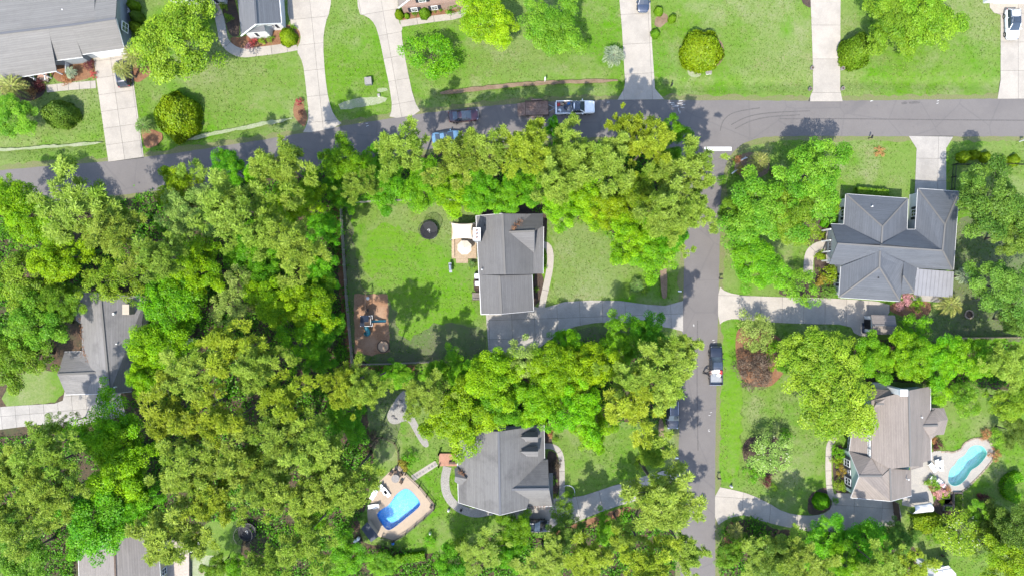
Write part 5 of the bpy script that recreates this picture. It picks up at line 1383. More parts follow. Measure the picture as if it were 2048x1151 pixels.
# hedges: leafy boxes or curved rows
def hedge(label, pts, w, h, m):
    g = np.random.default_rng(int(pts[0][0])); cl = [P(x, y, h*.6) for x, y in (catmull(pts, 6) if len(pts) > 2 else pts)]
    root = thing('hedge', label, 'hedge', (cl[0].x, cl[0].y, 0)); C_, N_ = [], []
    tot = sum((b - a).length for a, b in zip(cl[:-1], cl[1:]))
    for a, b in zip(cl[:-1], cl[1:]):
        dv = b - a; n = int(900*dv.length); t = g.random(n); s = g.uniform(-1, 1, n); zz = g.random(n); top = g.random(n) < .55
        nn = np.array([-dv.y, dv.x]) / dv.length
        off = np.where(top, s*w/2, np.sign(s)*w/2); z = np.where(top, h, zz*h) + g.normal(size=n)*.07
        off = off + g.normal(size=n)*.08
        C_.append(np.stack([a.x + dv.x*t + nn[0]*off, a.y + dv.y*t + nn[1]*off, np.maximum(z, .05)], 1))
        N_.append(np.where(top[:, None], np.array([0, 0, 1.]), np.stack([nn[0]*np.sign(s), nn[1]*np.sign(s), 0*s], 1)) + g.normal(size=(n, 3))*.4)
    C_ = np.concatenate(C_) - np.array([cl[0].x, cl[0].y, 0]); N_ = np.concatenate(N_); n = len(C_)
    cv = .5 + .3*np.sin(C_[:, 0]*2.3)*np.cos(C_[:, 1]*2.9)
    me = leafmesh('foliage', C_, N_, g.uniform(.14, .27, n), .6, np.stack([cv + g.normal(size=n)*.22, .5 + g.normal(size=n)*.2], 1), None, g); me.materials.append(L[m])
    link(bpy.data.objects.new('foliage', me), root)
    mb = MB()
    for a, b in zip(cl[:-1], cl[1:]):
        q = (a + b)/2 - cl[0]; mb.tube([(q.x, q.y, -.05), (q.x, q.y, h*.8)], [.06, .03], 5)
    mb.build('stem', K['bark'], root)
hedge('clipped hedge above the blue grey roof', [(1713,382),(1774,388)], .9, 1.1, 'mid')
hedge('C shaped bright green hedge at the right edge', [(2040,950),(2020,958),(2012,975),(2022,990),(2036,994)], 1.3, 1.2, 'bright')
hedge('wide yellow green hedge below the white canopy', [(1822,1048),(1880,1045)], 2.5, 1.6, 'yellow')
hedge('low hedge strip along the bottom below the pool', [(790,1118),(850,1110)], 1.0, .9, 'bright')
# palms: every frond is its own part
def frondmesh(fan):
    g = np.random.default_rng(4); C_, N_, A_, S_ = [], [], [], []
    if fan:
        for k in range(22):
            a = -1.25 + 2.5*k/21
            for q in range(2):
                d_ = np.array([math.cos(a), math.sin(a), -.12 - .15*q]); C_.append(np.array([.75, 0, .05]) + d_*(.30 + .28*q)); A_.append(d_); N_.append(np.array([0, 0, 1.]) + g.normal(size=3)*.15); S_.append(.62)
    else:
        for k in range(26):
            t = (k + .5)/26; c0 = np.array([1.9*t, 0, .75*t - 1.25*t*t])
            for s in (-1, 1):
                l = .62*math.sin(math.pi*(.12 + .8*t))**.7; d_ = unit(np.array([.6, s*.85, -.25])); C_.append(c0 + d_*l*.5); A_.append(d_); N_.append(np.array([0, 0, 1.]) + g.normal(size=3)*.2); S_.append(l)
    n = len(C_); me = leafmesh('frond', np.array(C_), np.array(N_), np.array(S_), .13 if not fan else .11, np.stack([g.random(n), g.random(n)], 1), np.array(A_), g)
    me.materials.append(L['palm']); return me
FROND = {True: frondmesh(True), False: frondmesh(False)}
STEMS = {}
def palm(px, py, rpx, h, m, label, fan=True, n=18):
    zc = h; p = P(px, py, zc); r = rpx/S*(1 - zc/H); t = thing('palm', label, 'palm', (p.x, p.y, 0), TR.uniform(0, 6.28))
    MB().tube([(0, 0, -.1), (.03, 0, h*.5), (0, 0, h)], [.20, .15, .17], 9).build('trunk', K['palmbark'], t)
    L0 = 1.45 if fan else 1.95
    for k in range(n):
        o = part('frond', FROND[fan], t, L[m]); lay = k % 3
        o.location = (0, 0, h - .05); s = r/L0*TR.uniform(.88, 1.1)*(1 - .12*lay)
        o.scale = (s, s, s); o.rotation_euler = (TR.uniform(-.15, .15), (.30 - .38*lay)*1.0 + TR.uniform(-.1, .1), 2.399*k)
PALMS = '''
1228 110 25 2.0 silver 0 24|silvery palm beside the flared top driveway
242 138 22 4.0 palm 0 22|fan palm over the black vehicle on the pale driveway
266 110 26 4.0 palm 0 22|yellowish fan palm right of the garage
286 250 21 1.8 palmG 0 22|palm between pale driveway and round yellow shrub
22 172 32 3.0 palm 0 22|yellow green fan palm at the left edge
140 144 14 1.4 silver 0 22|small blue green palm in the porch bed
1520 322 26 2.2 palm 0 22|yellow green palm on the street corner
1930 552 20 3.0 silver 0 22|silvery fan palm beside the patio roof
1903 608 28 2.4 palm 0 24|wide yellowish palm below the patio roof
1274 570 16 1.2 palmG 0 22|palmetto above the cracked driveway
1895 1116 9 1.4 palmG 0 22|small dark palm behind the metal shed
943 529 9 1.2 palmG 0 22|dark little palm below the cream deck
1472 1062 20 1.6 palm 0 22|grassy palm at the mouth of the curved driveway'''
for ln in PALMS.strip().split('\n'):
    a, lb = ln.split('|'); px, py, r, hh, m, fan, n = a.split(); palm(float(px), float(py), float(r), float(hh), m, lb, fan == '1', int(n))
# undergrowth on the woodland floors
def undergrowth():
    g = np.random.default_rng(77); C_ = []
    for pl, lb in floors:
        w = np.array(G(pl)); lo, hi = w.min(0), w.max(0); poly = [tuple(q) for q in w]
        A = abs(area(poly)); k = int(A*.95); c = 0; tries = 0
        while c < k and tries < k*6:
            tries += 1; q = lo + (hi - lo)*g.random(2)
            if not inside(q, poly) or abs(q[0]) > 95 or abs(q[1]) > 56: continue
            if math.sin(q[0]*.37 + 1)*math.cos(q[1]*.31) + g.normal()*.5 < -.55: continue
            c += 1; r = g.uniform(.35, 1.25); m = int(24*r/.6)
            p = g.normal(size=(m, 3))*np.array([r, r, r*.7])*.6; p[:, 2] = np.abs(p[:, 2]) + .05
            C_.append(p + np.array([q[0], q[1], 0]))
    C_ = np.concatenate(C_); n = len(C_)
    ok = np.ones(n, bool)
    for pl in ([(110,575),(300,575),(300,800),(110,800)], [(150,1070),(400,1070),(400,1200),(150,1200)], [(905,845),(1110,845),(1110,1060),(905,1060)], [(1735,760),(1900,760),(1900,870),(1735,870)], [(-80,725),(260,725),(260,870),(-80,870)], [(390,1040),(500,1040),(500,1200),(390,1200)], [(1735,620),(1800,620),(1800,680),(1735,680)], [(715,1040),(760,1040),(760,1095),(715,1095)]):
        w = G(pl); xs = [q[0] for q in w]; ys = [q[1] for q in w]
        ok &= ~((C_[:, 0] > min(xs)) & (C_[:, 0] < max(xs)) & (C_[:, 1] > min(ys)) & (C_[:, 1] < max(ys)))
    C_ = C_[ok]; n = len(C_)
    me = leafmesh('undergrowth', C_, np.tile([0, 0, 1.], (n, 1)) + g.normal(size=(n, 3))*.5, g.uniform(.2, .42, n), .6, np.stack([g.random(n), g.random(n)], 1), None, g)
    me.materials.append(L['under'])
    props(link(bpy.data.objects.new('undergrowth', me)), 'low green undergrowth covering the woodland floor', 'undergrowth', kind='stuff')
undergrowth()

def tufts():
    "coarse grass tufts and weeds all over the open lawns"
    g = np.random.default_rng(5); n = 210000
    p = np.stack([g.uniform(-80, 80, n), g.uniform(-45.5, 45.5, n)], 1)
    cl = np.sin(p[:, 0]*.31 + 2*np.sin(p[:, 1]*.23))*np.cos(p[:, 1]*.37 + np.sin(p[:, 0]*.19)) + g.normal(size=n)*.6
    ok = cl > -.35
    for q in HARD + [np.array(G(f[0])) for f in floors]:
        lo, hi = q.min(0), q.max(0); m = ok & (p[:, 0] > lo[0]) & (p[:, 0] < hi[0]) & (p[:, 1] > lo[1]) & (p[:, 1] < hi[1])
        i = np.nonzero(m)[0]
        if not len(i): continue
        x, y = p[i, 0], p[i, 1]; r = np.zeros(len(i), bool)
        for a, b in zip(q, np.roll(q, 1, 0)):
            c = (a[1] > y) != (b[1] > y)
            if b[1] != a[1]: r ^= c & (x < (b[0]-a[0])*(y-a[1])/(b[1]-a[1]) + a[0])
        ok[i[r]] = False
    p = p[ok]; n = len(p); z = g.uniform(.02, .07, n)
    for dl in DITCHES:
        w = [P(*q) for q in dl]; D = np.full(n, 9e9)
        for a, b in zip(w[:-1], w[1:]):
            dx, dy = b.x-a.x, b.y-a.y; t = np.clip(((p[:, 0]-a.x)*dx + (p[:, 1]-a.y)*dy)/(dx*dx+dy*dy), 0, 1)
            D = np.minimum(D, np.hypot(p[:, 0]-a.x-t*dx, p[:, 1]-a.y-t*dy))
        z = z - .34*np.exp(-(D/.85)**2)
    c = np.column_stack([p, z]); tone = .5 + .5*np.sin(p[:, 0]*.21 + 1.3*np.sin(p[:, 1]*.17))*np.cos(p[:, 1]*.26)
    me = leafmesh('grass_tufts', c, np.tile([0, 0, .55], (n, 1)) + g.normal(size=(n, 3))*.5, g.uniform(.10, .30, n), .5, np.stack([np.clip(tone*.7 + g.normal(size=n)*.3, 0, 1), g.random(n)], 1), None, g)
    me.materials.append(L['grass'])
    props(link(bpy.data.objects.new('grass_tufts', me)), 'coarse grass tufts and clover scattered over the lawns', 'grass', kind='stuff')
tufts()
# ================================================================ OBJECTS
# ---- vehicles, built along +x, then turned
def loft(secs, n=20, e=.42):
    "closed body through sections (x, half width, z low, z high)"
    mb = MB(); k = len(secs)
    for (x, w, z0, z1) in secs:
        for i in range(n):
            a = 2*math.pi*i/n; ca, sa = math.cos(a), math.sin(a)
            y = w*math.copysign(abs(ca)**e, ca); z = (z0 + z1)/2 + (z1 - z0)/2*math.copysign(abs(sa)**e, sa)
            mb.v.append((x, y, z))
    for j in range(k-1):
        for i in range(n):
            i2 = (i+1) % n; mb.f.append([j*n+i, j*n+i2, (j+1)*n+i2, (j+1)*n+i]); mb.mi.append(0)
    mb.f.append(list(range(n))[::-1]); mb.f.append([(k-1)*n+i for i in range(n)]); mb.mi += [0, 0]
    return mb
def cabin(st, n=1):
    "greenhouse: stations (x, half width low, half width high, z low, z high)"
    mb = MB()
    for (x, w0, w1, z0, z1) in st:
        mb.v += [(x, -w0, z0), (x, -(w0*.35 + w1*.65), z0 + (z1 - z0)*.75), (x, -w1*.9, z1), (x, 0, z1 + .03), (x, w1*.9, z1), (x, w0*.35 + w1*.65, z0 + (z1 - z0)*.75), (x, w0, z0)]
    m = 7
    for j in range(len(st)-1):
        for i in range(m-1): mb.f.append([j*m+i, j*m+i+1, (j+1)*m+i+1, (j+1)*m+i]); mb.mi.append(0)
    mb.f.append(list(range(m))[::-1]); mb.f.append([(len(st)-1)*m+i for i in range(m)]); mb.mi += [0, 0]
    return mb
def wheels(t, xs, w, r=.34):
    for x in xs:
        for s in (-1, 1):
            y = s*(w - .10)
            o = MB().tube([(x, y - .11, r), (x, y + .11, r)], r, 16).build('wheel', K['tyre'], t)
            MB().tube([(x, y + s*.10, r), (x, y + s*.125, r)], r*.62, 12).build('rim', K['chrome'], o)
def vehicle(kind, label, cat, px, py, z, head, paint, length, extra=None):
    p = P(px, py, z); t = thing({'sedan': 'parked_car', 'suv': 'parked_car', 'pickup': 'pickup_truck'}[kind], label, cat, (p.x, p.y, .028), head)
    Lh = length/2; pm = carpaint(kind + '_paint_' + str(int(px)), paint)
    hw = {'sedan': .91, 'suv': .95, 'pickup': .99}[kind]
    if kind == 'sedan':
        body = [(-Lh, hw*.72, .42, .72), (-Lh+.12, hw*.88, .30, .92), (-Lh+.5, hw*.98, .22, .99), (-Lh*.35, hw, .20, .97), (Lh*.3, hw, .20, .95), (Lh*.62, hw*.98, .22, .88), (Lh-.35, hw*.92, .26, .76), (Lh-.1, hw*.78, .34, .66), (Lh, hw*.6, .42, .58)]
        cab = [(-Lh*.74, hw*.78, hw*.70, .93, .97), (-Lh*.42, hw*.90, hw*.66, .93, 1.38), (-Lh*.1, hw*.92, hw*.68, .93, 1.46), (Lh*.16, hw*.92, hw*.66, .92, 1.43), (Lh*.52, hw*.86, hw*.80, .88, .92)]
        rx = (-Lh*.40, Lh*.13); zt = 1.47
    elif kind == 'suv':
        body = [(-Lh, hw*.82, .45, .95), (-Lh+.1, hw*.93, .32, 1.05), (-Lh+.5, hw, .26, 1.08), (Lh*.3, hw, .26, 1.05), (Lh*.62, hw*.98, .26, 1.0), (Lh-.3, hw*.92, .30, .90), (Lh-.05, hw*.78, .38, .76), (Lh, hw*.66, .44, .68)]
        cab = [(-Lh+.08, hw*.86, hw*.74, 1.0, 1.1), (-Lh+.38, hw*.92, hw*.74, 1.0, 1.62), (-Lh*.3, hw*.94, hw*.76, 1.0, 1.72), (Lh*.10, hw*.94, hw*.74, 1.0, 1.68), (Lh*.46, hw*.88, hw*.84, .98, 1.04)]
        rx = (-Lh+.42, Lh*.08); zt = 1.72
    else:
        body = [(Lh*-.20, hw, .38, 1.12), (Lh*.3, hw, .38, 1.12), (Lh*.62, hw*.99, .38, 1.12), (Lh-.25, hw*.95, .40, 1.06), (Lh-.05, hw*.86, .46, .96), (Lh, hw*.75, .5, .84)]
        cab = [(-Lh*.20, hw*.90, hw*.74, 1.08, 1.30), (-Lh*.165, hw*.92, hw*.75, 1.08, 1.80), (Lh*.0, hw*.93, hw*.77, 1.08, 1.86), (Lh*.22, hw*.93, hw*.75, 1.08, 1.82), (Lh*.47, hw*.88, hw*.84, 1.08, 1.14)]
        rx = (-Lh*.165, Lh*.20); zt = 1.86
    loft(body, 24, .38).build('body', pm, t, smooth=True)
    cabin(cab).build('window', K['glass'], t)
    # painted roof skin and pillars
    w1 = [c[2] for c in cab][2]*.93; xs = np.linspace(rx[0], rx[1], 6); mb = MB()
    for i, x in enumerate(xs):
        zz = zt - .055*abs((x - (rx[0]+rx[1])/2)/((rx[1]-rx[0])/2))**2 + .02
        for q in (-1, -.7, 0, .7, 1): mb.v.append((x, q*w1, zz - .05*q*q)); 
    for i in range(5):
        for q in range(4): mb.f.append([i*5+q, i*5+q+1, (i+1)*5+q+1, (i+1)*5+q]); mb.mi.append(0)
    rf_ = mb.build('roof', pm, t, smooth=True)
    md = rf_.modifiers.new('thick', 'SOLIDIFY'); md.thickness = .05; md.offset = -1
    c1, c2, cf, cb = cab[-1], cab[-2], cab[0], cab[1]
    for s in (-1, 1):
        MB().seg((c2[0], s*c2[2]*.92, c2[4]+.01), (c1[0], s*c1[1]*.98, c1[3]+.04), .08, .05).build('pillar', pm, t)
        MB().seg((cb[0], s*cb[2]*.92, cb[4]+.01), (cf[0], s*cf[1]*.98, cf[4]), .10, .05).build('pillar', pm, t)
        xm = (rx[0] + rx[1])/2; MB().seg((xm, s*w1, zt-.03), (xm-.03, s*hw*.94, 1.0), .08, .04).build('pillar', pm, t)
        xh = Lh - {'sedan': .20, 'suv': .12, 'pickup': .08}[kind]; zh = {'sedan': .62, 'suv': .74, 'pickup': .86}[kind]
        MB().box((xh - .06, s*hw*(.66 if kind == 'sedan' else .68), zh), (.24, .30, .12), -s*.45).build('headlight', K['chrome'], t)
        MB().box((-Lh + .07, s*hw*(.66 if kind == 'sedan' else .76), {'sedan': .72, 'suv': .9, 'pickup': .85}[kind]), (.12, .28, .14)).build('tail_light', K['red'], t)
        mo = MB().box((Lh*.36, s*(hw + .06), {'sedan': .93, 'suv': 1.04, 'pickup': 1.12}[kind]), (.15, .24, .14)).build('mirror', pm, t)
    MB().box((Lh - .02, 0, .46), (.12, hw*1.3, .16)).build('bumper', K['greymetal'], t)
    wheels(t, (Lh*.62, -Lh*.60), hw)
    if kind == 'pickup':
        xb0, xb1 = -Lh, -Lh*.20; bm_ = MB()
        for s in (-1, 1): MB().box(((xb0+xb1)/2, s*(hw - .05), .82), (xb1 - xb0, .10, .62)).build('bed_side', pm, t)
        MB().box((xb0 + .05, 0, .82), (.09, hw*1.92, .60)).build('tailgate', pm, t)
        MB().box(((xb0+xb1)/2, 0, .60), (xb1 - xb0 - .1, hw*1.82, .08)).build('bed_floor', K['greymetal'], t)
        MB().box((xb0 - .06, 0, .48), (.14, hw*1.8, .16)).build('rear_bumper', K['chrome'], t)
    if kind == 'suv':
        for s in (-1, 1): MB().seg((rx[0]+.1, s*w1*.86, zt+.06), (rx[1]-.1, s*w1*.86, zt+.06), .05, .05).build('roof_rail', K['chrome'], t)
    return t
vehicle('sedan', 'dark red sedan parked at the upper side of the main road', 'car', 927, 231, .9, R(5), (.024, .004, .009), 4.5)
vehicle('sedan', 'light blue car half hidden under the roadside pines', 'car', 892, 274, .9, R(7), (.09, .17, .24), 4.4)
sp_ = vehicle('pickup', 'silver pickup truck with a loaded bed towing the flat trailer', 'pickup truck', 1151, 214, 1.1, R(1), (.62, .60, .57), 5.9)
bp_ = vehicle('pickup', 'black pickup truck with white boxes in its bed on the side street', 'pickup truck', 1433, 731, 1.1, R(90), (.008, .010, .016), 5.8)
vehicle('suv', 'black wagon with roof rails parked half under the roadside pine', 'car', 1347, 826, 1.2, R(-90), (.010, .012, .018), 4.9)
vehicle('suv', 'black car on the shaded driveway partly under a tree', 'car', 1066, 1051, 1.1, R(-3), (.005, .005, .006), 4.7)
vehicle('sedan', 'dark blue car cut by the top edge on the driveway', 'car', 1287, -6, 1.0, R(-90), (.018, .028, .05), 4.4)
ws = vehicle('suv', 'white car parked at the top right corner', 'car', 2028, 47, 1.1, R(-88), (.62, .63, .64), 4.6)
MB().box((-.35, 0, 1.75), (.7, .8, .03)).build('sunroof', K['glass'], ws)
vehicle('suv', 'dark vehicle with pale back under the fan palm', 'car', 244, 146, 1.0, R(98), (.02, .02, .024), 4.2)
def clutter(truck, items, cat_label):
    for i, (x, y, dims, m, lb, nm, shp) in enumerate(items):
        p = truck.matrix_basis @ Vector((x, y, 0)); t = thing(nm, lb, nm.replace('_', ' '), (p.x, p.y, .64 + .028 + .004), truck.rotation_euler[2] + rg.uniform(-.4, .4))
        if shp == 'box':
            MB().box((0, 0, dims[2]/2), dims).build('body', K[m], t); MB().box((0, 0, dims[2] + .015), (dims[0]*1.04, dims[1]*1.04, .03)).build('lid', K[m], t)
        elif shp == 'can':
            MB().cyl((0, 0, 0), dims[0]*.86, dims[2], 14, dims[0]).build('body', K[m], t); MB().ring((0, 0, 0), dims[0]*.92, dims[0]*1.06, dims[2]-.03, dims[2]+.02, 14).build('rim', K[m], t)
        else:
            o = MB(); r_ = random.Random(i)
            for k in range(7): o.tube([(r_.uniform(-.1,.1)*dims[0], r_.uniform(-.4,.4)*dims[1], .1 + k*.03), (r_.uniform(-.5,.5)*dims[0], r_.uniform(-.5,.5)*dims[1], .14 + k*.04)], [.06, .10], 7)
            o.build('bundle', K[m], t)
clutter(sp_, [(-2.55,.45,(.45,.4,.35),'red','red crate in the silver pickup bed','crate','box'), (-2.4,-.35,(.5,.55,.3),'white','pale sack in the silver pickup bed','sack','bundle'),
  (-2.0,.5,(.5,.35,.3),'wood','wooden box in the silver pickup bed','box','box'), (-1.45,0,(.34,.34,.45),'navy','dark round tub in the silver pickup bed','tub','can'),
  (-1.0,.55,(.4,.3,.35),'bluep','blue crate behind the silver cab','crate','box'), (-1.0,-.5,(.5,.4,.3),'greymetal','grey toolbox behind the silver cab','toolbox','box'), (-1.6,.62,(.6,.2,.2),'rust','rusty bundle along the silver bed side','bundle','bundle')], '')
clutter(bp_, [(-.85,.1,(.45,1.2,.42),'white','long white box behind the black cab','box','box'), (-1.35,-.35,(.5,.55,.36),'white','square white box in the black pickup bed','box','box'),
  (-1.0,-.72,(.3,.25,.4),'red','red can in the black pickup bed','can','can'), (-.95,.78,(.28,.22,.35),'rust','rusty can in the black pickup bed','can','can'), (-1.4,.35,(.26,.26,.4),'greymetal','grey bucket in the black pickup bed','bucket','can')], '')
# ---- trailer
p = P(1075, 217, .6); t = thing('flatbed_trailer', 'rusty flatbed trailer hitched behind the silver pickup', 'trailer', (p.x, p.y, .028), R(2))
for k in range(9): MB().box((-.1, -.93 + k*.232, .62), (3.5, .21, .05)).build('deck_board', K['rust'], t)
MB().seg((-1.85, -1.08, .6), (1.65, -1.08, .6), .09, .16).seg((-1.85, 1.08, .6), (1.65, 1.08, .6), .09, .16).seg((1.65, -1.1, .6), (1.65, 1.1, .6), .09, .16).seg((-1.85, -1.1, .6), (-1.85, 1.1, .6), .09, .14).build('frame', K['brownwood'], t)
for s in (-1, 1):
    r_ = MB().seg((-1.8, s*1.10, 1.05), (1.65, s*1.10, 1.05), .05, .05)
    for k in range(5): r_.seg((-1.8 + k*.86, s*1.10, .65), (-1.8 + k*.86, s*1.10, 1.05), .05, .05)
    r_.build('side_rail', K['brownwood'], t)
    for x in (-.5, .35):
        o = MB().tube([(x, s*1.2, .34), (x, s*1.38, .34)], .34, 14).build('wheel', K['tyre'], t)
    MB().box((-.08, s*1.29, .74), (1.7, .26, .04)).build('fender', K['rust'], t)
MB().seg((1.65, .55, .55), (2.75, 0, .5), .08, .1).seg((1.65, -.55, .55), (2.75, 0, .5), .08, .1).seg((2.7, 0, .5), (2.95, 0, .5), .1, .1).seg((2.4, 0, .02), (2.4, 0, .8), .07, .07).build('drawbar', K['greymetal'], t)
MB().box((-2.45, 0, .35), (1.25, 2.0, .05), 0, 0, .0 - .38).build('ramp', K['rust'], t)
# ---- person leaning on the black pickup
def person(label, loc, rz):
    t = thing('person', label, 'person', loc, rz)
    J = {'pelvis': (0, 0, .93), 'spine': (.10, 0, 1.15), 'chest': (.20, 0, 1.34), 'neck': (.29, 0, 1.49), 'head': (.35, 0, 1.60),
         'hl': (0, .10, .88), 'kl': (.03, .11, .49), 'al': (-.02, .12, .09), 'tl': (.13, .14, .04), 'hr': (0, -.10, .88), 'kr': (.0, -.12, .49), 'ar': (-.10, -.13, .09), 'tr': (.05, -.15, .04),
         'sl': (.22, .19, 1.40), 'el': (.42, .25, 1.20), 'wl': (.64, .20, 1.20), 'sr': (.22, -.19, 1.40), 'er': (.44, -.24, 1.22), 'wr': (.66, -.16, 1.20)}
    E = [('pelvis','spine'),('spine','chest'),('chest','neck'),('neck','head'),('pelvis','hl'),('hl','kl'),('kl','al'),('al','tl'),('pelvis','hr'),('hr','kr'),('kr','ar'),('ar','tr'),('chest','sl'),('sl','el'),('el','wl'),('chest','sr'),('sr','er'),('er','wr')]
    rad = dict(pelvis=.15, spine=.135, chest=.15, neck=.06, head=.06, hl=.09, kl=.065, al=.05, tl=.045, hr=.09, kr=.065, ar=.05, tr=.045, sl=.07, el=.05, wl=.038, sr=.07, er=.05, wr=.038)
    ks = list(J); me = bpy.data.meshes.new('body'); me.from_pydata([J[k] for k in ks], [(ks.index(a), ks.index(b)) for a, b in E], []); me.materials.append(K['cloth'])
    o = link(bpy.data.objects.new('body', me), t); sk = o.modifiers.new('skin', 'SKIN'); 
    for i, k in enumerate(ks):
        v = me.skin_vertices[0].data[i]; v.radius = (rad[k], rad[k]); v.use_root = (k == 'pelvis')
    sb = o.modifiers.new('sub', 'SUBSURF'); sb.levels = 1; sb.render_levels = 2
    def ell(c, r, n=12, m=8):
        mb = MB()
        for j in range(m+1):
            a = math.pi*j/m
            for i in range(n): b = 2*math.pi*i/n; mb.v.append((c[0]+r[0]*math.sin(a)*math.cos(b), c[1]+r[1]*math.sin(a)*math.sin(b), c[2]+r[2]*math.cos(a)))
        for j in range(m):
            for i in range(n): mb.f.append([j*n+i, j*n+(i+1) % n, (j+1)*n+(i+1) % n, (j+1)*n+i]); mb.mi.append(0)
        return mb
    hd = ell((.40, 0, 1.64), (.10, .078, .12))
    hd.add(*(lambda q: (q.v, q.f))(ell((.50, 0, 1.62), (.022, .016, .025), 6, 4)))
    for s in (-1, 1): hd.add(*(lambda q: (q.v, q.f))(ell((.39, s*.08, 1.63), (.02, .012, .032), 6, 4)))
    h_ = hd.build('head', K['skin'], t, smooth=True)
    ell((.375, 0, 1.675), (.108, .088, .105)).build('hair', K['hair'], t, smooth=True)
    for s in (-1, 1): ell((.485, s*.034, 1.655), (.012, .014, .010), 6, 4).build('eye', K['black'], h_)
    for s in (-1, 1):
        y = .20 if s > 0 else -.16; hm = MB(); x0 = .66
        hm.box((x0 + .05, y, 1.195), (.10, .085, .03))
        for f in range(4): hm.tube([(x0 + .10, y - .032 + f*.021, 1.20), (x0 + .14 + .006*(f in (1, 2)), y - .032 + f*.021, 1.20), (x0 + .16, y - .032 + f*.021, 1.175)], [.010, .009, .007], 6)
        hm.tube([(x0 + .03, y - s*.045, 1.195), (x0 + .07, y - s*.07, 1.19), (x0 + .10, y - s*.075, 1.185)], [.012, .010, .008], 6)
        hm.build('hand', K['skin'], t)
pp = P(1418, 746, .9); person('person in dark clothes leaning over the side of the black pickup', (bp_.location.x - 1.72, bp_.location.y - 1.1, .028), R(0))
# ---- trampolines
def trampoline(label, px, py, r):
    p = P(px, py, .8); t = thing('trampoline', label, 'trampoline', (p.x, p.y, 0))
    MB().cyl((0, 0, .76), r*.86, .02, 36).build('jump_mat', K['tramp'], t)
    MB().ring((0, 0, 0), r*.85, r, .76, .84, 36).build('edge_pad', K['black'], t)
    for k in range(8):
        a = k*math.pi/4; x, y = r*1.02*math.cos(a), r*1.02*math.sin(a)
        MB().tube([(x, y, 0), (x, y, 1.6), (x*1.02, y*1.02, 2.5)], .03, 6).build('net_pole', K['black'], t)
    for k in range(4):
        a = k*math.pi/2 + .4; a2 = a + .7
        MB().tube([(r*math.cos(a), r*math.sin(a), .76), (r*math.cos(a), r*math.sin(a), .04), (r*math.cos(a2), r*math.sin(a2), .04), (r*math.cos(a2), r*math.sin(a2), .76)], .03, 6).build('leg', K['greymetal'], t)
    mb = MB(); n = 40
    for k in range(n): a = 2*math.pi*k/n; mb.v += [(r*math.cos(a), r*math.sin(a), .84), (r*1.02*math.cos(a), r*1.02*math.sin(a), 2.45)]
    for k in range(n): k2 = (k+1) % n; mb.f.append([2*k, 2*k2, 2*k2+1, 2*k+1]); mb.mi.append(0)
    mb.build('net', K['net'], t); MB().ring((0, 0, 0), r*1.0, r*1.03, 2.43, 2.48, 36).build('top_ring', K['black'], t)
    m2 = MB(); m2.tube([(-.25, .05, .785), (-.1, .2, .785), (.08, .2, .785), (.12, .02, .785), (-.05, -.1, .785)], .035, 5).tube([(.0, -.2, .785), (.12, -.3, .785)], .03, 5)
    m2.build('emblem', K['white'], t)
trampoline('black round trampoline on the lawn of the fenced yard', 858, 461, 1.36)
trampoline('black round trampoline among trees in the lower left', 494, 1063, 1.38)
# ---- deck, sail, umbrella
p = P(928, 485); t = thing('timber_deck', 'pale timber deck behind the central house', 'deck', (p.x, p.y, 0))
a, b = P(904, 446, .45), P(953, 517, .45)
nb = int((a.y - b.y)/.15)
bd = MB()
for k in range(nb): bd.box(((a.x+b.x)/2, b.y + (k + .5)*.15, .43), (b.x - a.x, .135, .035))
bd.build('deck_board', K['wood'], t, True, kind='stuff')
MB().box(((a.x+b.x)/2, (a.y+b.y)/2, .2), (b.x - a.x - .1, a.y - b.y - .1, .4)).build('deck_frame', K['greywood'], t, True)
MB().box((a.x + .18, (a.y+b.y)/2, .68), (.42, a.y - b.y - .3, .06)).box((a.x + .18, (a.y+b.y)/2, .55), (.30, a.y - b.y - .5, .2)).build('bench', K['wood'], t, True)
q1, q2 = P(912, 521, .2), P(936, 521, .2)
for k in range(2): MB().box(((q1.x+q2.x)/2, b.y - .18 - k*.32, .30 - k*.15), (q2.x - q1.x, .34, .05)).build('step', K['wood'], t, True)
c4 = [P(902, 445, 2.9), P(946, 446, 2.6), P(946, 478, 2.9), P(903, 479, 2.5)]
t = thing('shade_sail', 'cream square shade sail over the pale deck', 'shade sail', ((c4[0].x+c4[1].x)/2, (c4[0].y+c4[2].y)/2, 0))
mb = MB(); n = 12
for i in range(n+1):
    for j in range(n+1):
        u, v = i/n, j/n; u2 = u + (.5-u)*.16*4*v*(1-v)*abs(2*u-1)*.9; v2 = v + (.5-v)*.16*4*u*(1-u)*abs(2*v-1)*.9
        q = (c4[0]*(1-u2) + c4[1]*u2)*(1-v2) + (c4[3]*(1-u2) + c4[2]*u2)*v2; mb.v.append(tuple(q))
for i in range(n):
    for j in range(n): mb.f.append([i*(n+1)+j, (i+1)*(n+1)+j, (i+1)*(n+1)+j+1, i*(n+1)+j+1]); mb.mi.append(0)
sl_ = mb.build('canopy', K['canvas'], t, True, True); md = sl_.modifiers.new('s', 'SOLIDIFY'); md.thickness = .012
for i, q in enumerate(c4):
    dx = -.12 if i in (0, 3) else .12
    MB().tube([(q.x + dx, q.y, 0), (q.x + dx*1.3, q.y, q.z + .15)], .05, 8).build('post', K['greymetal'], t, True)
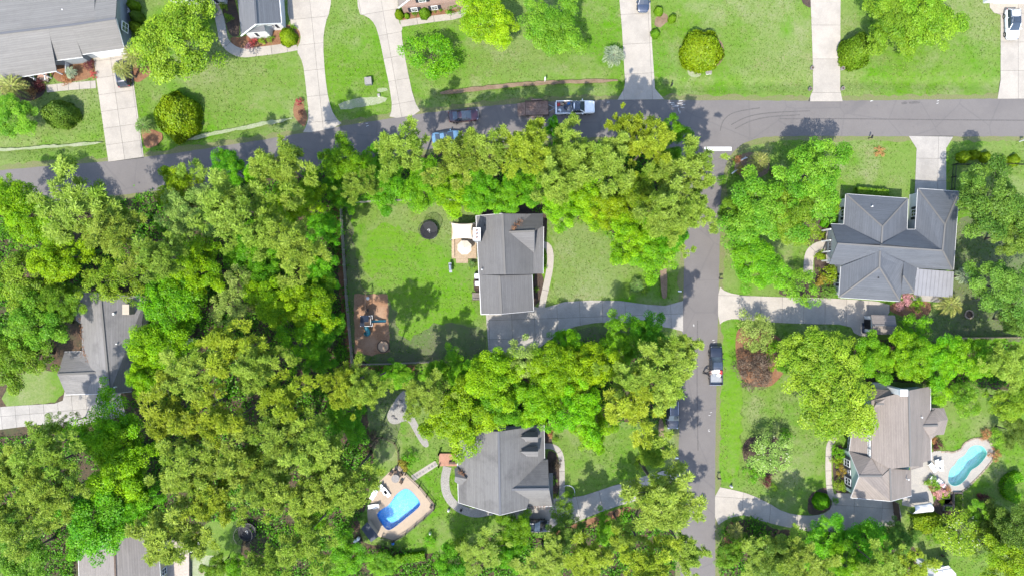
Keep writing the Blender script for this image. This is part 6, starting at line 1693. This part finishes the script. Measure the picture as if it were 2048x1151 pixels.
def umbrella(label, px, py, r, z, m, floor=.0, drop=.45):
    p = P(px, py, z); t = thing('patio_umbrella', label, 'umbrella', (p.x, p.y, floor))
    z -= floor; ap = (0, 0, z + drop)
    for k in range(8):
        a0, a1 = k*math.pi/4 + .39, (k+1)*math.pi/4 + .39; A = (r*math.cos(a0), r*math.sin(a0), z); B = (r*math.cos(a1), r*math.sin(a1), z)
        o = MB().face([ap, A, B]).face([A, (A[0], A[1], z-.14), (B[0], B[1], z-.14), B]).build('canopy_panel', m, t); md = o.modifiers.new('s', 'SOLIDIFY'); md.thickness = .012
        MB().seg((0, 0, z + drop - .03), (A[0]*.98, A[1]*.98, z - .02), .025, .025).build('rib', K['greywood'], t)
    MB().tube([(0, 0, .05), (0, 0, z + drop + .12)], .025, 8).build('pole', K['greywood'], t); MB().cyl((0, 0, 0), .25, .09, 16).build('base', K['greymetal'], t)
umbrella('cream octagonal patio umbrella on the timber deck', 929, 495, 1.12, 2.3, K['canvas'], .45)
# sandbox
p = P(767, 692); t = thing('sandbox', 'tan octagonal sandbox in the play area', 'sandbox', (p.x, p.y, .016), .39)
for k in range(8):
    a = (k + .5)*math.pi/4; l = 2*.86*math.tan(math.pi/8)
    MB().box((.86*math.cos(a), .86*math.sin(a), .14), (.13, l, .28), a).build('rim_board', K['brownwood'], t)
MB().cyl((0, 0, 0), .86, .17, 8).build('sand', K['sand'], t); MB().box((.1, .1, .2), (.22, .16, .1), .5).build('sand_toy', K['redwood'], t)
# ---- playset
p = P(737, 640); t = thing('playset', 'playset with navy roof, teal slides and swing in the play area', 'playset', (p.x, p.y, .016), 0)
for x in (-.65, .65):
    for y in (-.75, .75): MB().box((x, y, 1.3), (.09, .09, 2.6)).build('post', K['whitetrim'], t)
MB().box((0, 0, 1.15), (1.35, 1.6, .08)).build('platform', K['brownwood'], t)
for y in (-.78, .78): MB().seg((-.7, y, 1.75), (.7, y, 1.75), .06, .08).seg((-.7, y, 1.4), (.7, y, 1.4), .05, .06).build('guard_rail', K['whitetrim'], t)
MB().seg((.68, -.8, 1.75), (.68, .8, 1.75), .06, .08).seg((.95, .25, 1.75), (.95, .8, 1.75), .06, .06).seg((.95, -.8, 1.75), (.95, -.35, 1.75), .06, .06).seg((.68, .8, 1.75), (.95, .8, 1.75), .06, .06).seg((.68, -.8, 1.75), (.95, -.8, 1.75), .06, .06).build('balcony_rail', K['whitetrim'], t)
MB().face([(-.75, -.8, 2.45), (-.75, .85, 2.45), (0, .85, 2.95), (0, -.8, 2.95)]).face([(.55, -.1, 2.5), (.55, .85, 2.5), (0, .85, 2.95), (0, -.1, 2.95)]).build('canopy', K['navy'], t)
sl1 = MB()
for k in range(8):
    u, v = k/8, (k+1)/8
    def zz(q): return 1.2 - 1.1*(1 - (1-q)**1.6)
    sl1.add([(.7+2.0*u, -.28, zz(u)), (.7+2.0*u, .02, zz(u)), (.7+2.0*v, .02, zz(v)), (.7+2.0*v, -.28, zz(v))], [[0, 1, 2, 3]])
    for y in (-.30, .04): sl1.seg((.7+2.0*u, y, zz(u)+.08), (.7+2.0*v, y, zz(v)+.08), .04, .18)
sl1.build('slide', K['teal'], t)
sp2 = [(-.1, -.8, 1.35), (-.05, -1.15, 1.2), (.1, -1.55, .95), (.1, -1.9, .65), (-.15, -2.1, .4), (-.4, -1.95, .2)]
MB().tube(catmull(sp2, 4), .36, 12, False).build('tube_slide', K['teal'], t, smooth=True)
MB().seg((0, .8, 2.3), (0, 4.3, 2.3), .10, .12).build('swing_beam', K['brownwood'], t)
for s in (-1, 1): MB().seg((0, 4.3, 2.3), (s*.85, 4.45, 0), .09, .09).build('swing_leg', K['brownwood'], t)
for y, m in ((1.6, 'black'), (3.4, 'whitetrim')):
    sw = MB().box((0, y, .5), (.2, .45, .05)).build('swing_seat', K[m], t); MB().seg((0, y-.2, .5), (0, y-.2, 2.3), .02, .02).seg((0, y+.2, .5), (0, y+.2, 2.3), .02, .02).build('chain', K['greymetal'], sw)
MB().cyl((0, 3.4, .53), .26, .05, 14).build('disc_seat', K['whitetrim'], t)
# ---- picket fence round the yard
def picket(label, pts, hgt, m, px_z=None, kind='picket', sp=.14, panel=2.4, name='picket_fence'):
    w = [P(x, y) for x, y in pts]; t = thing(name, label, 'fence', (w[0].x, w[0].y, 0))
    for a, b in zip(w[:-1], w[1:]):
        d_ = b - a; l = d_.length; n = max(1, round(l/panel)); an = math.atan2(d_.y, d_.x)
        for k in range(n):
            s, e = a + d_*(k/n), a + d_*((k+1)/n); pm = MB()
            for zf in (.2, .8): pm.seg((s.x, s.y, hgt*zf), (e.x, e.y, hgt*zf), .05, .09)
            q = int((e - s).length/sp)
            for i in range(q):
                c = s.lerp(e, (i + .5)/q); nn = Vector((-d_.y, d_.x, 0)).normalized()*.035
                hh = hgt*(1 + rg.uniform(-.012, .012))
                if kind == 'picket': pm.box((c.x + nn.x, c.y + nn.y, hh/2), (sp*.68, .025, hh), an)
                elif kind == 'board': pm.box((c.x + nn.x, c.y + nn.y, hh/2), (sp*.96, .025, hh), an)
                else: pm.box((c.x, c.y, hh/2), (.02, .02, hh), an)
            pm.build('fence_panel', m, t, True)
            MB().box((s.x, s.y, hgt*.53), (.11, .11, hgt*1.06), an).build('post', m, t, True)
        MB().box((b.x, b.y, hgt*.53), (.11, .11, hgt*1.06), an).build('post', m, t, True)
    return t
picket('grey picket fence along the left side of the yard', [(684,409),(689,500),(697,620),(707,727)], 1.7, K['fencewood'])
picket('grey picket fence along the bottom of the yard', [(707,727),(780,726),(860,722)], 1.7, K['fencewood'])
picket('curving grey picket fence along the top of the yard', [(684,409),(760,403),(830,401),(880,400),(950,405),(963,412)], 1.7, K['fencewood'])
picket('brown board fence behind the row of hedge trees', [(1895,675),(2080,672)], 1.8, K['wood'], None, 'board', .16, 2.4, 'board_fence')
picket('short tall brown board fence at the taupe house garage', [(1784,1000),(1790,1046)], 1.8, K['brownwood'], None, 'board', .16, 2.0, 'board_fence')
picket('low wooden fence below the yellow green hedge', [(1818,1066),(1890,1056)], 1.2, K['greywood'], None, 'board', .16, 2.4, 'board_fence')
picket('black metal fence behind the ball shrubs', [(1901,380),(1905,330),(2080,330)], 1.2, K['black'], None, 'rod', .15, 2.2, 'metal_fence')
picket('black metal fence round the rectangular pool', [(796,928),(812,945),(839,970),(869,1008),(869,1015),(849,1034),(812,1065),(788,1079),(764,1072)], 1.15, K['black'], None, 'rod', .16, 1.9, 'metal_fence')
picket('rustic dark fence across the shaded back lawn', [(735,874),(765,873),(790,884),(797,900),(797,925)], .9, K['brownwood'], None, 'rod', .5, 2.0, 'rail_fence')
# ---- yard furniture
def at(px, py, z=0): return P(px, py, z)
def grill(label, px, py):
    p = at(px, py, .5); t = thing('barbecue_grill', label, 'grill', (p.x, p.y, 0), R(95))
    MB().box((0, 0, .45), (.7, .5, .85)).build('cabinet', K['greymetal'], t)
    MB().tube([(-.38, 0, .95), (.38, 0, .95)], .26, 12).build('lid', K['chrome'], t); MB().box((.58, 0, .85), (.35, .45, .04)).box((-.58, 0, .85), (.35, .45, .04)).build('side_shelf', K['greymetal'], t)
grill('silver barbecue grill on the lawn below the deck', 901, 535)
def ac(label, px, py, rz=0):
    p = at(px, py, .4); t = thing('air_conditioner', label, 'air conditioner', (p.x, p.y, 0), rz)
    MB().box((0, 0, .38), (.8, .8, .76)).build('case', K['greymetal'], t); MB().ring((0, 0, 0), .22, .36, .76, .80, 18).build('fan_guard', K['white'], t); MB().cyl((0, 0, .762), .1, .03, 10).build('fan_hub', K['white'], t)
    for k in range(4): MB().box((.16*math.cos(k*1.57), .16*math.sin(k*1.57), .772), (.2, .06, .01), k*1.57).build('fan_blade', K['black'], t)
ac('upper of two air conditioners at the central house', 954, 552); ac('lower of two air conditioners at the central house', 955, 567); ac('air conditioner at the grey siding wall top left', 257, 23)
p = at(951, 592, .3); t = thing('wooden_steps', 'small wooden steps at the back wall of the central house', 'steps', (p.x, p.y, 0))
for k in range(3): MB().box((.45 - k*.38, 0, .5 - k*.16), (.36, 1.1, .05)).build('tread', K['greywood'], t)
for s in (-1, 1): MB().seg((.6, s*.55, 1.1), (-.5, s*.55, .7), .06, .07).seg((-.5, s*.55, 0), (-.5, s*.55, .7), .06, .06).seg((.6, s*.55, 0), (.6, s*.55, 1.1), .06, .06).build('handrail', K['brownwood'], t)
def mailbox(label, px, py, m='black', rz=0):
    p = at(px, py, .8); t = thing('mailbox', label, 'mailbox', (p.x, p.y, 0), rz)
    MB().box((0, 0, .52), (.1, .1, 1.04)).build('post', K['brownwood' if m == 'black' else 'white'], t)
    MB().box((.05, 0, 1.12), (.5, .2, .14)).tube([(-.2, 0, 1.19), (.3, 0, 1.19)], .10, 10).build('box', K[m], t); MB().box((.1, .12, 1.25), (.03, .02, .16)).build('flag', K['red'], t)
mailbox('white mailbox on the brown ditch edge above the trailer', 1090, 160, 'white', 1.5)
mailbox('mailbox on the lawn below the golden shrub', 1343, 171, 'black', 1.2); mailbox('black mailbox below the main road beside the big tree', 1742, 275, 'black', 1.3)
mailbox('black mailbox beside the long driveway and side street', 1441, 557, 'black', 0); mailbox('white mailbox where the cracked driveway meets the street', 1359, 582, 'white', 3.1)
mailbox('black mailbox beside the mouth of the curved driveway', 1437, 955, 'black', 0); mailbox('white mailbox beside the shaded front lawn', 1353, 914, 'white', 3.1); mailbox('white mailbox at the right edge below the road', 2046, 281, 'white', 0)
def utility(label, px, py, d=(1.0, 1.05, .8), m='greymetal'):
    p = at(px, py, .4); t = thing('utility_box', label, 'utility box', (p.x, p.y, 0), .1); MB().box((0, 0, d[2]/2), d).build('case', K[m], t); MB().box((0, 0, d[2] + .02), (d[0]*1.05, d[1]*1.05, .05)).build('lid', K['stone'], t)
utility('grey utility box on the narrow lawn between driveways', 737, 163); utility('small pale utility box below the golden shrub', 1418, 145, (.8, .45, .4), 'white'); utility('pale junction box beside the grey box', 757, 190, (.35, .35, .4), 'white')
for x, y, lb in ((1623,137,'upper left'), (1619,179,'lower left'), (1684,138,'upper right'), (1684,178,'lower right')):
    p = at(x, y); t = thing('path_light', lb + ' of four round lights along the weathered driveway', 'light', (p.x, p.y, 0), 0, 'driveway lights')
    MB().ring((0, 0, 0), .2, .27, 0, .45, 14).build('drum', K['stone'], t); MB().cyl((0, 0, .02), .2, .3, 12).build('core', K['brownwood'], t)
p = at(1502-65, 0); 
# curb pot at driveway mouth, garden ornaments
def ornament(label, px, py, m='white', name='garden_statue'):
    p = at(px, py, .4); t = thing(name, label, 'ornament', (p.x, p.y, 0)); MB().cyl((0, 0, 0), .22, .12, 10).build('base', K['stone'], t); MB().tube([(0, 0, .12), (0, 0, .35), (0, 0, .5), (0, 0, .72), (0, 0, .8)], [.17, .10, .18, .14, .03], 10).build('figure', K[m], t)
ornament('white garden ornament on the lawn below the pool', 860, 1066); ornament('white ornament beside the pebbled path', 897, 1020); ornament('pale lamp post stub at the curved driveway mouth', 1463, 972, 'whitetrim', 'garden_lamp'); ornament('small dark ornament on the pebbled path', 922, 1020, 'black')
def firering(label, px, py, r):
    p = at(px, py); t = thing('fire_ring', label, 'fire pit', (p.x, p.y, .02)); n = 14
    for k in range(n): a = 2*math.pi*k/n; MB().box((r*math.cos(a), r*math.sin(a), .12), (.18, 2*math.pi*r/n*.9, .24), a).build('stone', K['coping'], t)
    MB().cyl((0, 0, 0), r*.9, .05, 16).build('ash', K['mulch'], t)
firering('round stone fire ring on the shaded right lawn', 1937, 628, .62); firering('round fire pit on the pale patio', 405, 1139, .42)
def lounger(label, px, py, rz, z=.035, group=None):
    p = at(px, py, .3); t = thing('sun_lounger', label, 'sun lounger', (p.x, p.y, z), rz, group)
    MB().box((-.3, 0, .32), (1.2, .62, .06)).build('seat', K['white'], t); MB().box((.55, 0, .52), (.72, .62, .06), 0, 0, -.6).build('backrest', K['white'], t)
    for x in (-.8, .6):
        for y in (-.26, .26): MB().box((x, y, .15), (.06, .06, .3)).build('leg', K['white'], t)
    for s in (-1, 1): MB().box((.1, s*.33, .5), (.5, .06, .05)).build('armrest', K['white'], t)
lounger('white lounger nearest the taupe eave', 1864, 933, R(130)); lounger('left of the pair of white loungers at the kidney pool', 1874, 927, R(110)); lounger('right of the pair of white loungers at the kidney pool', 1881, 929, R(100))
lounger('left white lounger beside the flower bed', 1867, 959, R(145)); lounger('right white lounger beside the flower bed', 1880, 964, R(140)); lounger('white chaise alone at the left pool edge', 748, 1011, R(10)); lounger('white lounger under the pine at the pool', 766, 977, R(120)); lounger('second white lounger under the pine at the pool', 772, 982, R(125)); lounger('white chair at the shaded pool corner', 748, 987, R(60))
p = at(757, 785, .3); t = thing('garden_bench', 'pale bench alone on the shaded back lawn', 'bench', (p.x, p.y, 0), R(-15)); MB().box((0, 0, .45), (1.1, .45, .06)).build('seat', K['metalroof'], t)
for x in (-.45, .45): MB().box((x, 0, .21), (.08, .38, .42)).build('leg', K['metalroof'], t)
MB().box((0, .22, .72), (1.1, .05, .4)).build('backrest', K['metalroof'], t)
p = at(791, 956, .7); t = thing('patio_table', 'round patio table at the upper pool corner', 'table', (p.x, p.y, .035)); MB().cyl((0, 0, .70), .62, .04, 24).build('table_top', K['stone'], t); MB().cyl((0, 0, 0), .07, .7, 8).build('leg', K['black'], t); MB().cyl((0, 0, 0), .3, .04, 12).build('foot', K['black'], t)
for k, (nm) in enumerate(('upper left', 'upper', 'right', 'lower right')):
    a = R((140, 95, 35, -35)[k]); c = Vector((p.x + math.cos(a)*1.0, p.y + math.sin(a)*1.0, .035)); t = thing('patio_chair', nm + ' dark chair round the pool table', 'chair', c, a)
    MB().box((0, 0, .43), (.5, .5, .05)).build('seat', K['brownwood'], t); MB().box((.24, 0, .75), (.05, .5, .55)).build('backrest', K['brownwood'], t)
    for sx in (-.2, .2):
        for sy in (-.2, .2): MB().box((sx, sy, .21), (.04, .04, .42)).build('leg', K['black'], t)
p = at(714, 1078, .4); t = thing('pool_pump', 'pool pump with white filter tanks behind the pool shed', 'pump', (p.x, p.y, 0), R(40))
for x in (-.35, .25): MB().tube([(x, 0, 0), (x, 0, .15), (x, 0, .6), (x, 0, .75)], [.22, .26, .26, .1], 12).build('tank', K['white'], t)
MB().box((0, -.5, .2), (.7, .3, .35)).build('motor', K['black'], t); MB().tube([(-.35, 0, .5), (-.1, -.3, .5), (.25, 0, .5)], .04, 6).build('pipe', K['white'], t)
p = at(786, 1086, .3); t = thing('bucket', 'blue bucket at the lower pool corner', 'bucket', (p.x, p.y, 0)); MB().cyl((0, 0, 0), .16, .36, 12, .2).build('body', K['bluep'], t); MB().ring((0, 0, 0), .18, .22, .34, .38, 12).build('rim', K['bluep'], t)
p = at(862, 1013, .4); t = thing('flower_pot', 'dark pot at the right pool corner', 'pot', (p.x, p.y, .035)); MB().cyl((0, 0, 0), .18, .4, 12, .25).build('pot', K['black'], t); MB().cyl((0, 0, .36), .2, .06, 10).build('soil', K['mulch'], t)
# rock garden stones
for i, (x, y, r) in enumerate([(786,833,.3),(791,838,.28),(801,803,.34),(804,822,.3),(797,812,.22)]):
    p = at(x, y, .1); mb = MB(); rr = random.Random(i); n = 9
    for j in range(5):
        a = math.pi/2*j/4
        for k in range(n): b_ = 2*math.pi*k/n; q = r*math.cos(a)*(1 + .2*math.sin(3*b_ + i)); mb.v.append((q*math.cos(b_), q*math.sin(b_), r*.8*math.sin(a)))
    for j in range(4):
        for k in range(n): mb.f.append([j*n+k, j*n+(k+1) % n, (j+1)*n+(k+1) % n, (j+1)*n+k]); mb.mi.append(0)
    o = mb.build('rock', K['stone']); o.location = (p.x, p.y, .03); props(o, ('lowest left', 'lowest right', 'topmost', 'middle right', 'middle left')[i] + ' dark rock on the pale gravel path', 'rock', 'rocks on the gravel path')
# reddish entry deck of the bottom house
p = at(893, 918, .3); t = thing('entry_deck', 'reddish deck at the back of the bottom house', 'deck', (p.x, p.y, 0)); a, b = at(878, 906, .35), at(916, 931, .35); bd = MB(); nb = int((b.x - a.x)/.15)
for k in range(nb): bd.box((a.x + (k+.5)*.15, (a.y+b.y)/2, .33), (.138, a.y - b.y, .04))
bd.build('deck_board', K['redwood'], t, True, kind='stuff'); MB().box(((a.x+b.x)/2, (a.y+b.y)/2, .15), (b.x - a.x - .1, a.y - b.y - .1, .3)).build('deck_frame', K['brownwood'], t, True)
MB().box((b.x - .75, b.y + .55, .56), (1.3, .32, .4)).build('bench', K['brownwood'], t, True)
for x in (a.x, a.x): MB().box((x, a.y, .7), (.2, .2, 1.4)).box((x, b.y, .6), (.16, .16, 1.2)).build('post', K['brownwood'], t, True)
# deck of the bottom left house
p = at(352, 1120, .5); t = thing('timber_deck', 'pale weathered deck beside the cream wall', 'deck', (p.x, p.y, 0)); a, b = at(328, 1078, .8), at(378, 1180, .8); bd = MB(); nb = int((a.y - b.y)/.15)
for k in range(nb): bd.box(((a.x+b.x)/2, b.y + (k+.5)*.15, .78), (b.x - a.x, .136, .04))
bd.build('deck_board', K['deckwood'], t, True, kind='stuff'); MB().box(((a.x+b.x)/2, (a.y+b.y)/2, .38), (b.x - a.x - .1, a.y - b.y - .1, .74)).build('deck_frame', K['greywood'], t, True)
for k in range(4): MB().box((b.x + .2 + k*.32, at(0, 1094, .5).y, .66 - k*.17), (.29, 1.35, .05)).build('tread', K['whitetrim'], t, True)
for k, (x, y, lb, an) in enumerate(((345,1104,'left dark chair on the weathered deck', .6), (354,1106,'middle dark chair on the weathered deck', 1.2), (350,1118,'lower dark chair on the weathered deck', .2))):
    p = at(x, y, 1.2); t = thing('deck_chair', lb, 'chair', (p.x, p.y, .80), an); MB().box((0, 0, .42), (.52, .5, .06)).build('seat', K['rust' if k else 'cloth'], t); MB().box((-.25, 0, .72), (.06, .5, .6)).build('backrest', K['rust' if k else 'cloth'], t)
    for sx in (-.2, .2):
        for sy in (-.2, .2): MB().box((sx, sy, .2), (.04, .04, .4)).build('leg', K['black'], t)
# raised beds and canopy by the taupe house
for x, y, w, hh, lb, full in ((1890,988,1.35,1.2,'upper left raised garden bed with bright lettuce',1), (1896,1015,1.3,.7,'lower left raised garden bed', 1), (1916,1003,1.3,2.9,'tall right raised garden bed with dark plants',1)):
    p = at(x, y, .3); t = thing('raised_bed', lb, 'garden bed', (p.x, p.y, .018))
    for s in (-1, 1): MB().box((s*w/2, 0, .2), (.1, hh, .4)).build('side_board', K['greywood'], t); MB().box((0, s*hh/2, .2), (w + .1, .1, .4)).build('end_board', K['greywood'], t)
    MB().box((0, 0, .17), (w - .1, hh - .1, .3)).build('soil', K['mulch'], t)
    g_ = np.random.default_rng(int(x)); n = int(260*w*hh); c_ = np.stack([g_.uniform(-w*.42, w*.42, n), g_.uniform(-hh*.42, hh*.42, n), g_.uniform(.34, .6, n)], 1)
    me = leafmesh('leaves', c_, np.tile([0, 0, 1.], (n, 1)) + g_.normal(size=(n, 3))*.4, g_.uniform(.12, .26, n), .6, g_.random((n, 2)), None, g_); me.materials.append(L['lime' if x < 1895 else 'dark']); props(link(bpy.data.objects.new('leaves', me), t), kind='stuff')
c4 = [P(1828,1009,1.9), P(1862,1004,1.9), P(1866,1022,1.7), P(1826,1026,1.7)]; t = thing('canopy_tent', 'sagging white canopy at the patio end', 'canopy', ((c4[0].x+c4[2].x)/2, (c4[0].y+c4[2].y)/2, 0)); mb = MB(); n = 8
for i in range(n+1):
    for j in range(n+1):
        u, v = i/n, j/n; q = (c4[0]*(1-u) + c4[1]*u)*(1-v) + (c4[3]*(1-u) + c4[2]*u)*v; mb.v.append((q.x, q.y, q.z + .5*math.sin(math.pi*v)*(1 - .25*math.sin(3*math.pi*u)) + .03*math.sin(9*u + 5*v)))
for i in range(n):
    for j in range(n): mb.f.append([i*(n+1)+j, (i+1)*(n+1)+j, (i+1)*(n+1)+j+1, i*(n+1)+j+1]); mb.mi.append(0)
o = mb.build('fabric', K['whitetrim'], t, True, True); o.modifiers.new('s', 'SOLIDIFY').thickness = .012
for q in c4: MB().tube([(q.x, q.y, 0), (q.x, q.y, q.z)], .035, 6).build('pole', K['greymetal'], t, True)
# arched stone edge and other oddments
p = at(1147, 985); t = thing('garden_edging', 'pale curved hoop of edging beside the lower driveway', 'edging', (p.x, p.y, 0)); MB().tube([(-.9 + .9*math.cos(a)*1.2, .2 + 1.0*math.sin(a), .06) for a in np.linspace(-.2, 2.2, 12)], .07, 6).build('curb', K['whitetrim'], t); MB().box((.15, -.2, .06), (.2, .2, .12)).build('end_stone', K['stone'], t)
for i, (x, y, lb) in enumerate(((1488,318,'upper pale driftwood log on the street corner'), (1470,343,'lower pale driftwood log on the street corner'))):
    p = at(x, y, .1); t = thing('log', lb, 'log', (p.x, p.y, .03), .4 + .2*i); MB().tube([(-.6, 0, .09), (0, .04, .1), (.55, 0, .08)], [.10, .11, .08], 8).build('stem', K['whitetrim'], t); MB().tube([(.1, 0, .1), (.35, .3, .14)], [.05, .03], 6).build('stub', K['whitetrim'], t)
q0, q1 = at(1018, 1026), at(1020, 1050)
t = thing('flagpole', 'thin pale pole beside the bottom roof tip', 'pole', (q0.x, q0.y, 0)); MB().tube([(0, 0, 0), (.0, -.05, 2.6)], .045, 8).build('shaft', K['whitetrim'], t); MB().cyl((0, 0, 0), .14, .06, 10).build('base', K['stone'], t)
# fallen trunk in the wood
for x0, y0, x1, y1, z0, z1, lb in ((575,505,510,478,.4,2.5,'long fallen trunk in the middle of the wood'), (700,742,670,762,.3,1.5,'fallen trunk below the fence corner'), (600,755,545,800,.5,3.5,'pale dead branches below the tangled tree')):
    a, b = at(x0, y0, z0), at(x1, y1, z1); t = thing('fallen_trunk', lb, 'log', (a.x, a.y, 0)); o = Vector((a.x, a.y, 0)); mb = MB().tube([a - o - Vector((0, 0, z0 - .1)), (a + b)/2 - o, b - o], [.24, .19, .12], 8); mb.build('trunk', K['bark'], t)
    m2 = MB(); rr = random.Random(int(x0))
    for k in range(7): s = a.lerp(b, rr.uniform(.3, 1)) - o; m2.tube([s, s + Vector((rr.uniform(-1, 1), rr.uniform(-1, 1), rr.uniform(0, .8)))], [.06, .02], 5)
    m2.build('branch', K['greywood'], t)
